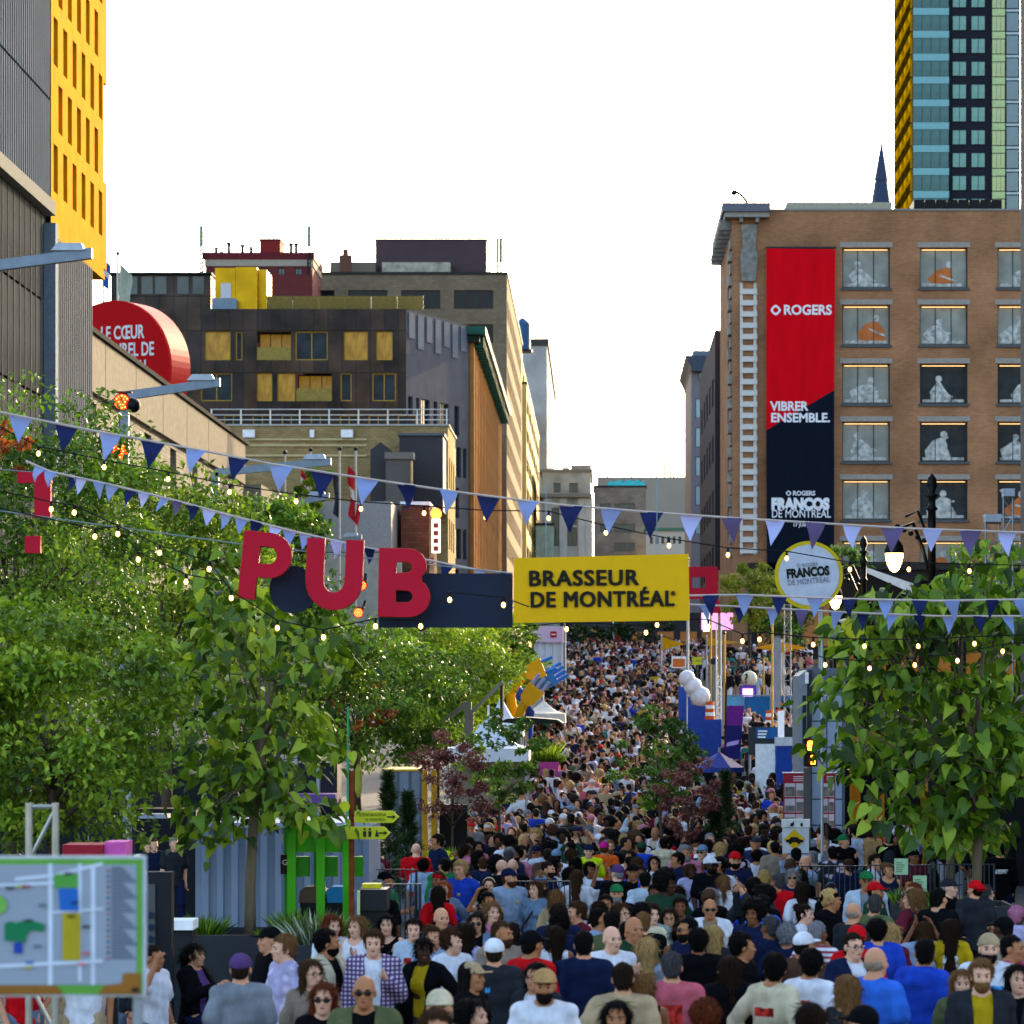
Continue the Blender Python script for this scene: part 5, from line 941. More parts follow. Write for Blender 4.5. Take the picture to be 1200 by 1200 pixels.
    MB().box(s(886), s(909), d+.3, d+.43, g, Z(872, d)).build('white_counter', WHITE, t); MB().box(s(909.5), s(928), d-.1, d+.4, g, Z(874, d)).build('blue_counter', RB, t); MB().box(s(908.5), s(929), d-.15, d+.45, Z(874, d)+.002, Z(864, d)).build('counter_top', pmat('counter_white', 'c4c6cc', .5), t); MB().box(s(912), s(919), d, d+.2, Z(864, d)+.004, Z(833, d)).build('white_slab', pmat('slab_glow', 'd8dce8', .5, emit='ffffff', estr=.05), t)
    # grey pavilion with panels
    d = 72; s = lambda a: X(a, d); g = ground(d); t = thing('grey_pavilion', 'tall blue-grey panelled pavilion behind the pedestrian signal', 'pavilion', (s(960), d, g)); MB().box(s(945), s(990), d+.03, d+3, g, Z(783, d)).build('core', pmat('pavilion_core', '5d6672', .6), t)
    pn = MB().box(0, 18*d/F-.02, -.03, .028, 0, 30*d/F-.02).mesh('panel', pmat('pavilion_panel', '8d9bb0', .5, .1, .06, .6))
    for i in range(2):
        for j in range(7): inst('panel', pn, t, Vector((s(951+i*18.5), d, Z(970-j*30.5+15-3, d)-.28))-t.location) if Z(970-j*30.5, d) < Z(806, d) else None
    MB().box(s(945), s(951), d-.1, d+.03, g, Z(785, d)).build('dark_strip', pmat('pavilion_dark', '3a424e', .5), t); MB().prism([(s(935), g), (s(944.5), g), (s(944.5), Z(785, d)), (s(935), Z(792, d))], d-.4, d+2).build('side_fin', pmat('pavilion_side', '7c828a', .6), t); MB().box(s(939), s(943), d-.46, d-.403, Z(872, d), Z(815, d)).build('slot', DARK, t); MB().box(s(942), s(946), d-.46, d-.403, Z(801, d), Z(788, d)).build('plaque', WHITE, t)
    # pedestrian signal
    d = 60; s = lambda a: X(a, d); g = ground(d); t = thing('pedestrian_signal', 'black pedestrian signal showing an orange hand and digit', 'traffic signal', (s(949), d, g)); MB().box(s(942), s(950), d, d+.12, g, Z(900, d)).build('post', pmat('signal_post', '4a4745', .6), t)
    led = pmat('led_orange', 'ff8a20', .4, emit='ff7a18', estr=4.5); rb = pmat('signal_black', '14110f', .5)
    for y0, y1 in ((866, 881), (882.5, 898)): MB().box(s(942), s(957.5), d-.08, d+.1, Z(y1, d), Z(y0, d)).build('housing', rb, t); MB().box(s(941), s(958.5), d-.16, d-.083, Z(y0, d), Z(y0-1, d)).build('visor', rb, t)
    hand = [(946.5, 879), (945.5, 873), (946.5, 868.5), (947.5, 868.5), (948, 872), (948.7, 867.5), (949.7, 867.5), (950, 872), (950.8, 868.2), (951.8, 868.5), (952, 873.5), (953, 872), (953.5, 873), (952.3, 877), (951, 879.5)]
    MB().prism([(s(a), Z(b_, d)) for a, b_ in hand][::-1], d-.1, d-.083).build('hand_symbol', led, t)
    b = MB(); b.box(s(950), s(951), d-.1, d-.083, Z(895.5, d), Z(885, d)); b.box(s(954), s(955), d-.1, d-.083, Z(895.5, d), Z(885, d)); b.box(s(951)+.001, s(954)-.001, d-.1, d-.083, Z(886, d), Z(885, d)); b.box(s(951)+.001, s(954)-.001, d-.1, d-.083, Z(895.5, d), Z(894.5, d)); b.build('digit', led, t)
    # red information panels
    d = 64; s = lambda a: X(a, d); g = ground(d); pr = pmat('info_red', '8c1c2c', .5); pl = pmat('info_photo', '6a625c', .6, 0, .5, 9); pp = pmat('info_paper', 'b8a8ac', .6)
    for (a, b_, y0, lab) in ((918, 947, 906, 'red information panel with photographs left of the grey post'), (962, 979, 906, 'red edged information panel right of the grey post')):
        t = thing('information_stand', lab, 'information panel', (s(a), d, g)); MB().box(s(a), s(b_), d, d+.06, g, Z(y0, d)).build('panel', pr, t); MB().box(s(a)-.02, s(b_)+.02, d-.01, d+.07, Z(y0, d)+.001, Z(y0-1.2, d)).build('cap', WHITE, t); w_ = (b_-a-4)/2
        for i in range(2):
            for j in range(3): p = MB().box(s(a+1.5+i*(w_+1)), s(a+1.5+i*(w_+1)+w_), d-.012, d-.002, Z(y0+28+j*18, d), Z(y0+12+j*18, d)).build('sheet', pp, t); MB().box(s(a+2+i*(w_+1)), s(a+1+i*(w_+1)+w_), d-.02, d-.014, Z(y0+27+j*18, d), Z(y0+(20 if (i+j) % 2 else 16)+j*18, d)).build('photo', pl, p)
        for k in range(3): MB().box(s(a+(b_-a)*.4), s(b_-2), d-.01, d-.002, Z(y0+4+k*2.4, d)-.01, Z(y0+4+k*2.4, d)+.01).build('print_line', pp, t)
    # car pictogram panel
    d = 56; s = lambda a: X(a, d); g = ground(d); t = thing('towing_sign', 'white panel with yellow diamond and black car pictogram', 'road sign', (s(932), d, g)); MB().box(s(917), s(948), d, d+.05, g, Z(960, d)).build('panel', pmat('panel_white', 'b4b6ba', .5), t); MB().box(s(916), s(949), d-.02, d+.07, Z(969.5, d), Z(960, d)+.002).build('header', pmat('panel_header', 'c4c4c2', .5), t)
    b = MB(); b.box(s(917.5), s(947.5), d-.012, d-.002, Z(1001.2, d), Z(1000, d)); b.build('divider', pmat('frame_ink', '30343a', .5), t)
    MB().prism([(s(918.5), Z(983.5, d)), (s(931), Z(996, d)), (s(943.5), Z(983.5, d)), (s(931), Z(971.5, d))], d-.012, d-.003).build('diamond', pmat('diamond_yellow', 'c49a10', .5), t)
    MB().prism([(s(921), Z(987, d)), (s(941), Z(987, d)), (s(941.5), Z(984.5, d)), (s(937), Z(983.3, d)), (s(934), Z(980.8, d)), (s(927), Z(980.8, d)), (s(924.5), Z(983.5, d)), (s(921), Z(984, d))], d-.02, d-.014).build('car_symbol', BLACK, t)
    for px in (926, 936): MB().disc_y((s(px), d-.016, Z(987, d)), .03, -.006, 0, 12).build('wheel_symbol', BLACK, t)
    MB().prism([(s(922), Z(968, d)), (s(926), Z(968, d)), (s(926), Z(964.5, d)), (s(928), Z(964.5, d)), (s(930), Z(962, d)), (s(930.5), Z(966, d)), (s(929), Z(968.2, d))], d-.03, d-.022).build('tow_symbol', BLACK, t); MB().box(s(938), s(940.5), d-.03, d-.022, Z(968, d), Z(964.5, d)).build('tow_symbol', BLACK, t)
    # orange booth behind right tree
    d = 76; s = lambda a: X(a, d); g = ground(d); t = thing('orange_booth', 'orange framed dark booth glimpsed behind the right tree', 'booth', (s(1060), d, g)); om = pmat('booth_orange', 'c87a14', .55)
    for a, b_, y in ((997, 1008, 850), (1018, 1036, 930), (1080, 1090, 900), (1150, 1158, 880)): MB().box(s(a), s(b_), d-.1, d+.3, g, Z(y, d)).build('orange_panel', om, t)
    MB().box(s(985), s(1215), d+.4, d+1, g, Z(860, d)).build('back_wall', pmat('booth_black', '17161a', .7, 0, .3, 1), t); MB().prism([(s(1010), Z(868, d)), (s(1042), Z(866, d)), (s(1040), Z(858, d)), (s(1022), Z(856, d))], d-.2, d-.1).build('cut_out', om, t)
    for k, (a, b_, y) in enumerate(((1020, 1032, 960), (1048, 1064, 968), (1070, 1078, 955), (1108, 1130, 965))): MB().box(s(a), s(b_), d+.2, d+.3, Z(y+30, d), Z(y, d)).build('poster', pmat('poster%d' % k, ('8fb4b0', 'b8b4b0', 'c05040', '9a9ca0')[k], .6, 0, .3, 8), t)
    # notes on stakes in the planter
    d = 44.4; s = lambda a: X(a, d)
    for px, py, lab in ((1056, 1006, 'pale green paper note on a stake, set higher in the planter'), (1078, 1026, 'pale green paper note on a stake, set lower in the planter')):
        t = thing('paper_note', lab, 'notice', (s(px), d, Z(1062, d)-.05), group='paper notes in the planter'); MB().box(s(px)-.01, s(px)+.01, d+.01, d+.03, Z(1062, d)-.05, Z(py, d)).build('stake', BARK, t); MB().box(s(px-8), s(px+8), d-.005, d+.005, Z(py+19, d), Z(py, d)).build('sheet', pmat('note_green', '8aa884', .7), t)
        for k in range(5): MB().box(s(px-6), s(px+1+(k*3) % 4), d-.009, d-.006, Z(py+5+k*2.6, d)-.006, Z(py+5+k*2.6, d)+.006).build('print_line', pmat('note_ink', '4a5c48', .7), t)
midright()
# ------------------------------------------------------------------ overhead signs
def sag_pts(a, b, sag, n=24):
    a, b = Vector(a), Vector(b); return [a.lerp(b, i/n)-Vector((0, 0, sag*4*(i/n)*(1-i/n))) for i in range(n+1)]
CABLE = pmat('cable_grey', '7d8a8c', .5, .3); BCORD = pmat('bunting_cord', 'b8a8a0', .7); BLK_CORD = pmat('black_cord', '17181a', .6)
def signs():
    d = 38.5; K = d/60; s = lambda a: X(a, d); z = lambda a: Z(a, d)
    t = thing('pub_sign', 'red three-dimensional PUB letters hung in front of navy panel and disc', 'sign', (s(395), d, z(735)))
    red = pmat('letter_red', 'b0142c', .7, 0, .05, 3); side = pmat('letter_side', 'a8301c', .45); nv = pmat('navy_panel', '1c2538', .6, 0, .06, 2)
    MB().box(s(442), s(600), d+.25, d+.31, z(735), z(671)).build('navy_panel', nv, t); MB().disc_y((s(341), d, z(690)), 28*d/F, .25, .31, 40).build('navy_disc', nv, t)
    def letter(n_, outer, holes, c, a, sc):
        cu = bpy.data.curves.new(n_, 'CURVE'); cu.dimensions = '2D'; cu.fill_mode = 'BOTH'; cu.extrude = .085; cu.bevel_depth = .012
        for pts in [outer]+holes:
            sp = cu.splines.new('POLY'); sp.points.add(len(pts)-1); sp.use_cyclic_u = True
            for p, q in zip(sp.points, pts): p.co = (q[0], q[1], 0, 1)
        o = bpy.data.objects.new('tmp', cu); me = bpy.data.meshes.new_from_object(o); bpy.data.objects.remove(o); me.materials.clear(); me.materials.append(red); me.materials.append(side)
        for p in me.polygons: p.material_index = 0 if abs(p.normal.z) > .9 else 1
        k = inst(n_, me, t, Vector(P3(*c, d))-t.location, (R(90), -a, 0), (sc*K, sc*K, K)); return k
    def arc(cx, cy, rx, ry, a0, a1, n=12): return [(cx+rx*math.cos(R(a0+(a1-a0)*i/n)), cy+ry*math.sin(R(a0+(a1-a0)*i/n))) for i in range(n+1)]
    P_o = [(-.42, -.62), (-.12, -.62), (-.12, -.2)]+arc(.08, .21, .4, .41, -90, 90)+[(-.42, .62)]; P_i = [(-.12, .04)]+arc(.06, .21, .16, .17, -90, 90)+[(-.12, .38)]
    U_o = [(-.5, .62), (-.5, -.12)]+arc(0, -.12, .5, .52, 180, 360)+[(.5, .62), (.2, .62), (.2, -.12)]+arc(0, -.12, .2, .22, 0, -180)+[(-.2, .62)]
    B_o = [(-.46, -.64), ]+arc(.1, -.27, .4, .37, -90, 55)+arc(.06, .33, .36, .31, -40, 90)+[(-.46, .64)]; B_i1 = [(-.15, .17)]+arc(.05, .29, .12, .11, -90, 90)+[(-.15, .40)]; B_i2 = [(-.15, -.38)]+arc(.06, -.26, .13, .12, -90, 90)+[(-.15, -.13)]
    k = 62.0/63.3
    letter('letter_p', P_o, [P_i], (310, 664), R(-6), 1.0); letter('letter_u', U_o, [], (392, 673), R(-2.5), 1.03); letter('letter_b', B_o, [B_i1, B_i2], (473, 683), R(-1), .98)
    MB().tube([(s(-20), d, z(596)), (s(300), d, z(640)), (s(600), d, z(672))], .008, 5).build('cable', CABLE, t)
    t2 = thing('brewer_sign', 'yellow rectangular hanging sign with black lettering', 'sign', (s(705), d, z(731)))
    MB().prism([(s(602), z(730)), (s(808), z(727)), (s(807), z(649)), (s(602), z(654))], d, d+.08).build('panel', pmat('sign_yellow', 'd8a400', .5, 0, .03), t2)
    ink = pmat('ink_black', '17160e', .5); lettering('BRASSEUR', t2, Vector((s(619), d-.012, z(686.5)))-t2.location, .4*K, ink, bold=0, space=1.1, width=s(746)-s(619), ext=.008, rot=(R(90), R(-.6), 0)); lettering('DE MONTRÉAL', t2, Vector((s(621), d-.012, z(711.5)))-t2.location, .4*K, ink, bold=0, space=1.1, width=s(788)-s(621), ext=.008, rot=(R(90), R(-.6), 0))
    for q, v in ((-.009, .004), (.009, .004), (-.009, -.005), (.009, -.005), (0, .006), (0, -.006)): lettering('BRASSEUR', t2, Vector((s(619)+q, d-.014+q*.2+v*.3, z(686.5)+v))-t2.location, .4*K, ink, bold=0, space=1.1, width=s(746)-s(619), ext=.008, rot=(R(90), R(-.6), 0)); lettering('DE MONTRÉAL', t2, Vector((s(621)+q, d-.014+q*.2+v*.3, z(711.5)+v))-t2.location, .4*K, ink, bold=0, space=1.1, width=s(788)-s(621), ext=.008, rot=(R(90), R(-.6), 0))
    lettering('®', t2, Vector((s(786), d-.012, z(698)))-t2.location, .12*K, ink)
    for px in (640, 770): MB().tube([(s(px), d+.04, z(652)), (s(px), d+.04, z(560))], .006, 5).build('hanger', CABLE, t2)
    d = 58; s = lambda a: X(a, d); z = lambda a: Z(a, d); t3 = thing('round_sign', 'round white sign with yellow rim and black festival lettering', 'sign', (s(948), d, z(714)))
    MB().disc_y((s(948), d, z(674)), 40*d/F, 0, .1, 64).build('rim', pmat('rim_yellow', 'c4a812', .5), t3); MB().disc_y((s(948), d, z(674)), 35.5*d/F, -.012, -.003, 64).build('face', pmat('face_white', 'b8bac8', .5), t3)
    lettering('FRANCOS', t3, Vector((s(922), d-.024, z(677.5)))-t3.location, .22, ink, rot=(R(90), R(-5), 0), bold=.05, width=s(972)-s(922), ext=.006); gi = pmat('ink_grey', '7d8090', .5); lettering('DE MONTRÉAL', t3, Vector((s(923), d-.024, z(686)))-t3.location, .14, gi, rot=(R(90), R(-5), 0), width=s(972)-s(923), ext=.004); lettering('◇ ROGERS', t3, Vector((s(933), d-.024, z(665)))-t3.location, .09, gi, rot=(R(90), R(-5), 0), width=s(958)-s(933), ext=.004)
    MB().tube([(s(964), d+.14, z(640)), (s(964), d+.14, ground(d))], .028, 8).build('pole', pmat('pole_pale', '9aa0a4', .4, .4), t3)
    # red cut-out sign to the right of the yellow one, red fragments in the left tree
    d = 74; t4 = thing('red_cutout_sign', 'slanted red hanging sign with letter shaped cut-out', 'sign', (X(828, d), d, Z(718, d))); s = lambda a: X(a, d); z = lambda a: Z(a, d); b = MB()
    wall((s(806), d, z(702)), (1, 0, 0), s(841)-s(806), z(664)-z(702), (0, -1, 0), [(s(811)-s(806), s(827)-s(806), z(689)-z(702), z(676)-z(702))], b, .3); wall((s(841), d, z(702)), (0, 1, 0), .3, z(664)-z(702), (1, 0, 0), [], b); b.build('panel', red, t4); MB().prism([(s(834), z(718)), (s(845), z(718)), (s(842), z(702)), (s(830), z(702))], d, d+.28).build('leg_piece', red, t4); MB().tube([(s(843), d+.1, z(668)), (s(843), d+.1, z(790))], .03, 6).build('pole', pmat('pole_gold', 'b08a58', .5), t4)
    d = 60; s = lambda a: X(a, d); z = lambda a: Z(a, d); t5 = thing('red_letter_sign', 'red hanging sign half hidden in the left tree leaves', 'sign', (s(40), d-6, z(670))); d = 54; s = lambda a: X(a, d); z = lambda a: Z(a, d)
    MB().box(s(20), s(60), d, d+.15, z(566), z(553)).build('top_bar', red, t5); MB().box(s(40), s(59), d, d+.15, z(606), z(566)-.003).build('stem', red, t5); MB().box(s(29), s(47), d, d+.15, z(648), z(628)).build('foot', red, t5)
    MB().tube([(s(-20), d+.07, z(548)), (s(60), d+.07, z(555))], .01, 5).build('cable', CABLE, t5)
signs()
# ------------------------------------------------------------------ tall banner on the brick block
def banner():
    d = 205.4; s = lambda a: X(a, d); z = lambda a: Z(a, d); t = thing('tall_banner', 'tall red and navy banner with white lettering on brick facade', 'banner', (s(938), d, z(760)))
    rd = pmat('banner_red', 'c80414', .8, 0, .1, 1.1, .8, spec=.05, stretch=(1.6, 1, .35)); nv = pmat('banner_dark_navy', '0e1522', .8, 0, .12, 1.1, .8, spec=.05, stretch=(1.6, 1, .35)); wh = pmat('banner_white', 'd8d8dc', .6)
    MB().prism([(s(898), z(504)), (s(977.5), z(457)), (s(979), z(292)), (s(898), z(291))], d, d+.06).build('red_cloth', rd, t); MB().prism([(s(899), z(700)), (s(977.5), z(700)), (s(977.5), z(457.3)), (s(898), z(504.3))], d, d+.06).build('navy_cloth', nv, t)
    L_ = lambda tx, px, py, w_, sz, bo=.03: lettering(tx, t, Vector((s(px), d-.03, z(py)))-t.location, sz, wh, bold=bo, width=s(px+w_)-s(px), ext=.012)
    L_('ROGERS', 918, 368.5, 56, .85); L_('VIBRER', 903, 481, 45, .8); L_('ENSEMBLE.', 903, 494.5, 69, .8); L_('ROGERS', 929, 580.5, 26, .4); L_('FRANCOS', 904, 596.5, 68, .95, .07); L_('DE MONTRÉAL', 904, 606.5, 69, .72, .008); L_('17 JUIN', 929, 617, 17, .3, .02)
    def ring(cx, cy, r_): n = 24; MB().add([(s(cx)+r_*math.cos(6.2832*i/n)*(.55 if k else 1)*(1-.12*abs(math.sin(2*6.2832*i/n))), d-.04, z(cy)+r_*math.sin(6.2832*i/n)*(.55 if k else 1)*(1-.12*abs(math.sin(2*6.2832*i/n)))) for k in (0, 1) for i in range(n)], [(i, (i+1) % n, (i+1) % n+n, i+n) for i in range(n)]).build('ring_emblem', wh, t)
    ring(909, 363.5, .33); ring(924, 578, .17)
    MB().box(s(897), s(980), d, d+.3, z(291)+.003, z(289)).build('top_bar', DARK, t); MB().box(s(898), s(978), d-.02, d+.3, z(702), z(700)-.003).build('bottom_bar', DARK, t)
banner()
# ------------------------------------------------------------------ bunting strings
LB = pmat('pennant_light', '7d90c4', .7, 0, .06, 4, trans=.25); NB = pmat('pennant_navy', '1a2350', .7, 0, .06, 4, trans=.15); PB = pmat('pennant_pale', 'a6aee0', .7, 0, .06, 4, trans=.25); MV = pmat('pennant_mauve', '5c5078', .7, 0, .06, 4, trans=.2)
def bunting(label, ctrl, d0, d1, pens, hw, hh):
    """ctrl: picture-plane shape of the cord (px,py); pens: list of (px, material)"""
    cx = [c[0] for c in ctrl]; cy = [c[1] for c in ctrl]; dd = lambda px: d0+(d1-d0)*(px-cx[0])/(cx[-1]-cx[0]); f = lambda px: P3(px, float(np.interp(px, cx, cy)), dd(px))
    t = thing('bunting', label, 'bunting', f(cx[len(cx)//2]), group='bunting strings across the street'); xs = np.linspace(cx[0], cx[-1], 60)
    # smooth the control polyline a little
    MB().tube([f(x) for x in xs], .014, 5).build('cord', BCORD, t); rng = random.Random(int(cy[0]))
    for px, m in pens:
        p = Vector(f(px)); q = Vector(f(px+1))-p; a = math.atan2(q.z, q.x); k = rng.uniform(.92, 1.1); sw = rng.uniform(-.35, .35); b = MB(); n = 5; vs = []; fs = []
        for i in range(n+1):
            u = i/n; w_ = hw*(1-u)*k+.002; yy = .05*math.sin(u*3+px)+sw*u*hh*.5
            vs += [(-w_, yy, -hh*k*u), (0, yy+.02*(1-u)*math.sin(px), -hh*k*u), (w_, yy, -hh*k*u)]
        for i in range(n): fs += [(i*3, i*3+1, i*3+4, i*3+3), (i*3+1, i*3+2, i*3+5, i*3+4)]
        b.add(vs, fs); o = inst('pennant', b.mesh('pennant', m, smooth=True), t, p-t.location, (0, -a, rng.uniform(-.6, .6)))
c1 = [(-20, 476), (0, 483), (100, 503), (200, 521), (320, 544), (430, 561), (540, 577), (650, 591), (760, 600), (860, 607), (960, 613), (1060, 619), (1200, 624), (1230, 625)]
cyc = [(26, LB), (78, NB), (127, LB), (179, NB), (229, LB), (279, NB), (330, LB), (379, NB), (429, LB), (477, NB), (525, LB), (573, NB), (619, LB), (669, NB), (716, LB), (764, NB), (811, PB), (859, MV), (906, PB), (953, MV), (999, PB), (1046, MV), (1092, PB), (1137, MV), (1182, PB)]
bunting('upper bunting string of large blue and navy pennants over the street', c1, 37.5, 42, cyc, .14, .31)
c2 = [(30, 540), (60, 553), (130, 568), (200, 585), (270, 604), (350, 624), (430, 642), (520, 660), (560, 668), (600, 672)]
bunting('lower left bunting string of smaller pennants above hanging letters', c2, 39, 38.9, [(47, LB), (60, LB), (82, NB), (94, PB), (118, LB), (132, LB), (153, NB), (169, PB), (190, LB), (207, MV), (226, NB), (246, PB), (264, LB), (284, LB), (301, NB), (323, PB), (341, LB), (358, LB), (374, NB), (395, PB), (411, LB), (433, NB), (524, NB), (560, PB), (595, NB)], .082, .195)
c3 = [(600, 706), (800, 698), (870, 697), (1000, 702), (1100, 704), (1220, 702)]
bunting('middle right bunting string in front of the leafy tree', c3, 43.0, 42.5, [(833, NB), (873, LB), (913, NB), (955, LB), (996, NB), (1038, LB), (1078, NB), (1117, LB), (1161, NB), (1198, LB)], .115, .27)
c4 = [(600, 712), (800, 708), (870, 711), (1000, 718), (1100, 722), (1220, 722)]
bunting('lowest right bunting string just below its neighbour', c4, 43.4, 42.9, [(828, LB), (867, NB), (905, LB), (940, MV), (979, LB), (1012, NB), (1045, LB), (1079, NB), (1112, LB), (1147, NB), (1183, LB)], .09, .23)
# ------------------------------------------------------------------ festoon lights
BULB = pmat('bulb_warm', 'ffd9a0', .3, var=0, emit='ffb458', estr=2.0)
bulb_me = MB().lathe((0, 0, 0), [(.005, -.08), (.018, -.071), (.025, -.052), (.021, -.032), (.011, -.016)], 10).mesh('bulb', BULB, smooth=True); sock_me = MB().lathe((0, 0, 0), [(.014, -.018), (.016, .04), (.007, .05)], 8).mesh('socket', BLACK)
def festoon(label, pts, d0, d1):
    cx = [p[0] for p in pts]; cy = [p[1] for p in pts]; dd = lambda px: d0+(d1-d0)*(px-cx[0])/(cx[-1]-cx[0])
    t = thing('festoon_light', label, 'string light', P3(cx[0], cy[0], d0), group='festoon light strings'); MB().tube([P3(px, py-9+(0 if i in (0, len(pts)-1) else 0), dd(px)) for i, (px, py) in enumerate(pts)], .008, 5).build('cord', BLK_CORD, t)
    for px, py in pts[1:-1]:
        p = Vector(P3(px, py-5, dd(px)))-t.location; s = inst('bulb', bulb_me, t, p); inst('socket', sock_me, s)
festoon('festoon bulbs along the upper bunting line', [(-20, 500), (45, 532), (122, 548), (197, 562), (269, 577), (347, 588), (423, 597), (497, 602), (569, 607), (643, 608), (710, 625), (784, 640), (853, 651), (922, 655), (996, 668), (1065, 668), (1136, 670), (1220, 672)], 40, 43)
festoon('festoon bulbs crossing the left tree below lower bunting', [(-20, 580), (60, 597), (87, 601), (187, 648), (245, 667), (271, 701), (325, 736), (379, 747), (440, 734), (493, 734), (527, 703), (590, 709), (620, 720)], 38, 37.5)
festoon('second festoon row of small bulbs in the left leaves', [(-20, 600), (111, 629), (138, 626), (162, 656), (218, 682), (262, 690)], 38.3, 38.2)
festoon('festoon bulbs under the yellow hanging sign', [(600, 745), (664, 738), (757, 742), (770, 733), (830, 735), (870, 752), (890, 750), (953, 756), (1013, 758), (1076, 758), (1142, 755), (1220, 752)], 42, 42.5)
festoon('festoon bulbs across the right large-leaved tree', [(930, 770), (967, 780), (1019, 784), (1072, 780), (1122, 775), (1175, 764), (1220, 760)], 43.2, 42.8)
# bare cables
for lab, pts, d in (('upper grey cable sagging through left leaves', [(-30, 596), (150, 622), (300, 642)], 38.2), ('lower grey cable sagging through left leaves', [(-30, 652), (130, 670), (290, 684)], 38), ('pale cable behind the right bunting', [(600, 690), (900, 690), (1230, 688)], 43.1), ('thin cable rising to the grey light tower', [(700, 668), (1000, 645), (1230, 628)], 62)):
    tag(MB().tube([Vector(P3(a, b_, d))-Vector(P3(*pts[1], d)) for a, b_ in pts], .01, 5).build('overhead_cable', CABLE, loc=P3(*pts[1], d)), lab, 'cable', 'overhead cables')
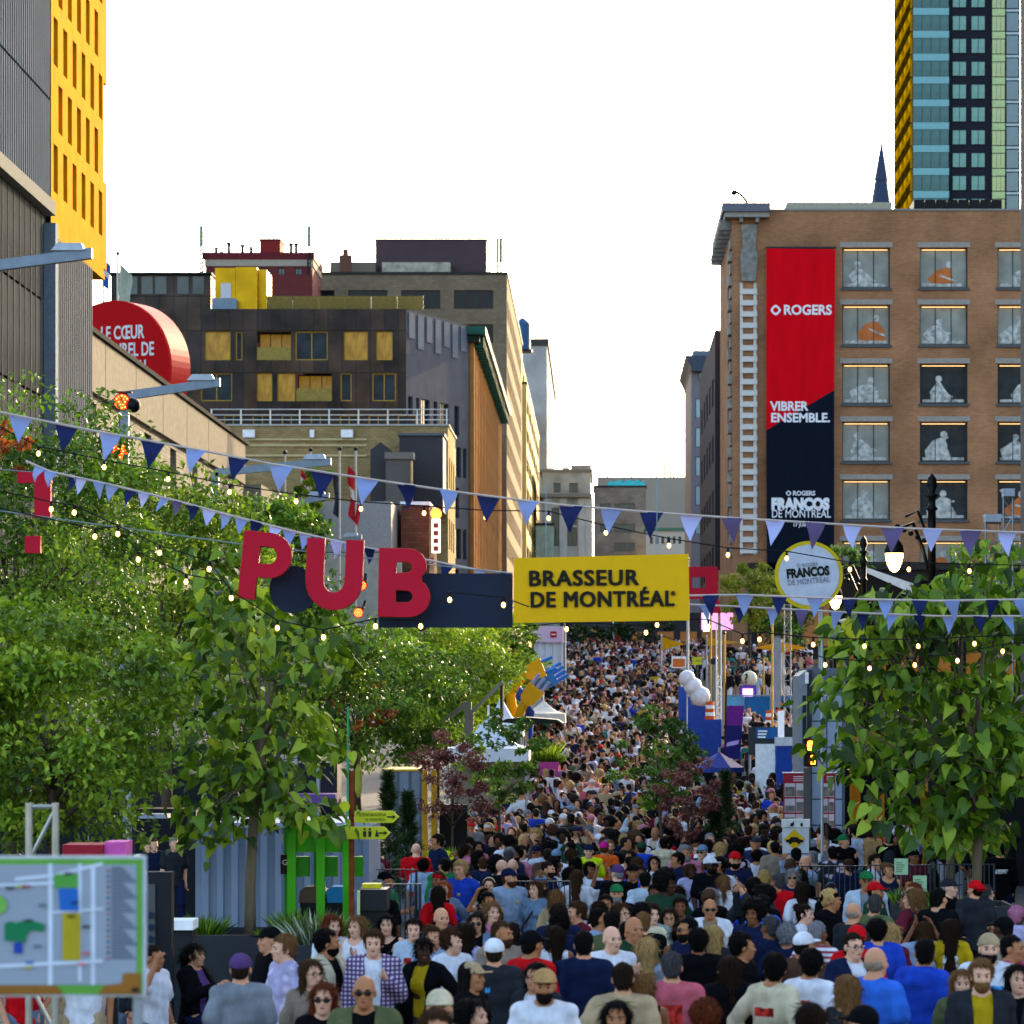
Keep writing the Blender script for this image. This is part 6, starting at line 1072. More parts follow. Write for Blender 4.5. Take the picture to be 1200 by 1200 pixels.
# ------------------------------------------------------------------ lamps, masts, flags
def lamps():
    lm = pmat('lamp_arm_grey', '707a88', .45, .4); led = pmat('stage_led', 'ff6a30', .4, var=0, emit='ff4a1c', estr=5)
    def arm(label, pts, d, pole=True):
        t = thing('street_lamp', label, 'street lamp', (X(pts[0][0], d), d, ground(d)), group='modern arm street lamps'); p, q = Vector(P3(*pts[0], d)), Vector(P3(*pts[1], d)); MB().obox(p-Vector((0, .1, .1)), q-p, Vector((0, .2, 0)), Vector((0, 0, .2))).build('arm', lm, t)
        e = q-(q-p).normalized()*.45; MB().prism([(e.x-.32, e.z+.1), (e.x+.32, e.z+.1), (e.x+.26, e.z+.24), (e.x-.2, e.z+.24)], d-.15, d+.15).build('lamp_head', pmat('lamp_head', 'a8b0bc', .4), t)
        MB().box(p.x-.1, p.x+.1, d-.1, d+.1, ground(d), p.z).build('pole', lm, t); return t
    arm('grey arm lamp above the yellow clad building', [(-40, 316), (108, 297)], 62); arm('grey arm lamp carrying the red stage lights', [(146, 464), (258, 448)], 76); arm('grey arm lamp in front of the concrete hall end', [(252, 554), (388, 541)], 88); arm('grey arm lamp below the flagpoles', [(340, 591), (386, 581)], 112); arm('grey arm lamp nearest the hanging letters', [(376, 640), (424, 629)], 128)
    d = 74; 
    for px, py, lab in ((143, 471, 'upper red glowing stage light on lamp pole'), (141, 529, 'lower red glowing stage light on lamp pole'), (424, 686, 'small red stage light behind hanging letters'), (420, 718, 'lowest small red stage light below hanging letters')):
        dd = d if px < 300 else 66; s = 9.5 if px < 300 else 5.5; r_ = s*dd/F; c = (X(px, dd), dd, Z(py, dd)); t = thing('stage_light', lab, 'stage light', c, group='red stage lights'); a = MB()
        MB().tube([c, (c[0], c[1]+.35, c[2])], [r_*1.12, r_*.7], 20).build('can', BLACK, t); b = MB(); dots = [(0, 0)]+[(.38*math.cos(i*1.047), .38*math.sin(i*1.047)) for i in range(6)]+[(.75*math.cos(i*.5236), .75*math.sin(i*.5236)) for i in range(12)]
        MB().disc_y(c, r_*.95, -.03, -.004, 24).build('lens', pmat('lens_red', '801808', .4, emit='ff2808', estr=1.6), t)
        for u, v in dots: MB().disc_y((c[0]+u*r_, c[1]-.035, c[2]+v*r_), r_*.11, -.01, 0, 8).build('led', led, t)
        MB().box(c[0]-r_*1.25, c[0]+r_*1.25, dd-.12, dd+.1, c[2]+r_*1.13, c[2]+r_*1.25).build('barn_door', BLACK, t); MB().tube([(c[0]+.05, dd+.2, c[2]), (X(146 if px < 300 else 427, dd), dd+.3, c[2]+.25)], .03, 6).build('clamp', DARK, t)
    t = thing('stage_light', 'dark switched off stage light beside upper red one', 'stage light', P3(156, 476, d), group='stage lights'); MB().ball(P3(156, 475, d), .17, 14, 10).build('can', BLACK, t, smooth=True); MB().tube([P3(150, 473, d), P3(156, 475, d)], .02, 6).build('clamp', DARK, t)
    # ornate lamps
    glow = pmat('lantern_glow', 'ffd890', .4, var=0, emit='ffc468', estr=6)
    for (px, ptop, d, lx, ly, sc, lab) in ((1092, 555, 70, 1048, 655, 1.0, 'tall ornate black lamp post with scrolled arm and glowing lantern'), (1012, 628, 98, 979, 703, .72*98/70, 'second ornate black lamp post behind the round sign')):
        x, g = X(px, d), ground(d); zt = Z(ptop, d); t = thing('ornate_lamp', lab, 'street lamp', (x, d, g), group='ornate lamp posts'); k = sc*.85
        MB().lathe((x, d, g), [(.22*k, 0), (.22*k, .5), (.13*k, .7), (.1*k, 2), (.1*k, zt-g-1.6*k), (.15*k, zt-g-1.55*k), (.1*k, zt-g-1.5*k), (.1*k, zt-g-.95*k), (.16*k, zt-g-.9*k), (.08*k, zt-g-.8*k), (.09*k, zt-g-.62*k), (.18*k, zt-g-.56*k), (.07*k, zt-g-.5*k), (.14*k, zt-g-.3*k), (.11*k, zt-g-.12*k), (.02*k, zt-g)], 14).build('post', BLACK, t, smooth=True)
        L = Vector(P3(lx, ly, d)); h = .42*k; a0 = Vector((x, d, zt-2.05*k)); top = L+Vector((0, 0, .62*k)); m1 = Vector((x+(top.x-x)*.5, d, top.z+.35*k)); MB().tube([a0-Vector((0, 0, .75*k)), a0.lerp(m1, .5)-Vector((0, 0, .25*k)), m1-Vector((0, 0, .05)), top+Vector((.05, 0, .12*k)), top], .05*k, 8).build('scroll_arm', BLACK, t, smooth=True); MB().tube([a0+Vector((0, 0, .15)), m1+Vector((.1, 0, .25*k)), m1+Vector((-.2*k, 0, .1*k))], .035*k, 8).build('scroll', BLACK, t)
        for q in range(5): c = a0.lerp(top, .2+q*.18)+Vector((0, 0, .25*k)); MB().ball(c, .07*k, 8, 6).build('leaf_ornament', BLACK, t)
        MB().lathe((L.x, d, L.z), [(.24*k, .14*k), (.25*k, .2*k), (.22*k, .34*k), (.12*k, .5*k), (.04*k, .62*k)], 18).build('hood', BLACK, t, smooth=True); MB().lathe((L.x, d, L.z), [(.02*k, -.34*k), (.11*k, -.28*k), (.19*k, -.1*k), (.225*k, .08*k), (.23*k, .138*k)], 18).build('globe', glow, t, smooth=True)
    # light towers at the right
    for px0, px1, pt, pb, d, lab in ((1155, 1171, 612, 745, 88, 'grey box topped truss light tower behind the right tree'), (1176, 1187, 582, 745, 92, 'taller thin truss light tower beside the stone building')):
        t = thing('light_tower', lab, 'truss tower', (X((px0+px1)/2, d), d, ground(d)), group='truss light towers'); truss(t, X(px0, d), X(px1, d), d, ground(d), Z(pt, d), .03, STEEL, .5); MB().box(X(px0-1, d), X(px1+1, d), d-.25, d+.25, Z(pt, d), Z(pt-9, d)).build('lamp_box', pmat('lamp_head', 'a8b0bc', .4), t)
        MB().prism([(X(px0-4, d), Z(pt-8, d)), (X(px0-1.2, d), Z(pt-5, d)), (X(px0-1.2, d), Z(pt-9, d))], d-.2, d+.2).build('flap', WHITE, t)
    # masts along the right kerb
    for k, (px, pt, d, w_, col, lab) in enumerate(((905, 712, 118, .04, 'c09a50', 'gold lit slim mast left of truss mast'), (961, 712, 96, .05, '9aa0a4', 'pale mast right of the round sign'), (849, 742, 128, .05, 'b89050', 'wooden toned mast beside the concrete pole'), (806, 655, 140, .06, 'b0b4b8', 'tall pale mast beside yellow pennant sail'), (833, 700, 150, .05, 'c09a50', 'gold mast by the pink screen'), (838, 775, 126, .13, '77736c', 'thick weathered concrete pole beside balloons'), (895, 770, 150, .04, 'c09a50', 'short gold mast behind question globe'))):  # gold light on the slim mast is put into its colour
        t = thing('mast', lab, 'mast', (X(px, d), d, ground(d)), group='masts along the right kerb'); MB().tube([(X(px, d), d, ground(d)), (X(px, d), d, Z(pt, d))], w_, 8).build('shaft', pmat('mast'+col, col, .5, .2), t); MB().ball((X(px, d), d, Z(pt, d)), w_*1.4, 8, 6).build('cap', DARK, t)
    t = thing('truss_mast', 'white lattice mast in front of the shopfronts', 'truss tower', (X(922, 120), 120, ground(120))); truss(t, X(919, 120), X(926.5, 120), 120, ground(120), Z(708, 120), .025, STEEL, .45)
    t = thing('truss_mast', 'lattice mast beside the concrete pole', 'truss tower', (X(842, 124), 124, ground(124))); truss(t, X(839.5, 124), X(845, 124), 124, ground(124), Z(730, 124), .025, WHITE, .4)
    t = thing('grey_column', 'plain grey square column behind the truss mast', 'column', (X(911, 130), 130, ground(130))); MB().box(X(907, 130), X(914.5, 130), 130, 130.3, ground(130), Z(745, 130)).build('shaft', pmat('column_grey', '7f8894', .5), t); MB().box(X(906, 130), X(915.5, 130), 129.9, 130.4, Z(745, 130)+.002, Z(742, 130)).build('cap', DARK, t)
    # sails, screen, small signs by the crossing
    yl = pmat('sail_yellow', 'c8930c', .6, trans=.2)
    for px0, px1, y0, y1, d, fl, lab in ((775, 803, 746, 762, 160, 0, 'yellow triangular sail left of pale mast'), (915, 948, 752, 765, 150, 0, 'yellow triangular sail right of truss mast'), (828, 868, 747, 757, 165, 0, 'ochre awning sail before the shopfronts'), (884, 917, 752, 764, 152, 1, 'yellow triangular sail left of truss mast')):
        x0, x1 = X(px0, d), X(px1, d); t = thing('shade_sail', lab, 'shade sail', (x0, d, ground(d)), group='yellow shade sails'); MB().prism([(x0, Z(y1, d)), (x1, Z((y0+y1)/2+1, d)), (x0, Z(y0, d))] if not fl else [(x1, Z(y1, d)), (x1, Z(y0, d)), (x0, Z((y0+y1)/2+1, d))], d, d+.04).build('cloth', yl, t); MB().tube([(x0 if not fl else x1, d+.02, ground(d)), (x0 if not fl else x1, d+.02, Z(y0-3, d))], .04, 6).build('pole', STEEL, t)
    d = 175; t = thing('video_screen', 'glowing pink and white video screen near the crossing', 'screen', (X(840, d), d, ground(d))); MB().box(X(822, d), X(859, d), d, d+.2, Z(738, d), Z(718, d)).build('screen', pmat('screen_glow', 'd8a0c8', .4, 0, .4, 1.2, emit='ff9ad0', estr=.25), t); MB().box(X(824, d), X(832, d), d-.05, d-.01, Z(740, d), Z(716, d)).build('bright_edge', pmat('screen_white', 'ffe8f4', .4, emit='ffe8f8', estr=.4), t); MB().tube([(X(850, d), d+.1, ground(d)), (X(850, d), d+.1, Z(738, d))], .05, 6).build('pole', DARK, t)
    d = 150; t = thing('orange_display', 'orange and white display panel at crowd edge', 'sign', (X(796, d), d, ground(d))); MB().box(X(787, d), X(804, d), d, d+.1, Z(783, d), Z(769, d)).build('frame', WHITE, t); MB().box(X(788.5, d), X(802.5, d), d-.03, d-.003, Z(781.5, d), Z(772, d)).build('picture', pmat('display_orange', 'c4642c', .5, 0, .35, 1), t); MB().tube([(X(796, d), d+.05, ground(d)), (X(796, d), d+.05, Z(783, d))], .05, 6).build('post', DARK, t)
    t = thing('lime_arrow_sign', 'small double lime arrow board by the concrete pole', 'sign', (X(817, 140), 140, ground(140))); 
    for y in (772, 777): MB().prism([(X(811, 140), Z(y+2, 140)), (X(821, 140), Z(y+2, 140)), (X(823, 140), Z(y, 140)), (X(821, 140), Z(y-2, 140)), (X(811, 140), Z(y-2, 140))], 140, 140.05).build('arrow_board', pmat('lime_sign', 'b4b622', .5), t)
    MB().tube([(X(817, 140), 140.1, ground(140)), (X(817, 140), 140.1, Z(769, 140))], .03, 6).build('post', DARK, t)
    d = 100; t = thing('dark_gable_tent', 'black gabled tent roof with white fabric edge behind the right tree', 'tent', (X(1020, d), d, ground(d))); MB().prism([(X(970, d), Z(700, d)), (X(1070, d), Z(712, d)), (X(1070, d), Z(692, d)), (X(1002, d), Z(662, d)), (X(984, d), Z(668, d))], d, d+5).build('roof', pmat('tent_black', '1b191c', .6), t); MB().prism([(X(1008, d), Z(668, d)), (X(1070, d), Z(696, d)), (X(1070, d), Z(684, d)), (X(1012, d), Z(664, d))], d-.1, d-.02).build('white_edge', WHITE, t)
    for px in (976, 1066): MB().tube([(X(px, d), d+.5, ground(d)), (X(px, d), d+.5, Z(703, d))], .06, 6).build('leg', DARK, t)
    t = thing('lime_round_sign', 'lime green rounded sign shapes behind the right tree edge', 'sign', (X(990, 84), 84, ground(84))); MB().disc_y(P3(1000, 735, 84), .32, 0, .06, 24).build('disc', pmat('lime_sign', 'b4b622', .5), t); MB().disc_y(P3(984, 755, 84), .3, 0, .06, 24).build('disc', pmat('lime_sign', 'b4b622', .5), t); MB().tube([P3(990, 740, 84.1), (X(990, 84), 84.1, ground(84))], .03, 6).build('post', STEEL, t)
    # orange column and coloured shop far at crossing
    d = 212; t = thing('lit_shopfront', 'warm lit shopfront wall with red column closing the crossing', 'shopfront', (X(730, d), d, ground(d))); MB().box(X(655, d), X(850, d), d+6, d+7, ground(d)-.2, Z(715, d)).build('wall', pmat('crossing_wall', '3b3a3c', .8, 0, .4, .6), t); MB().box(X(676, d), X(716, d), d+5.9, d+5.99, ground(d), Z(735, d)).build('yellow_panel', pmat('crossing_yellow', 'a8904c', .7, 0, .3, .8), t); MB().box(X(720, d), X(733, d), d+1, d+1.8, ground(d), Z(710, d)).build('red_column', pmat('crossing_red', '7c2c18', .7), t); MB().box(X(718, d), X(719.8, d), d+1, d+1.3, ground(d), Z(710, d)).build('white_column', WHITE, t)
    for a in (742, 772, 800, 826): MB().box(X(a, d), X(a+20, d), d+5.9, d+5.99, ground(d)+.3, Z(738, d)).build('shop_pane', pmat('shop_glow', '4a3626', .2, 0, .4, 1, emit='ffb060', estr=.03), t)
    # flagpoles
    for px, pt, pb, d, kind, lab in ((132, 288, 420, 190, 'q', 'flagpole with blue and white flag beside yellow building'), (138, 297, 420, 192, 'g', 'flagpole with pale green flag behind the disc sign'), (364, 527, 620, 170, 'us', 'flagpole with red and white striped flag'), (398, 526, 625, 171, 'mx', 'flagpole with dark patterned flag'), (417, 526, 630, 172, 'ca', 'flagpole with red and white maple flag'), (334, 530, 600, 173, 'n', 'bare pale flagpole beside the orange chimney')):
        if px == 132: px = 121
        x = X(px, d); z0 = ground(d); t = thing('flagpole', lab, 'flagpole', (x, d, z0), group='flagpoles'); MB().tube([(x, d, z0), (x, d, Z(pt, d))], .06, 8).build('pole', pmat('pole_white', 'b4b0a4', .4, .2), t); MB().ball((x, d, Z(pt, d)), .12, 8, 6).build('finial', DARK, t)
        def cloth(n_, u0, u1, v0, v1, m, yy=0):
            vs = []; fs = []; N = 6
            for j in range(N+1):
                v = v0+(v1-v0)*j/N
                for i in range(5): u = u0+(u1-u0)*i/4; vs.append((x+u*.5+.07*math.sin(v*3), d-.05-yy+.14*math.sin(u*9+v), Z(pt, d)-.3-v-u*.5))
            for j in range(N):
                for i in range(4): fs.append((j*5+i, j*5+i+1, (j+1)*5+i+1, (j+1)*5+i))
            MB().add(vs, fs).build(n_, m, t, smooth=True)
        rdm = pmat('flag_red', 'b01c28', .7); wm = pmat('flag_white', 'c8c4c0', .7); bm = pmat('flag_blue', '1c4f9c', .7)
        if kind == 'q': cloth('flag_cloth', .1, .75, .5, 2.0, bm); cloth('flag_cross', .1, .75, 1.0, 1.3, wm, .03)
        if kind == 'g': cloth('flag_cloth', .1, 1.6, .2, 2.6, pmat('flag_green', '9aa894', .7))
        if kind == 'us':
            for q in range(7): cloth('stripe', -.9, -.05, 1.2+q*.35, 1.2+(q+1)*.35, rdm if q % 2 == 0 else wm)
        if kind == 'mx': cloth('flag_cloth', -.6, -.05, 1.2, 3.4, pmat('flag_dark', '2a2c38', .7, 0, .6, 6))
        if kind == 'ca': cloth('flag_cloth', -.8, -.05, 1.0, 2.0, rdm); cloth('white_band', -.7, -.05, 2.0, 2.6, wm); cloth('flag_cloth', -.7, .4, 2.6, 3.6, rdm)
lamps()
# ------------------------------------------------------------------ people: bodies and clothes are surfaces grown from distance fields
class Field:
    def __init__(s, xs, ys, zs):
        s.ax = [np.asarray(a, np.float32) for a in (xs, ys, zs)]; s.F = np.full([len(a) for a in s.ax], .2, np.float32)
    def win(s, lo, hi):
        sl = tuple(slice(max(np.searchsorted(a, l_)-1, 0), min(np.searchsorted(a, h)+1, len(a))) for a, l_, h in zip(s.ax, lo, hi))
        g = np.meshgrid(*[a[q] for a, q in zip(s.ax, sl)], indexing='ij', sparse=True); return sl, g
    def put(s, sl, d, k):
        f = s.F[sl]
        if k > 0: h = np.clip(.5+.5*(f-d)/k, 0, 1); s.F[sl] = f*(1-h)+d*h-k*h*(1-h)
        else: s.F[sl] = np.minimum(f, d)
    def cap(s, a, b, ra, rb, k=.02, sy=1.0):
        a, b = np.array(a, np.float32), np.array(b, np.float32); m = max(ra, rb)/min(sy, 1)+k+.05
        sl, (x, y, z) = s.win(np.minimum(a, b)-m, np.maximum(a, b)+m); ab = b-a; L = float(ab@ab)+1e-9
        t = np.clip(((x-a[0])*ab[0]+(y-a[1])*ab[1]+(z-a[2])*ab[2])/L, 0, 1)
        d = np.sqrt((x-a[0]-t*ab[0])**2+((y-a[1]-t*ab[1])*sy)**2+(z-a[2]-t*ab[2])**2)-(ra+(rb-ra)*t); s.put(sl, d, k)
    def ell(s, c, r, k=.02):
        r = np.array(r); m = k+.05; sl, (x, y, z) = s.win(np.array(c)-r-m, np.array(c)+r+m)
        q = np.sqrt(((x-c[0])/r[0])**2+((y-c[1])/r[1])**2+((z-c[2])/r[2])**2); s.put(sl, (q-1)*min(r), k)
    def stack(s, zs, wx, wy, cy, off=0, k=.02, cx=None):   # torso: elliptical sections along z
        sl, (x, y, z) = s.win((-.45, -.4, zs[0]-.05), (.45, .4, zs[-1]+.05)); w_ = np.interp(z, zs, wx).astype(np.float32)+off; h = np.interp(z, zs, wy).astype(np.float32)+off; c = np.interp(z, zs, cy).astype(np.float32)
        q = (np.abs(x/w_)**2.4+np.abs((y-c)/h)**2.4)**(1/2.4); d = (q-1)*np.minimum(w_, h); d = np.maximum(d, np.maximum(zs[0]-z, z-zs[-1])); s.put(sl, d, k)
    def cut(s, fn):
        g = np.meshgrid(*s.ax, indexing='ij', sparse=True); s.F = np.maximum(s.F, fn(*g).astype(np.float32))
    def wobble(s, amp, ph, fr=14):
        g = np.meshgrid(*s.ax, indexing='ij', sparse=True); x, y, z = g
        s.F = s.F+amp*(np.sin(fr*z+9*x+ph)*np.sin(fr*.7*x-6*z+ph*2)+.6*np.sin(fr*1.9*z-13*y+14*x+ph*3)).astype(np.float32)
    def strand(s, amp, fr=30):
        x, y, z = np.meshgrid(*s.ax, indexing='ij', sparse=True); th = np.arctan2(x+0*z, y-.02+0*z); s.F = s.F+amp*(np.sin(fr*th+7*z)+.6*np.sin(fr*2.1*th-11*z+1)+.35*np.sin(40*z+3*th)).astype(np.float32)
    def net(s):
        F_ = s.F; X_, Y_, Z_ = s.ax; ins = F_ < 0; c = ins[:-1, :-1, :-1].astype(np.int8); 
        for i, j, k in ((1,0,0),(0,1,0),(0,0,1),(1,1,0),(1,0,1),(0,1,1),(1,1,1)): c = c+ins[i:len(X_)-1+i, j:len(Y_)-1+j, k:len(Z_)-1+k]
        I = np.argwhere((c > 0) & (c < 8)); idx = -np.ones(c.shape, np.int32); idx[tuple(I.T)] = np.arange(len(I))
        acc = np.zeros((len(I), 3)); cnt = np.zeros(len(I)); co = [(0,0,0),(1,0,0),(0,1,0),(1,1,0),(0,0,1),(1,0,1),(0,1,1),(1,1,1)]
        val = [F_[I[:, 0]+a, I[:, 1]+b, I[:, 2]+d] for a, b, d in co]; pos = [np.stack([X_[I[:, 0]+a], Y_[I[:, 1]+b], Z_[I[:, 2]+d]], 1) for a, b, d in co]
        for p, q in ((0,1),(2,3),(4,5),(6,7),(0,2),(1,3),(4,6),(5,7),(0,4),(1,5),(2,6),(3,7)):
            m = (val[p] < 0) != (val[q] < 0); t = val[p][m]/(val[p][m]-val[q][m]); acc[m] += pos[p][m]+(pos[q][m]-pos[p][m])*t[:, None]; cnt[m] += 1
        V = acc/cnt[:, None]; Q = []
        for ax in range(3):
            sl0 = [slice(None)]*3; sl1 = [slice(None)]*3; sl0[ax] = slice(0, -1); sl1[ax] = slice(1, None); a = ins[tuple(sl0)]; b = ins[tuple(sl1)]; E = np.argwhere(a != b); u, v = [(1, 2), (2, 0), (0, 1)][ax]
            ok = (E[:, u] > 0) & (E[:, v] > 0) & (E[:, u] < F_.shape[u]-1) & (E[:, v] < F_.shape[v]-1); E = E[ok]; fl = a[tuple(E.T)]
            def cell(du, dv): q = E.copy(); q[:, u] -= du; q[:, v] -= dv; return idx[tuple(q.T)]
            qd = np.stack([cell(1, 1), cell(0, 1), cell(0, 0), cell(1, 0)], 1); qd[~fl] = qd[~fl][:, ::-1]; Q.append(qd)
        return V, np.concatenate(Q)
def axis(lo, hi, fine_lo, fine_hi, h, hf): 
    return np.concatenate([np.arange(lo, fine_lo, h), np.arange(fine_lo, fine_hi, hf), np.arange(fine_hi, hi+h, h)])
# joints of a 1.75 m figure facing -y
def pose(kind):
    J = dict(sh=.175, elL=(.235, .02, 1.13), wrL=(.25, -.06, .89), elR=(-.235, .02, 1.13), wrR=(-.25, -.06, .89), knL=(.095, -.01, .5), anL=(.1, .03, .07), knR=(-.095, -.01, .5), anR=(-.1, .03, .07), hz=.93)
    if kind == 'walk': J.update(elL=(.23, .09, 1.15), wrL=(.23, .05, .91), elR=(-.23, -.03, 1.14), wrR=(-.22, -.2, .95), knL=(.09, -.16, .53), anL=(.09, -.14, .1), knR=(-.09, .05, .5), anR=(-.09, .28, .14))
    if kind == 'phone': J.update(elL=(.225, -.03, 1.14), wrL=(.06, -.29, 1.2), elR=(-.225, -.03, 1.14), wrR=(-.05, -.3, 1.18))
    if kind == 'hips': J.update(elL=(.34, .08, 1.17), wrL=(.17, -.04, .98), elR=(-.25, .04, 1.13), wrR=(-.2, -.1, .9))
    if kind == 'cross': J.update(elL=(.24, -.06, 1.14), wrL=(-.06, -.2, 1.2), elR=(-.24, -.06, 1.13), wrR=(.07, -.18, 1.16))
    if kind == 'raise': J.update(elR=(-.25, -.22, 1.42), wrR=(-.13, -.33, 1.66), elL=(.25, -.2, 1.38), wrL=(.1, -.34, 1.64))
    if kind == 'wave': J.update(elR=(-.3, -.1, 1.3), wrR=(-.17, -.14, 1.55))
    if kind == 'bag': J.update(elL=(.24, .0, 1.14), wrL=(.13, -.22, 1.3))
    if kind == 'sit': J.update(knL=(.13, -.42, .47), anL=(.13, -.4, .07), knR=(-.13, -.42, .47), anR=(-.12, -.36, .07), elL=(.24, -.08, .74), wrL=(.1, -.3, .8), elR=(-.24, -.08, .74), wrR=(-.08, -.32, .86), hz=.5)
    return J
TZ = np.array([.84, .92, 1.0, 1.1, 1.2, 1.3, 1.38, 1.44, 1.48])
TM = (np.array([.155, .16, .15, .148, .165, .18, .185, .15, .07]), np.array([.1, .105, .1, .1, .11, .115, .105, .085, .06]), np.array([.0, .0, -.005, -.01, -.01, -.005, .005, .015, .02]))
TF = (np.array([.17, .172, .15, .132, .14, .155, .16, .13, .06]), np.array([.11, .112, .1, .09, .1, .11, .095, .075, .055]), np.array([.005, .005, 0, -.005, -.012, -.012, .0, .012, .02]))
def rot(p, c, yaw): x, y = p[0]-c[0], p[1]-c[1]; return (c[0]+x*math.cos(yaw)-y*math.sin(yaw), c[1]+x*math.sin(yaw)+y*math.cos(yaw), p[2])
HEADC = (0, -.012, 1.605)
def body_mesh(kind, fem, yaw, lod=0):
    J = pose(kind); dz = J['hz']-.93; T = TF if fem else TM; shx = J['sh']*(.9 if fem else 1); hf = .0085 if not lod else .01*lod; h = .017 if not lod else .0165*lod
    f = Field(axis(-.42, .42, -.11, .11, h, hf), axis(-.5 if kind in ('sit',) else -.42, .36, -.14, .13, h, hf), axis(-.03, 1.8, 1.46+dz, 1.77+dz, h, hf)); sc = .92 if fem else 1
    Z_ = lambda p: (p[0], p[1], p[2]+(dz if p[2] > .9 else 0))
    f.stack(TZ+dz, *T, k=.02)
    if fem:
        for sx in (-1, 1): f.ell((sx*.07, -.085, 1.27+dz), (.062, .055, .06), .03)
    f.cap((0, .025, 1.42+dz), (0, .0, 1.54+dz), .062*sc, .054*sc, .03); f.cap((-.1, .025, 1.425+dz), (0, .03, 1.475+dz), .05*sc, .05*sc, .04); f.cap((.1, .025, 1.425+dz), (0, .03, 1.475+dz), .05*sc, .05*sc, .04)
    for s_, sx in (('L', 1), ('R', -1)):
        S = (sx*shx, .015, 1.41+dz); el = J['el'+s_]; wr = J['wr'+s_]; f.cap((sx*.09, .015, 1.43+dz), S, .055*sc, .058*sc, .03); f.cap(S, el, .054*sc, .042*sc, .02); f.cap(el, wr, .04*sc, .027*sc, .015)
        v = np.array(wr)-np.array(el); v = v/np.linalg.norm(v); f.cap(wr, np.array(wr)+v*.075, .028*sc, .034*sc, .012, 1.3)
        H = (sx*.092, 0, J['hz']); kn = J['kn'+s_]; an = J['an'+s_]; f.cap(H, kn, .09*(1.04 if fem else 1), .058*sc, .03); f.cap(kn, (np.array(kn)+np.array(an))/2+np.array((0, .018, .05)), .054*sc, .054*sc, .02); f.cap((np.array(kn)+np.array(an))/2+np.array((0, .018, .05)), an, .052*sc, .036, .02); f.cap((an[0], an[1]+.03, an[2]-.035), (an[0]*1.1, an[1]-.16, an[2]-.045), .036, .032, .02)
    c = (HEADC[0], HEADC[1], HEADC[2]+dz); r = lambda x, y, z: rot((c[0]+x, c[1]+y, c[2]+z), c, yaw)
    f.ell(r(0, .018, .03), (.075, .092, .088), .01); f.ell(r(0, -.022, -.03), (.058, .07, .082), .03); f.cap(r(0, -.062, -.085), r(0, -.055, -.08), .026, .026, .03)     # skull, face, chin
    f.cap(r(0, -.092, .004), r(0, -.104, -.028), .007, .0125, .012); f.cap(r(-.03, -.082, .024), r(.03, -.082, .024), .012, .012, .012)    # nose, brow
    f.cap(r(-.016, -.087, -.058), r(.016, -.087, -.058), .009, .009, .01)
    for sx in (-1, 1): f.ell(r(sx*.076, .012, -.005), (.012, .02, .031), .004); f.ell(r(sx*.038, -.068, -.02), (.022, .02, .02), .02)
    if not lod:
        for sx in (-1, 1): e = r(sx*.031, -.098, .003); g_ = np.meshgrid(*f.ax, indexing='ij', sparse=True); dd = .016-np.sqrt((g_[0]-e[0])**2+(g_[1]-e[1])**2+(g_[2]-e[2])**2); f.F = np.maximum(f.F, dd.astype(np.float32))
    V, Q = f.net(); Q = Q.tolist(); V = V.tolist()
    if not lod:                                           # fingers: tapered chains rooted in the palm, and a thumb from its side
        b = MB(); 
        for s_, sx in (('L', 1), ('R', -1)):
            el = Vector(J['el'+s_]); wr = Vector(J['wr'+s_]); v = (wr-el).normalized(); side = v.cross(Vector((sx, 0, 0))); side = side.normalized() if side.length > .1 else Vector((0, -1, 0)); nrm = v.cross(side).normalized()
            for i, L in enumerate((.072, .082, .076, .06)):
                p = wr+v*.085+side*(.028-.0185*i); cur = nrm*(-sx)*.012; b.tube([p, p+v*L*.45+cur, p+v*L*.75+cur*2.4, p+v*L*.95+cur*4.2], [.0095, .0088, .008, .005], 6)
            p = wr+v*.03+side*.028; b.tube([p, p+(v*.5+side*.8).normalized()*.035, p+(v*.5+side*.8).normalized()*.035+v*.03], [.012, .0105, .006], 6)
        k0 = len(V); V += b.v; Q += [[i+k0 for i in fc] for fc in b.f]
    me = bpy.data.meshes.new('body'); me.from_pydata(V, [], Q); me.polygons.foreach_set('use_smooth', [True]*len(Q)); me.update(); return me
def to_mesh(name, f):
    V, Q = f.net(); return np_mesh(name, V, Q, SKIN0, None, None, True, obj=False, off=(0, 0, 0))
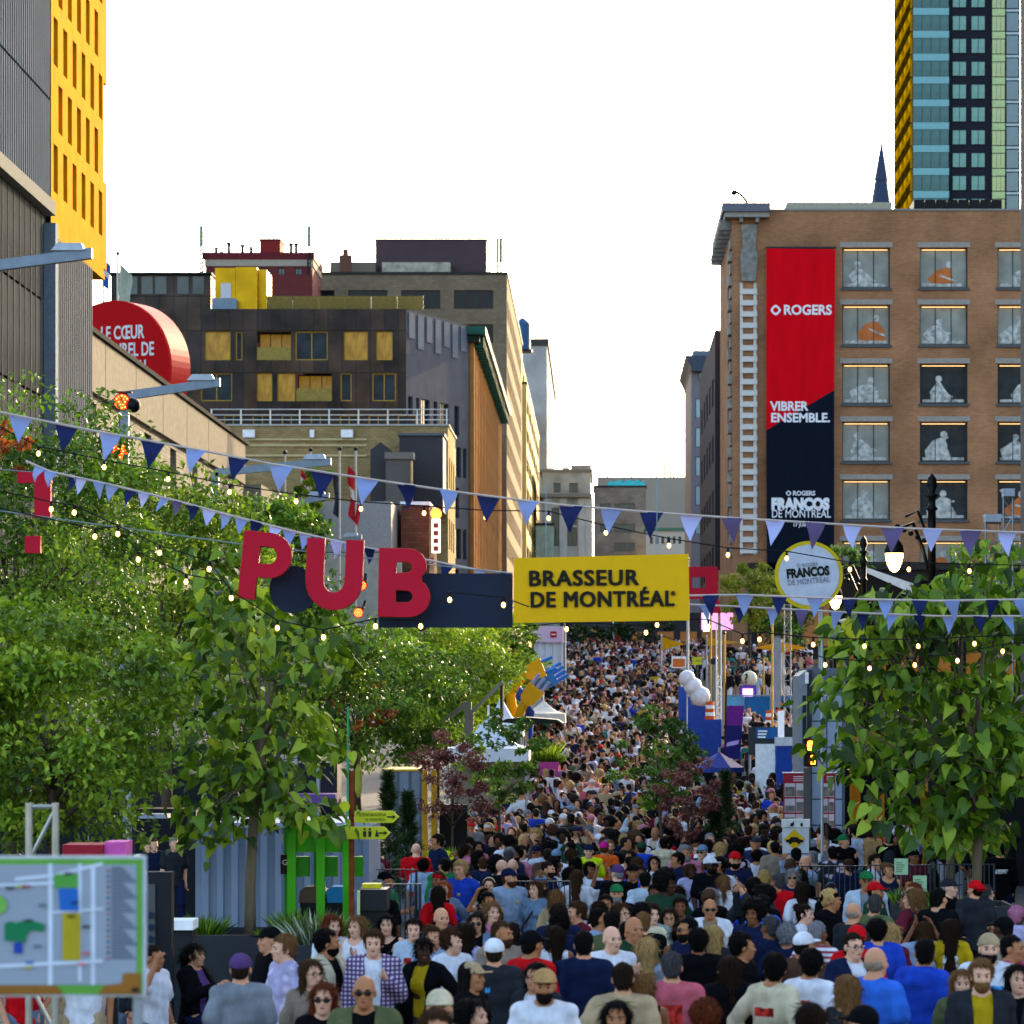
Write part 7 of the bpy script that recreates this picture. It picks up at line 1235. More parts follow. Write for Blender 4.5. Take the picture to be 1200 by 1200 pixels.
def top_mesh(kind, fem, style, ph=0., lod=0):
    """style tee / long / jacket / tank / hood"""
    J = pose(kind); dz = J['hz']-.93; T = TF if fem else TM; shx = J['sh']*(.9 if fem else 1); sc = .92 if fem else 1; h = .014 if not lod else .0165*lod
    f = Field(np.arange(-.45, .46, h), np.arange(-.44, .3, h), np.arange(.72+dz, 1.72+dz, h)); loose = {'inner': .009, 'tee': .016, 'long': .018, 'jacket': .034, 'tank': .009, 'hood': .03}[style]+(.004 if not fem else 0)
    TZ2 = np.concatenate([[.78], TZ[:-1], [1.475]]); w_ = lambda a: np.concatenate([[a[0]], a]); f.stack(TZ2+dz, w_(T[0]), w_(T[1]), w_(T[2]), loose, .02)
    if fem:
        for sx in (-1, 1): f.ell((sx*.07, -.085, 1.27+dz), (.066+loose*.5, .056+loose*.6, .064), .04)
    for s_, sx in (('L', 1), ('R', -1)):
        S = (sx*shx, .015, 1.41+dz); el = np.array(J['el'+s_]); wr = np.array(J['wr'+s_])
        if style in ('tank', 'inner'): f.cap((sx*.1, .015, 1.42+dz), (sx*.12, .015, 1.40+dz), .055, .055, .03); continue
        f.cap((sx*.08, .015, 1.43+dz), S, .06*sc+loose*.6, .064*sc+loose*.5, .03); v = el-np.array(S)
        if style == 'tee': e2 = np.array(S)+v*.72; f.cap(S, e2, .062*sc+loose*.6, .062*sc+loose, .02)
        else: f.cap(S, el, .06*sc+loose*.6, .05*sc+loose*.6, .02); f.cap(el, el+(wr-el)*.95, .05*sc+loose*.6, .036*sc+loose*.55, .015)
    f.cap((-.11, .025, 1.43+dz), (0, .03, 1.468+dz), .056*sc, .05*sc, .04); f.cap((.11, .025, 1.43+dz), (0, .03, 1.468+dz), .056*sc, .05*sc, .04)
    if style == 'hood': f.cap((-.09, .09, 1.45+dz), (.09, .09, 1.45+dz), .055, .055, .04); f.cap((-.06, .12, 1.38+dz), (.06, .12, 1.38+dz), .05, .05, .04); f.cap((0, -.13, .98+dz), (0, -.14, 1.06+dz), .06, .05, .05)
    if style == 'jacket': f.cap((-.07, .04, 1.47+dz), (.07, .04, 1.47+dz), .035, .035, .02)
    f.wobble(.0062 if style != 'tank' else .003, ph); f.wobble(.003 if style != 'tank' else .001, ph+2, 31)
    hem = {'inner': .86, 'tee': .84, 'long': .83, 'jacket': .8, 'tank': .86, 'hood': .83}[style]+dz; f.cut(lambda x, y, z: hem-z-.012*np.sin(9*x+ph))
    nr = {'inner': .066, 'tee': .068, 'long': .064, 'jacket': .058, 'tank': .1, 'hood': .062}[style]
    f.cut(lambda x, y, z: nr-np.sqrt(x**2+(y-.0)**2+((z-1.505-dz)*(.8 if style != 'tank' else .6))**2)+0*z)
    if style == 'jacket': f.cut(lambda x, y, z: np.minimum(.02-np.abs(x)*.3+.012*(z-dz-1.1)+0*y, -.02-y+0*x)+0*z)
    return to_mesh('top', f)
def leg_mesh(kind, fem, style, ph=0., lod=0):
    J = pose(kind); h = .015 if not lod else .0165*lod; hz = J['hz']; sc = .92 if fem else 1; f = Field(np.arange(-.3, .31, h), np.arange(-.56 if kind == 'sit' else -.34, .42, h), np.arange(.0, hz+.12, h)); T = TF if fem else TM
    f.stack(np.array([hz-.09, hz, hz+.06]), np.array([.165, T[0][1], T[0][2]]), np.array([.105, T[1][1], T[1][2]]), np.array([0, 0, 0]), .01, .03)
    for s_, sx in (('L', 1), ('R', -1)):
        H = (sx*.092, 0, hz-.02); kn = np.array(J['kn'+s_]); an = np.array(J['an'+s_])
        if style == 'skirt': f.cap(H, kn+np.array((0, 0, .08)), .12, .12, .12); continue
        f.cap(H, kn, .1, .074*sc+.004, .03)
        if style == 'trousers': f.cap(kn, an+np.array((0, .01, .02)), .074*sc, .06, .02)
        else: f.cap(kn, kn+(an-kn)*.02, .08, .08, .02)
    if style == 'skirt': f.cap((0, 0, hz-.05), (0, 0, J['knL'][2]+.1), .12, .13, .1)
    f.wobble(.004, ph, 18); return to_mesh('trousers', f)
def head_mesh(name, fn, h=.0095, lo=(-.2, -.22, -.75), hi=(.2, .26, .26)):
    f = Field(np.arange(lo[0], hi[0], h), np.arange(lo[1], hi[1], h), np.arange(lo[2], hi[2], h)); fn(f); V, Q = f.net(); return np_mesh(name, V, Q, HAIR0, None, None, True, obj=False, off=(0, 0, 0))
SKIN0 = pmat('skin_base', 'a87860', .6); HAIR0 = pmat('hair_base', '2a1c14', .6)
def hair_short(f, vol=.0, fringe=0):
    f.ell((0, .025, .045), (.082+vol, .097+vol, .082+vol), .01); f.ell((0, .06, -.025), (.066, .052, .062), .03); f.strand(.0018+vol*.12, 26)
    f.cut(lambda x, y, z: np.maximum(np.minimum(-.035-y+.3*(z-.0), .075-z+0*x-fringe), np.minimum(-.095-z, 1)+0*x+0*y)); f.cut(lambda x, y, z: -.025-z-.65*np.maximum(y-.01, 0)+0*x)
def hair_long(f, L=.38, w_=.085, wav=.003, front=True):
    f.ell((0, .022, .042), (.09, .104, .09), .01); f.cap((0, .075, .03), (0, .1, -L), w_, w_*.8, .04, 1.5)
    for sx in (-1, 1): f.cap((sx*.07, .02, .03), (sx*.095, .02, -L*.75), .034, .022, .03); 
    f.strand(.0025+wav*.3, 22); f.wobble(max(wav-.003, 0), 2.1, 28); f.cut(lambda x, y, z: np.minimum(-.045-y+.5*np.maximum(np.abs(x)-.05, -.02)*-1+0*z, .082-z+0*x)+0*x); f.cut(lambda x, y, z: np.minimum(.07-np.sqrt(x**2+(y+.03)**2+0*z), .03-z)+0*x)
def hair_bun(f): hair_short(f, .004); f.ell((0, .12, .09), (.045, .045, .045), .015)
def hair_tail(f): hair_short(f, .004); f.cap((0, .115, .06), (0, .15, -.02), .03, .036, .02); f.cap((0, .15, -.02), (0, .13, -.26), .036, .014, .02)
def hair_afro(f): f.ell((0, .035, .05), (.135, .14, .13), .01); f.wobble(.009, .4, 70); f.cut(lambda x, y, z: np.minimum(-.055-y+0*x, .07-z)+0*x)
def hair_bob(f): hair_long(f, .13, .088, .004)
def hair_bald(f): f.ell((0, .022, .0), (.078, .094, .075), .01); f.strand(.0015, 26); f.cut(lambda x, y, z: np.maximum(z-.03+.35*(y-.05)+.0*x, -.0-y+0*x)+0*z); f.cut(lambda x, y, z: -.05-z+0*x+0*y)
def cap_fn(f): f.ell((0, .022, .045), (.09, .105, .09), .01); f.cut(lambda x, y, z: .028-z-.12*y+0*x); f.cap((-.035, -.12, .04), (.035, -.12, .04), .05, .05, .02); f.cut(lambda x, y, z: np.minimum(np.abs(z-.043+.1*(y+.1))-.007, -.078-y)+0*x)
def cap_back(f): f.ell((0, .022, .045), (.09, .105, .09), .01); f.cut(lambda x, y, z: .028-z-.1*y+0*x); f.cap((-.035, .15, .03), (.035, .15, .03), .05, .05, .02); f.cut(lambda x, y, z: np.minimum(np.abs(z-.03)-.007, y-.125)+0*x)
def beard_fn(f): f.ell((0, -.03, -.06), (.064, .075, .07), .02); f.cut(lambda x, y, z: z+.045-.35*np.abs(x)+0*y); f.cut(lambda x, y, z: y-.03+0*x+0*z)
SM = dict(lo=(-.16, -.22, -.16), hi=(.16, .24, .24)); 
HAIR = {'short': head_mesh('hair', hair_short, **SM), 'thick': head_mesh('hair', lambda f: hair_short(f, .012, -.006), **SM), 'curly': head_mesh('hair', lambda f: (hair_short(f, .02, -.012), f.wobble(.006, .2, 90)), **SM), 'long': head_mesh('hair', hair_long), 'wavy': head_mesh('hair', lambda f: hair_long(f, .34, .1, .009)), 'verylong': head_mesh('hair', lambda f: hair_long(f, .55, .088, .004)), 'bun': head_mesh('hair', hair_bun, **SM), 'tail': head_mesh('hair', hair_tail, lo=(-.16, -.2, -.36)), 'afro': head_mesh('hair', hair_afro, **SM), 'bob': head_mesh('hair', hair_bob, lo=(-.18, -.2, -.28)), 'fringe': head_mesh('hair', hair_bald, **SM)}
def strands(me, n, ln, seed, lift=.006):
    """loose locks lying on the hair, so that its outline is not smooth"""
    rng = np.random.default_rng(seed); k = len(me.vertices); V = np.zeros(k*3, np.float32); N = np.zeros(k*3, np.float32); me.vertices.foreach_get('co', V); me.vertices.foreach_get('normal', N); V = V.reshape(-1, 3); N = N.reshape(-1, 3)
    q = len(me.polygons); old = np.zeros(sum(len(p.vertices) for p in me.polygons), np.int32); me.loops.foreach_get('vertex_index', old); old = old.reshape(q, -1)
    i = rng.integers(0, k, n); p = V[i]; nn = N[i]; dn = np.tile(np.array([0, .15, -1.]), (n, 1))+rng.normal(size=(n, 3))*.45; tg = dn-nn*(dn*nn).sum(1)[:, None]; tg /= np.linalg.norm(tg, axis=1)[:, None]+1e-6; sd = np.cross(tg, nn); L = ln*(.4+.9*rng.random(n))[:, None]; w_ = .0032
    a = p+nn*.001; b = p+tg*L*.55+nn*lift; c = p+tg*L+nn*lift*.6*rng.normal(size=(n, 1)); nv = np.stack([a-sd*w_, a+sd*w_, b+sd*w_, b-sd*w_, c+sd*.0008, c-sd*.0008], 1).reshape(-1, 3); o = k+np.arange(n)*6
    nf = np.concatenate([np.stack([o, o+1, o+2, o+3], 1), np.stack([o+3, o+2, o+4, o+5], 1)]); return np_mesh('hair', np.concatenate([V, nv]), np.concatenate([old, nf]), HAIR0, None, None, True, obj=False, off=(0, 0, 0))
HAIR_CAP = dict(HAIR)
for _i, _k in enumerate(list(HAIR)): HAIR[_k] = strands(HAIR[_k], {'short': 500, 'fringe': 160}.get(_k, 900), {'short': .03, 'thick': .045, 'curly': .04, 'afro': .03, 'fringe': .02, 'bun': .05}.get(_k, .11), _i, {'curly': .014, 'afro': .012, 'wavy': .012}.get(_k, .006))
HAT = {'cap': head_mesh('cap', cap_fn, .008, **SM), 'capback': head_mesh('cap', cap_back, .008, **SM)}; BEARD = head_mesh('beard', beard_fn, .008, **SM)
HDESC = {'short': 'short', 'thick': 'thick short', 'curly': 'curly', 'long': 'long', 'wavy': 'long wavy', 'verylong': 'very long', 'bun': 'bunned', 'tail': 'ponytailed', 'afro': 'rounded', 'bob': 'bobbed'}
eye_me = MB().ball((0, 0, 0), .0105, 10, 8).mesh('eye', pmat('eye_dark', '1a120e', .25, spec=.6), smooth=True); brow_me = MB().tube([(-.018, .004, -.002), (0, -.002, .004), (.019, .006, 0)], [.003, .0048, .002], 6).mesh('eyebrow', HAIR0); lip_me = MB().tube([(-.024, .008, .001), (-.01, -.001, .002), (.01, -.001, .002), (.024, .008, .001)], [.002, .0062, .0062, .002], 8).mesh('mouth', pmat('lips', '8a4640', .5), smooth=True)
_b = MB(); 
for sx in (-1, 1): _b.ball((sx*.034, -.108, .004), .026, 12, 8, (1, .3, .78))
_b.tube([(-.012, -.11, .008), (.012, -.11, .008)], .003, 6)
for sx in (-1, 1): _b.tube([(sx*.058, -.1, .008), (sx*.083, -.02, .01), (sx*.084, .02, .006)], .0025, 5)
shade_me = _b.mesh('sunglasses', pmat('lens_black', '0a0a0c', .4, spec=.2), smooth=True); _b = MB()
for sx in (-1, 1): _b.tube([(sx*.034+.024*math.cos(q), -.106, .004+.019*math.sin(q)) for q in np.linspace(0, 6.28, 13)], .0025, 5); _b.tube([(sx*.058, -.1, .008), (sx*.083, -.02, .01), (sx*.084, .02, .006)], .0022, 5)
_b.tube([(-.011, -.108, .008), (.011, -.108, .008)], .0025, 5); glass_me = _b.mesh('glasses', pmat('glasses_frame', '141418', .3)); _b = MB()
_b.ball((0, .16, 1.2), .17, 14, 10, (.85, .5, 1.25)); _b.ball((0, .235, 1.1), .1, 12, 8, (1.0, .45, .9))
for sx in (-1, 1): _b.tube([(sx*.1, .14, 1.38), (sx*.105, .06, 1.47), (sx*.105, -.06, 1.45), (sx*.115, -.145, 1.32), (sx*.15, -.1, 1.12), (sx*.13, .1, 1.05)], .018, 6)
pack_me = _b.mesh('backpack', pmat('pack_black', '1a1c22', .8), smooth=True); _b = MB().tube([(.16, .05, 1.44), (.03, -.15, 1.3), (-.13, -.15, 1.08), (-.19, -.02, .95)], .014, 6).tube([(.16, .05, 1.44), (.03, .15, 1.3), (-.13, .16, 1.08), (-.19, .0, .95)], .014, 6); _b.box(-.28, -.19, -.1, .12, .78, .98); bag_me = _b.mesh('shoulder_bag', pmat('pack_black', '1a1c22', .8))
band_me = head_mesh('headband', lambda f: (f.ell((0, .022, .045), (.094, .106, .092), .01), f.cut(lambda x, y, z: np.abs(y+.0*z-.005)-.018+0*x)), .008, **SM)
BODY = {}; TOP = {}; LEG = {}
def get_body(k, fem, yw):
    key = (k, fem, yw)
    if key not in BODY: m = body_mesh(k, fem, R(yw)); m.materials.append(SKIN0); BODY[key] = m
    return BODY[key]
def get_top(k, fem, st):
    key = (k, fem, st)
    if key not in TOP: TOP[key] = top_mesh(k, fem, st, hash(key[0]) % 7*0+len(TOP)*.9)
    return TOP[key]
def get_leg(k, fem, st):
    key = (k, fem, st)
    if key not in LEG: LEG[key] = leg_mesh(k, fem, st, len(LEG)*.7)
    return LEG[key]
COLS = {'white': 'c4c4cc', 'black': '0c0c0f', 'navy': '141c36', 'grey': '6c7078', 'charcoal': '24262b', 'red': 'b01018', 'royal blue': '1c3a9c', 'light blue': '7f8fa8', 'denim blue': '5c7088', 'pink': 'b06a80', 'mustard': 'a08414', 'olive': '4f5538', 'cream': 'b4a88e', 'beige': '9c8668', 'lavender': '9a94b4', 'maroon': '561a28', 'green': '1c6238', 'teal': '24605c', 'brown': '4a342a', 'magenta': 'a01a64', 'bright blue': '2c5cb8', 'hi-vis yellow': 'b8d418', 'orange': 'c0501c', 'coral': 'a8505c', 'grey-green': '7a8884', 'dark green': '1e3628', 'purple': '4a3460', 'taupe': '7a6c60', 'tan': 'a07c50', 'pale blue': '9aa8b6'}
HC_ = {'black': '0e0b0a', 'dark brown': '21150f', 'brown': '3c2617', 'light brown': '6b4a2c', 'blonde': 'a88654', 'auburn': '5c2a16', 'red': '8c421c', 'grey': '77757a', 'pink': 'b4708e', 'dark grey': '3c3a3c'}
SK = {'fair': 'cc9a80', 'light': 'bc8566', 'tan': 'a06a48', 'brown': '74462e', 'dark': '3e261a'}
def cloth(c, pat=None):
    key = 'cloth_'+c.replace(' ', '_')+(pat or '')
    if key in MATS: return MATS[key]
    m = pmat(key, COLS[c], .95, 0, .22, 9, .9, spec=.03, stretch=(1.2, 1.2, .7))
    if pat:
        n = m.node_tree.nodes; l = m.node_tree.links; b = n['Principled BSDF']; tc = n.new('ShaderNodeTexCoord'); mp = n.new('ShaderNodeMapping'); l.new(tc.outputs['Object'], mp.inputs[0]); mx = n.new('ShaderNodeMixRGB'); src = b.inputs['Base Color'].links[0].from_socket
        if pat == 'plaid': 
            ws = []
            for ax in ('X', 'Z'): w_ = n.new('ShaderNodeTexWave'); w_.bands_direction = ax; w_.inputs['Scale'].default_value = 8; l.new(mp.outputs[0], w_.inputs[0]); ws.append(w_)
            mm = n.new('ShaderNodeMath'); mm.operation = 'MULTIPLY'; l.new(ws[0].outputs['Fac'], mm.inputs[0]); l.new(ws[1].outputs['Fac'], mm.inputs[1]); l.new(mm.outputs[0], mx.inputs[0]); mx.inputs[2].default_value = lin('c8bcc8')
        elif pat == 'stripe': w_ = n.new('ShaderNodeTexWave'); w_.bands_direction = 'Z'; w_.inputs['Scale'].default_value = 6; l.new(mp.outputs[0], w_.inputs[0]); l.new(w_.outputs['Fac'], mx.inputs[0]); mx.inputs[2].default_value = lin('7a1828')
        else: w_ = n.new('ShaderNodeTexVoronoi'); w_.inputs['Scale'].default_value = 9; l.new(mp.outputs[0], w_.inputs[0]); r_ = n.new('ShaderNodeMapRange'); r_.inputs[1].default_value = .25; r_.inputs[2].default_value = .45; r_.inputs[3].default_value = .8; r_.inputs[4].default_value = 0; l.new(w_.outputs['Distance'], r_.inputs[0]); l.new(r_.outputs[0], mx.inputs[0]); mx.inputs[2].default_value = lin('c8b8d0')
        l.new(src, mx.inputs[1]); l.new(mx.outputs[0], b.inputs['Base Color'])
    return m
def hairm(c): return pmat('hair_'+c.replace(' ', '_'), HC_[c], .8, 0, .6, 40, .9, stretch=(3, 3, .35), spec=.06)
def skinm(c): return pmat('skin_'+c, SK[c], .6, 0, .08, 9, .05, spec=.14)
USED = {}; NP = [0]; SPOTS = []
FACE = {'F': 0, 'B': 180, 'L': -62, 'R': 62, 'FL': -25, 'FR': 25, 'BL': -140, 'BR': 140}
LOOK = {'F': 'coming down the street', 'B': 'heading up the street', 'L': 'looking to the trees', 'R': 'looking across the street', 'FL': 'coming down, half turned', 'FR': 'coming down, half turned', 'BL': 'heading up, half turned', 'BR': 'heading up, half turned'}
def person(x, d, face, hair, hcol, top, tcol, fem, skin='light', hat=None, hatc='black', extra='', inner='white', leg='trousers', lcol='navy', pz=None, H=1.72, pat=None, yaw=0, note=None, detail=True, gz=None, prt=None, group='people in the festival crowd'):
    k = pz or ('walk' if face in ('F', 'FL', 'FR') else 'hips'); g = ground(d) if gz is None else gz; s = H/1.75
    desc = {'tee': 't-shirt', 'long': 'long-sleeved top', 'jacket': 'open jacket', 'tank': 'sleeveless top', 'hood': 'hooded sweatshirt'}[top]
    hd = (hatc+' cap' if hat else ('bald head' if hair is None else ('fringe of %s hair' % hcol if hair == 'fringe' else HDESC[hair]+' '+hcol+' hair')))
    lab = note or ('person in %s%s %s%s with %s%s%s, %s' % ((pat+' ' if pat and pat != 'print' else ('patterned ' if pat else '')), tcol, desc, (' over '+inner if top == 'jacket' else ''), hd, (' and backpack' if 'pack' in extra else ''), (' and sunglasses' if 'sun' in extra else ' and glasses' if 'gl' in extra else ' and beard' if 'beard' in extra else ''), LOOK[face]))
    if not note and lab in USED: lab = lab.rsplit(', ', 1)[0]+', '+lcol+' '+leg
    if len(lab.split()) > 16: lab = lab.rsplit(', ', 2 if 'half turned' in lab else 1)[0]
    USED[lab] = 1
    r = thing('person', lab, 'person', (x, d, g), R(FACE[face]), group); r.scale = (s, s, s); NP[0] += 1; SPOTS.append((x, d))
    sm = skinm(skin); hm = pmat('hair_thin', '8f7a6c', .8, 0, .4, 40, .5, spec=.05) if hair == 'fringe' else hairm(hcol)
    inst('body', get_body(k, fem, yaw), r, mat=sm)
    if top == 'jacket': inst('undershirt', get_top(k, fem, 'inner'), r, mat=cloth(inner))
    inst('top', get_top(k, fem, top), r, mat=cloth(tcol, pat)); inst(leg, get_leg(k, fem, leg), r, mat=cloth(lcol))
    if prt is not None:
        side = 1 if face in ('B', 'BL', 'BR') else -1; key = (k, fem, top, side, prt % 3)
        if key not in PRINT: PRINT[key] = print_mesh(get_top(k, fem, top), side, prt % 3)
        if PRINT[key]: inst('shirt_print', PRINT[key], r, mat=PRM[prt % len(PRM)])
    dz = -.43 if k == 'sit' else 0; hl = (HEADC[0], HEADC[1], HEADC[2]+dz); hr = (0, 0, R(yaw))
    def onhead(n_, me, loc=(0, 0, 0), m=None, rz=0): return inst(n_, me, r, Vector(hl)+Matrix.Rotation(R(yaw), 3, 'Z') @ Vector(loc), (0, 0, R(yaw)+rz), mat=m)
    if hair: onhead('hair', (HAIR_CAP if hat or 'band' in extra else HAIR)[hair], m=hm)
    if hat: onhead('cap', HAT[hat], m=cloth(hatc))
    if 'beard' in extra: onhead('beard', BEARD, m=hm)
    if 'band' in extra: onhead('headband', band_me, m=cloth('cream'))
    if face not in ('B', 'BL', 'BR') and detail:
        if 'sun' in extra: onhead('sunglasses', shade_me)
        else:
            for sx in (-1, 1): onhead('eye', eye_me, (sx*.031, -.079, .003))
            if 'gl' in extra: onhead('glasses', glass_me)
        for sx in (-1, 1): onhead('eyebrow', brow_me, (sx*.033, -.099, .025), hm)
        onhead('mouth', lip_me, (0, -.097, -.058))
    if 'pack' in extra:
        inst('backpack', pack_me, r)
    if 'bag' in extra: inst('shoulder_bag', bag_me, r)
    return r
PRINT = {}
PRM = [pmat('print_white', 'b8b8b8', .9, 0, .9, 22, spec=.03), pmat('print_blue', '2c6c9c', .9, 0, .95, 20, spec=.03), pmat('print_dark', '20242c', .9, 0, .9, 18, spec=.03), pmat('print_red', '9c2a24', .9, 0, .9, 20, spec=.03), pmat('print_sand', '9a8a60', .9, 0, .9, 20, spec=.03)]
def print_mesh(me, side, shape):
    """flat print lying on the chest or back of a shirt: the faces of the shirt there, lifted by two millimetres"""
    bx = [(-.085, .085, 1.16, 1.33), (-.1, .1, 1.24, 1.31), (.03, .08, 1.27, 1.32)][shape]; vs = {}; V = []; Fc = []; n = {}
    for p in me.polygons:
        c = p.center
        if bx[0] < c.x < bx[1] and bx[2] < c.z < bx[3] and c.y*side > .04:
            f = []
            for i in p.vertices:
                if i not in vs: v = me.vertices[i]; vs[i] = len(V); V.append(v.co+v.normal*.003)
                f.append(vs[i])
            Fc.append(f)
    if len(Fc) < 3: return None
    m = bpy.data.meshes.new('shirt_print'); m.from_pydata(V, [], Fc); m.materials.append(SKIN0); m.polygons.foreach_set('use_smooth', [True]*len(Fc)); m.update(); return m
def at(px, py, H=1.72):
    d = 30.
    for _ in range(12): d = F*(HC-ground(d)-H)/(py-VY)
    return X(px, d), d
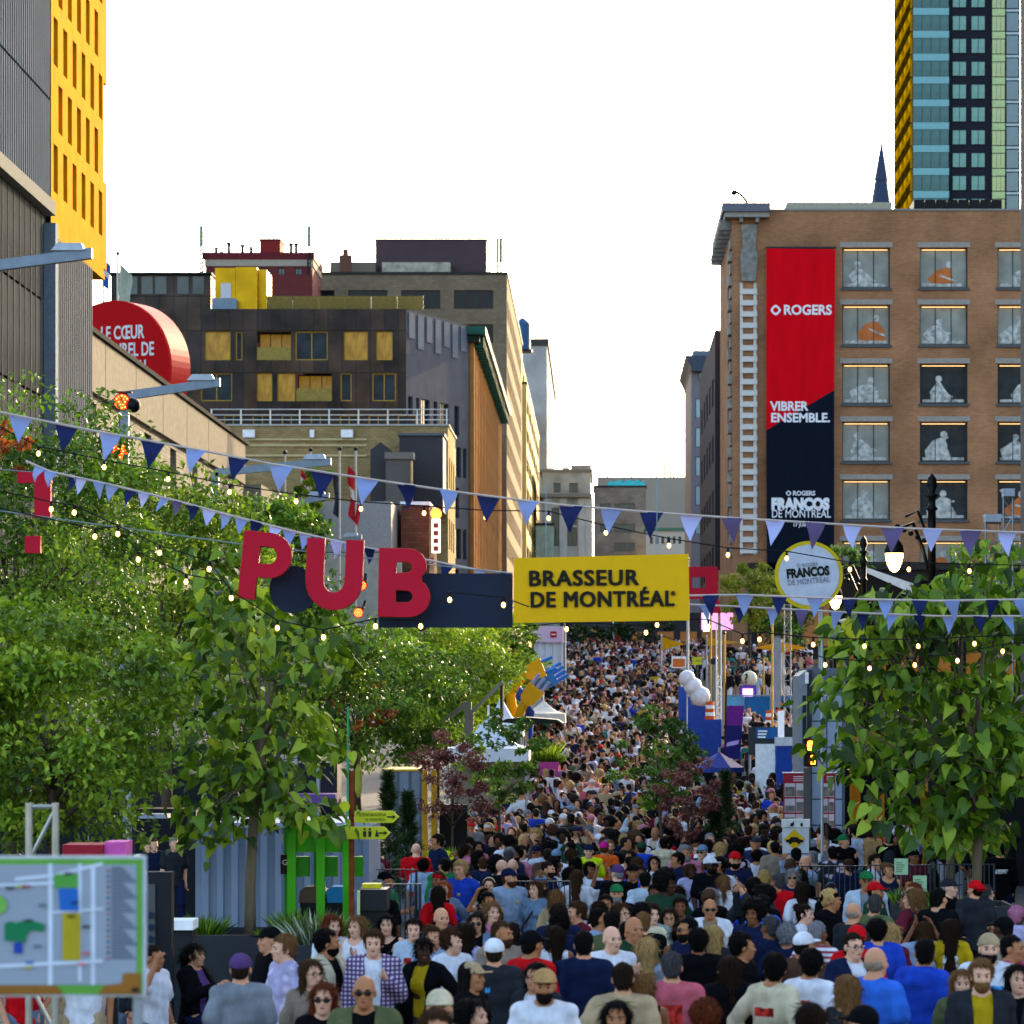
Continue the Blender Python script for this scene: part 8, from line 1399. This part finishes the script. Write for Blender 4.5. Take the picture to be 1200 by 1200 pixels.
# px, py of the crown of the head | face | hair, colour | top, colour | female | options
CAST = [
 (28,1085,'FR','short','brown','tee','red',0,{}), (62,1080,'B','long','dark brown','tee','navy',1,dict(leg='skirt')), (98,1088,'F','thick','black','tee','white',0,dict(leg='shorts',lcol='beige')), (140,1086,'L','bun','black','long','charcoal',1,{}),
 (282,1115,'B','short','dark brown','tee','grey',0,dict(hat='cap',hatc='purple',note='person in grey sleeved vest and dark purple cap, seen from behind beside dark planter')),
 (333,1093,'L','thick','light brown','tee','lavender',0,dict(pat='print',skin='fair')), (316,1084,'L','short','black','tee','black',0,dict(hat='cap')), (383,1087,'R','thick','black','jacket','cream',0,dict(inner='black',extra='beard',skin='tan')),
 (390,1071,'FR','wavy','auburn','tee','white',1,dict(skin='fair')), (418,1072,'FL','long','light brown','tank','white',1,dict(skin='fair')), (438,1088,'F','thick','brown','jacket','purple',0,dict(pat='plaid',skin='fair',pz='bag')), (366,1122,'F','long','brown','tee','taupe',1,dict(extra='gl',skin='fair')),
 (379,1149,'F','long','auburn','long','black',1,dict(extra='sun',skin='fair')), (427,1139,'F',None,'black','jacket','olive',0,dict(inner='black',extra='sun',skin='tan')), (453,1070,'F','long','black','tank','black',1,dict(skin='fair',extra='bag')), (520,1031,'F','long','red','jacket','denim blue',1,dict(inner='black',skin='fair')),
 (517,1061,'FR',None,'grey','long','navy',0,dict(skin='light')), (485,1075,'F','thick','dark brown','long','pale blue',1,dict(skin='fair')), (508,1083,'F','bun','brown','long','light blue',1,dict(skin='light')), (497,1097,'FL','tail','black','jacket','black',1,dict(inner='mustard',skin='dark')),
 (530,1088,'FR','curly','brown','long','white',1,dict(skin='fair')), (558,1068,'F','long','dark brown','jacket','denim blue',1,dict(inner='black',extra='sun',skin='light')), (573,1027,'F','long','brown','long','cream',1,dict(extra='band',skin='fair')), (597,1016,'FR','short','brown','tee','light blue',0,dict(hat='cap',hatc='navy',extra='beard',skin='light',H=1.82)),
 (627,1031,'FL','long','brown','long','denim blue',1,dict(extra='bag',skin='fair')), (642,1008,'R','short','dark brown','tee','navy',0,dict(extra='beard',skin='light')), (598,1080,'B','wavy','dark brown','long','pale blue',1,{}), (623,1088,'BR','short','black','long','red',0,dict(hat='cap',extra='pack',H=1.8)),
 (553,1125,'R','long','black','tee','black',1,dict(hat='cap',hatc='beige',skin='tan')), (638,1133,'F','short','black','tee','white',0,dict(hat='cap',hatc='tan',extra='beard',skin='tan')), (515,1157,'F','short','brown','tee','taupe',0,dict(hat='cap',hatc='cream',skin='light')), (513,1180,'F','thick','brown','tee','grey',0,dict(extra='gl',skin='light')),
 (553,1168,'R','long','black','tank','white',1,dict(skin='fair')), (496,1006,'B','curly','black','tee','light blue',0,dict(skin='brown',H=1.6)), (520,1004,'B','short','black','long','green',0,dict(H=1.75)), (546,1020,'R','long','black','tee','white',1,dict(skin='tan')),
 (452,1020,'R','short','black','tee','green',0,dict(hat='cap',hatc='black',skin='tan',pz='phone',note='steward in green vest and black cap beside the bins')), (440,990,'F','short','dark brown','long','maroon',0,dict(hat='cap',hatc='charcoal',skin='tan')), (478,976,'F','bob','blonde','long','pink',1,dict(skin='fair',lcol='white',pz='cross',note='blonde onlooker in pink sweater and white trousers behind the barrier')),
 (494,973,'F','long','dark brown','tank','charcoal',1,dict(skin='light')), (514,980,'FL','short','black','tee','hi-vis yellow',0,dict(hat='cap',hatc='navy',skin='light',note='worker in yellow hi-vis vest and dark cap beside the maple planter')), (467,968,'F','short','grey','long','dark green',0,dict(skin='tan')), (675,1018,'B','verylong','brown','tee','white',1,{}),
 (692,1010,'F','curly','black','long','white',1,dict(skin='brown')), (723,1012,'B','short','grey','long','black',0,dict(hat='cap',hatc='purple')), (741,1011,'F','short','black','jacket','royal blue',0,dict(inner='black',hat='cap',hatc='black',skin='tan')), (767,1002,'FL','long','black','long','white',1,dict(extra='gl',skin='light')),
 (756,1020,'B','short','black','tee','pale blue',0,{}), (780,1014,'R','short','black','long','brown',0,dict(pat='plaid',extra='sun beard',skin='dark')), (794,998,'L','thick','black','hood','navy',0,dict(skin='tan')), (738,996,'FL','long','dark brown','jacket','cream',1,dict(inner='white',skin='light')),
 (833,1002,'F','short','black','tee','black',0,dict(hat='cap',hatc='white',extra='sun beard',skin='dark',H=1.85)), (830,982,'B','short','black','tee','white',0,dict(skin='dark',H=1.82)), (848,1024,'B','tail','light brown','tee','white',1,{}), (832,1051,'F','fringe','grey','jacket','white',0,dict(inner='taupe',extra='sun',skin='tan')),
 (710,1047,'F','bun','black','tee','black',1,dict(skin='tan')), (676,1055,'L','thick','brown','long','maroon',0,dict(pz='wave',skin='light')), (703,1062,'R','short','black','tee','light blue',0,dict(skin='tan')), (730,1057,'F','bob','brown','long','beige',1,dict(extra='gl',skin='fair')),
 (763,1057,'FR','thick','dark brown','tee','grey-green',0,dict(skin='fair')), (784,1063,'F','long','dark brown','long','pale blue',1,dict(extra='gl',skin='light')), (797,1050,'F','bun','black','tee','navy',1,dict(skin='brown')), (768,1035,'FL','bun','black','tank','white',1,dict(skin='brown')),
 (806,1073,'L','short','black','tee','navy',0,dict(extra='sun beard',skin='tan')), (717,1065,'B','short','black','long','olive',0,dict(H=1.8)), (738,1077,'R','short','black','tee','charcoal',0,dict(skin='tan')), (656,1068,'B','curly','black','tee','navy',0,{}),
 (649,1083,'B','long','dark brown','tank','white',1,{}), (684,1088,'B','short','black','long','navy',0,dict(H=1.8)), (757,1097,'B','wavy','blonde','long','light blue',1,{}), (787,1112,'B','short','dark grey','tee','coral',0,dict(H=1.78)),
 (818,1086,'B','thick','black','tee','black',0,{}), (836,1082,'B','long','blonde','tee','charcoal',1,{}), (730,1125,'B','short','dark brown','tee','beige',0,{}), (752,1138,'B','verylong','light brown','tank','black',1,{}),
 (722,1170,'F','long','black','tank','taupe',1,dict(skin='tan')), (826,1170,'B','curly','auburn','tank','black',1,{}), (853,1118,'B','verylong','dark brown','jacket','black',1,{}), (870,1091,'R','thick','black','tee','black',0,dict(skin='tan')),
 (893,1047,'BL','short','black','tee','bright blue',0,dict(hat='cap',hatc='black')), (902,1071,'B','short','dark grey','tee','navy',0,{}), (895,1018,'B','verylong','blonde','tank','denim blue',1,{}), (911,1022,'B','short','dark grey','long','red',0,{}),
 (933,992,'B','short','black','tee','black',0,dict(extra='pack',H=1.8)), (976,990,'B','short','black','tee','charcoal',0,dict(pat='print',H=1.82,note='person in dark t-shirt with blue printed back, standing below towing panel')), (962,976,'FL',None,'grey','tee','black',0,dict(skin='light',H=1.82)), (974,1033,'B','long','dark brown','long','black',1,dict(hat='capback',hatc='denim blue')),
 (940,1032,'B','verylong','dark brown','tee','white',1,{}), (943,1058,'R','bun','dark brown','tee','white',1,dict(skin='fair')), (958,1077,'BR','short','grey','tee','white',0,dict(pat='stripe',extra='pack')), (922,1082,'B','curly','grey','tee','navy',1,{}),
 (942,1090,'BR','short','black','tee','brown',0,dict(hat='cap',hatc='white',skin='tan')), (907,1115,'BR','thick','black','long','cream',0,dict(skin='tan')), (950,1110,'BR','thick','black','tee','white',0,dict(extra='bag',skin='tan')), (990,1140,'B','verylong','light brown','tank','charcoal',1,{}),
 (1004,1082,'B','short','dark brown','long','red',0,dict(hat='capback',hatc='red')), (1000,1055,'BR','fringe','grey','tee','charcoal',0,dict(skin='light')), (1025,1046,'BR','short','dark grey','tee','olive',0,dict(skin='light',H=1.8)), (1026,1032,'R','short','black','tee','dark green',0,dict(hat='cap',hatc='red',skin='tan')),
 (1041,1080,'B','long','blonde','long','maroon',1,{}), (1026,1106,'BR','fringe','grey','tee','bright blue',0,dict(skin='light',H=1.82)), (1083,1097,'BR','short','black','hood','royal blue',0,dict(skin='tan',H=1.8)), (1113,1075,'B','verylong','dark brown','long','mustard',1,{}),
 (1112,1028,'R','short','grey','tee','black',0,dict(hat='cap',hatc='charcoal',skin='fair')), (1155,1035,'R','bob','dark grey','tee','navy',1,dict(extra='gl',skin='fair',pz='phone')), (1142,1030,'B','short','black','tee','charcoal',0,dict(hat='capback',hatc='red')), (1150,1122,'F','thick','light brown','jacket','charcoal',0,dict(inner='mustard',extra='beard',skin='fair')),
 (1127,1134,'F','long','light brown','long','olive',1,dict(skin='fair',H=1.6)), (1193,1128,'FL','long','black','jacket','charcoal',1,dict(inner='black',skin='fair')), (1186,1093,'R','short','black','tee','magenta',0,dict(skin='tan')), (1192,1060,'BR','thick','pink','hood','lavender',1,dict(skin='dark')),
 (1176,1072,'BL','short','black','tee','taupe',0,dict(hat='cap',skin='dark')), (1010,1175,'B','short','black','tee','beige',0,dict(hat='cap')), (950,1172,'B','long','dark brown','tee','grey',1,{}), (1172,986,'B','short','black','long','black',0,dict(hat='capback',hatc='black',H=1.85)),
 (1150,978,'B','short','black','tee','black',0,dict(hat='capback',hatc='red',H=1.82)), (690,988,'F','short','black','tee','hi-vis yellow',0,dict(hat='cap',hatc='navy',note='worker in yellow hi-vis vest in the middle of the crowd')), (668,985,'B','short','black','long','dark green',0,dict(pz='raise')), (708,985,'B','short','brown','tee','orange',0,dict(hat='cap',hatc='magenta')),
 (640,982,'B','curly','black','tee','white',0,{}), (612,990,'F','thick','dark brown','tee','white',1,dict(skin='light')), (596,995,'B','short','dark grey','tee','navy',0,{}), (560,985,'FR','long','black','long','pink',1,dict(skin='tan')),
 (545,975,'B','long','dark brown','tee','black',1,{}), (660,950,'B','short','black','tee','royal blue',0,{}), (618,948,'R','short','grey','tee','light blue',0,dict(hat='cap',hatc='grey')), (757,935,'FR','short','black','long','red',0,dict(skin='tan',H=1.82)),
 (772,947,'B','short','black','long','maroon',0,{}), (905,934,'F','short','light brown','tee','royal blue',0,dict(skin='light',H=1.85,pz='hips')), (878,930,'F','short','grey','jacket','grey',0,dict(inner='white',skin='dark',H=1.82)), (832,975,'FR','short','grey','tank','charcoal',0,dict(skin='light',H=1.82)),
 (803,985,'B','short','black','hood','red',0,{}), (778,980,'B','short','black','hood','cream',0,{}), (752,985,'B','short','dark brown','hood','royal blue',0,dict(hat='cap',hatc='dark green')), (862,990,'B','afro','black','tee','black',0,dict(pat='print',skin='dark')),
 (884,978,'B','short','black','tee','white',0,{}), (908,985,'B','short','black','tee','taupe',0,dict(hat='capback',hatc='black')), (1020,968,'B','thick','brown','long','tan',0,{}), (1042,975,'B','short','black','long','black',0,dict(extra='pack')),
 (1003,968,'B','thick','black','tee','pale blue',0,dict(pat='print')), (985,955,'L','short','black','tee','cream',0,dict(skin='light')), (940,950,'R','thick','dark brown','tee','maroon',0,dict(skin='light')), (1066,1028,'FL','short','brown','long','white',0,dict(skin='tan',H=1.5)),
]
def place_cast():
    for px, py, face, hair, hcol, top, tcol, fem, o in CAST:
        o = dict(o); H = o.get('H', 1.66 if fem else 1.75); o['H'] = H; x, d = at(px, py, H)
        rr = random.Random(px*31+py)
        o.setdefault('skin', rr.choice(['fair', 'light', 'light', 'tan', 'brown'])); o.setdefault('lcol', rr.choice(['navy', 'black', 'charcoal', 'denim blue', 'denim blue', 'beige', 'grey']))
        if 'pz' not in o: o['pz'] = rr.choice(['walk', 'walk', 'hips', 'bag' if fem else 'hips']) if face in ('F', 'FL', 'FR') else rr.choice(['hips', 'walk', 'walk', 'phone'])
        if top == 'tank' and fem: o.setdefault('leg', rr.choice(['skirt', 'trousers', 'trousers']))
        o['yaw'] = rr.choice([0, 0, 34])
        if top in ('tee', 'hood', 'long') and not o.get('pat') and rr.random() < .3: o['prt'] = rr.randrange(15)
        person(x, d, face, hair, hcol, top, tcol, bool(fem), **o)
place_cast()
# seated visitors on the bench at the left, onlookers in the booth behind
person(X(228, 33.5), 33.5, 'R', 'tail', 'black', 'jacket', 'black', True, 'light', inner='purple', pz='sit', gz=Z(1103, 33.5)-1.3, note='seated person in black jacket and purple top with ponytail beside the planter')
person(X(180, 31.5), 31.5, 'R', 'short', 'dark brown', 'tee', 'white', False, 'tan', pz='wave', gz=Z(1108, 31.5)-1.68, note='person in white t-shirt raising a hand behind the map board', lcol='grey', H=1.7)
for px, py, c, h, nt in ((172, 985, 'white', 'black', 'onlooker in white behind the left tree trunks'), (180, 981, 'navy', 'brown', 'onlooker in navy behind the left tree trunks'), (204, 980, 'charcoal', 'grey', 'grey haired onlooker in charcoal behind the left tree trunks')):
    person(X(px, 59), 59, 'FR', 'short', h, 'tee', c, False, 'fair', note=nt, H=1.75, gz=Z(py, 59)-1.75, detail=False)
# bench for the seated visitor
_t = thing('low_bench', 'dark low bench under the seated visitor beside planter', 'bench', (X(228, 33.8), 33.8, ground(33.8))); MB().box(X(228, 33.8)-.3, X(228, 33.8)+.3, 33.3, 33.8, ground(33.8), Z(1103, 33.5)-1.3+.42).build('seat', GP_, _t)
XL = ([20, 34, 45, 53, 60, 64, 72, 82, 90, 95, 115, 145, 180, 196], [-2.5, -2.6, -3.1, -3.5, -2.9, -2.5, -3.4, -3.3, -2.6, -2.5, -2.3, -2.3, -2.1, -2.2]); XR = ([20, 34, 45, 53, 62, 72, 82, 90, 95, 115, 145, 180, 196], [3.0, 4.0, 4.5, 5.2, 4.6, 4.6, 4.3, 4.3, 3.3, 2.9, 3.6, 6.0, 6.6])
AVOID = [(X(530, 61.5), 61.5, .9), (X(585, 66), 66, .5), (X(770, 66), 66, .5), (X(806, 62), 62, .5), (X(850, 66), 66, .5), (X(932, 57), 57, .75), (X(945, 60), 60, .5), (X(838, 63), 63, .5), (X(843, 80), 80, .5), (X(642, 86.5), 86.5, .7), (X(617, 90), 90, .3), (X(628, 45.5), 45.5, .3), (X(478, 60), 60, .5)]
def crowd_near():
    rr = random.Random(21); seen = set(); bases = [o['label'] for o in COL.objects if o.name.startswith('person') and 'label' in o]; seen.update(bases)
    tries = 0
    while NP[0] < 300 and tries < 20000:
        tries += 1; d = 25+45*rr.random()**.62; x = rr.uniform(np.interp(d, *XL), np.interp(d, *XR))
        if any((x-a)**2+((d-b))**2*.8 < .4**2 for a, b in SPOTS): continue
        if any((x-a)**2+(d-b)**2 < r_*r_ for a, b, r_ in AVOID): continue
        fem = rr.random() < .48; face = rr.choice(['F', 'F', 'B', 'B', 'B', 'FL', 'FR', 'L', 'R', 'BR', 'BL'])
        tcol = rr.choice(['white', 'white', 'white', 'black', 'black', 'black', 'black', 'black', 'navy', 'navy', 'navy', 'grey', 'charcoal', 'charcoal', 'charcoal', 'black', 'black', 'navy', 'charcoal', 'white', 'light blue', 'denim blue', 'cream', 'beige', 'red', 'royal blue', 'olive', 'pink', 'maroon', 'dark green', 'lavender', 'pale blue', 'brown', 'taupe'])
        top = rr.choice(['tee', 'tee', 'tee', 'long', 'jacket', 'tank'] if fem else ['tee', 'tee', 'tee', 'long', 'hood', 'jacket']); inner = rr.choice([c for c in ('white', 'black', 'grey', 'cream') if c != tcol])
        hair = rr.choice(['long', 'long', 'wavy', 'verylong', 'bun', 'tail', 'bob', 'curly'] if fem else ['short', 'short', 'thick', 'thick', 'curly', 'afro', None]); hcol = rr.choice(['black', 'black', 'dark brown', 'dark brown', 'brown', 'light brown', 'blonde', 'auburn', 'grey']); skin = rr.choice(['fair', 'light', 'light', 'tan', 'tan', 'brown', 'dark'])
        if skin in ('brown', 'dark') and hcol in ('blonde', 'light brown', 'auburn'): hcol = 'black'
        if hair == 'afro': hcol = 'black'; skin = rr.choice(['brown', 'dark'])
        if hair is None: hcol = 'grey'
        hat = rr.choice(['cap', 'capback']) if not fem and rr.random() < .28 else None; hatc = rr.choice(['black', 'navy', 'white', 'red', 'grey', 'denim blue', 'green', 'beige'])
        if hat and hair in (None, 'afro', 'curly'): hair = 'short'
        ex = rr.choice(['', '', '', 'sun', 'gl', 'pack' if face in ('B', 'BR', 'BL') else 'bag', 'beard' if not fem else 'bag'])
        if 'beard' in ex and face in ('B', 'BR', 'BL'): ex = ''
        if face in ('B', 'BR', 'BL') and ex in ('sun', 'gl'): ex = ''
        key = (tcol, top, inner if top == 'jacket' else 0, hatc if hat else hair, 0 if hat else hcol, LOOK[face], ex)
        if key in seen: continue
        seen.add(key)
        person(x, d, face, hair, hcol, top, tcol, fem, skin, hat, hatc, ex, inner, rr.choice(['trousers', 'trousers', 'trousers', 'shorts' if not fem else 'skirt']), rr.choice(['navy', 'black', 'charcoal', 'denim blue', 'denim blue', 'beige', 'grey', 'white']), rr.choice(['walk', 'walk', 'hips', 'cross', 'phone', 'bag', 'raise' if rr.random() < .3 else 'walk']), rr.gauss(1.65 if fem else 1.77, .06), None, rr.choice([0, 0, 34]), detail=d < 60, prt=rr.randrange(15) if top in ('tee', 'hood') and rr.random() < .35 else None)
crowd_near()
# ------------------------------------------------------------------ the rest of the crowd, past counting: one object
def crowd_far():
    rng = np.random.default_rng(8); cm = bpy.data.materials.new('crowd_cloth'); cm.use_nodes = True; n = cm.node_tree.nodes; at_ = n.new('ShaderNodeAttribute'); at_.attribute_name = 'tone'; cm.node_tree.links.new(at_.outputs['Color'], n['Principled BSDF'].inputs['Base Color']); n['Principled BSDF'].inputs['Roughness'].default_value = .85; n['Principled BSDF'].inputs['Specular IOR Level'].default_value = .15
    def arr(me):
        V = np.zeros(len(me.vertices)*3, np.float32); me.vertices.foreach_get('co', V); V = V.reshape(-1, 3); me.calc_loop_triangles(); T = np.zeros(len(me.loop_triangles)*3, np.int32); me.loop_triangles.foreach_get('vertices', T); return V, T.reshape(-1, 3)
    vars_ = {}; hvs = {}
    for lod in (1.7, 3.0):
        var = vars_[lod] = []; hv = hvs[lod] = {}
        for kind, fem in (('walk', 0), ('hips', 0), ('phone', 1), ('bag', 1), ('raise', 0), ('walk', 1)):
            B = arr(body_mesh(kind, fem, 0, lod)); T = [arr(top_mesh(kind, fem, st, 0, lod)) for st in (('tee', 'long'))]; L = arr(leg_mesh(kind, fem, 'trousers', 0, lod)); var.append((B, T, L, fem))
        for k, fn, kw in (('short', hair_short, dict(h=.01*lod, **SM)), ('long', hair_long, dict(h=.0115*lod)), ('cap', cap_fn, dict(h=.0095*lod, **SM)), ('afro', hair_afro, dict(h=.012*lod, **SM)), ('bun', hair_bun, dict(h=.01*lod, **SM))): v, t = arr(head_mesh('tmp', fn, **kw)); hv[k] = (v+np.array(HEADC), t)
    for m in [q for q in bpy.data.meshes if q.users == 0]: bpy.data.meshes.remove(m)
    tops = ['white']*12+['black']*17+['navy']*7+['charcoal']*4+['grey', 'charcoal', 'light blue', 'light blue', 'denim blue', 'cream', 'cream', 'beige', 'beige', 'red', 'royal blue', 'olive', 'pink', 'pink', 'maroon', 'green', 'lavender', 'lavender', 'pale blue', 'pale blue', 'teal', 'coral', 'mustard', 'taupe']; hc = ['black']*6+['dark brown']*5+['brown']*3+['light brown', 'blonde', 'blonde', 'auburn', 'grey']; sk = ['fair', 'light', 'light', 'tan', 'tan', 'brown', 'dark', 'dark']
    VV, TT, CC = [], [], []; off = 0; P = []
    def ok(x, d):
        return not any((x-a)**2+(d-b)**2 < r_*r_ for a, b, r_ in AVOID)
    grid_ = {}
    def free(x, d, r_):
        k = (int(x//.6), int(d//.6))
        for i in (-1, 0, 1):
            for j in (-1, 0, 1):
                for a, b in grid_.get((k[0]+i, k[1]+j), []):
                    if (x-a)**2+(d-b)**2 < r_*r_: return False
        grid_.setdefault(k, []).append((x, d)); return True
    for a, b in SPOTS: grid_.setdefault((int(a//.6), int(b//.6)), []).append((a, b))
    tries = 0
    while len(P) < 1300 and tries < 60000:
        tries += 1; d = 58+138*rng.random(); x = rng.uniform(np.interp(d, *XL), np.interp(d, *XR))
        if ok(x, d) and free(x, d, .58): P.append((x, d, ground(d)))
    # people in the terraces behind the hoarding and in the queue by the kiosk
    for _ in range(90):
        d = rng.uniform(150, 185); P.append((X(rng.uniform(850, 950), d), d, ground(d)+.25))
    for _ in range(45):
        d = rng.uniform(80, 94); x = X(rng.uniform(850, 935), d)
        if free(x, d, .5) and ok(x, d): P.append((x, d, ground(d)))
    for _ in range(150):
        d = rng.uniform(94, 132); x = X(rng.uniform(852, 932), d)
        if free(x, d, .55) and not (94.3 < d < 96.2 and x > X(876, d)): P.append((x, d, ground(d)))
    for _ in range(40):
        d = rng.uniform(66, 74); x = X(rng.uniform(985, 1190), d)
        if free(x, d, .45): P.append((x, d, ground(d)))
    for x, d, g in P:
        lod = 1.7 if d < 88 else 3.0; var = vars_[lod]; hv = hvs[lod]; B, T, L, fem = var[int(rng.integers(0, len(var)))]; tp = T[int(rng.integers(0, 2))]; a = rng.choice([0, 0, .5, -.5, 1.2, -1.2, 3.14, 3.14, 2.6, -2.6])+rng.normal()*.25; s = rng.normal(1.66 if fem else 1.76, .08)/1.75; hk = rng.choice(['long', 'long', 'long', 'bun'] if fem else ['short', 'short', 'short', 'cap', 'afro', 'cap']); hcl = HC_[rng.choice(hc)]; skc = rng.choice(sk)
        if skc in ('brown', 'dark'): hcl = HC_['black']
        for (v, t), c in ((B, SK[skc]), (tp, COLS[rng.choice(tops)]), (L, COLS[rng.choice(['navy', 'black', 'charcoal', 'denim blue', 'beige', 'grey', 'white'])]), (hv[hk], COLS[rng.choice(['white', 'white', 'black', 'black', 'black', 'navy', 'navy', 'red', 'grey', 'charcoal', 'beige', 'pink'])] if hk == 'cap' else hcl)):
            M = np.array([[math.cos(a), -math.sin(a), 0], [math.sin(a), math.cos(a), 0], [0, 0, 1]])*s; VV.append(v @ M.T+np.array((x, d, g))); TT.append(t+off); off += len(v); CC.append(np.tile(np.array(lin(c))*np.array([1]*3+[1]), (len(v), 1)))
    V = np.concatenate(VV); T = np.concatenate(TT); C_ = np.concatenate(CC); print('crowd tris', len(T), len(P))
    o = np_mesh('distant_crowd', V, T, cm, None, {'tone': C_}, True); tag(o, 'dense distant crowd filling the rising street', 'crowd', kind='stuff')
crowd_far()
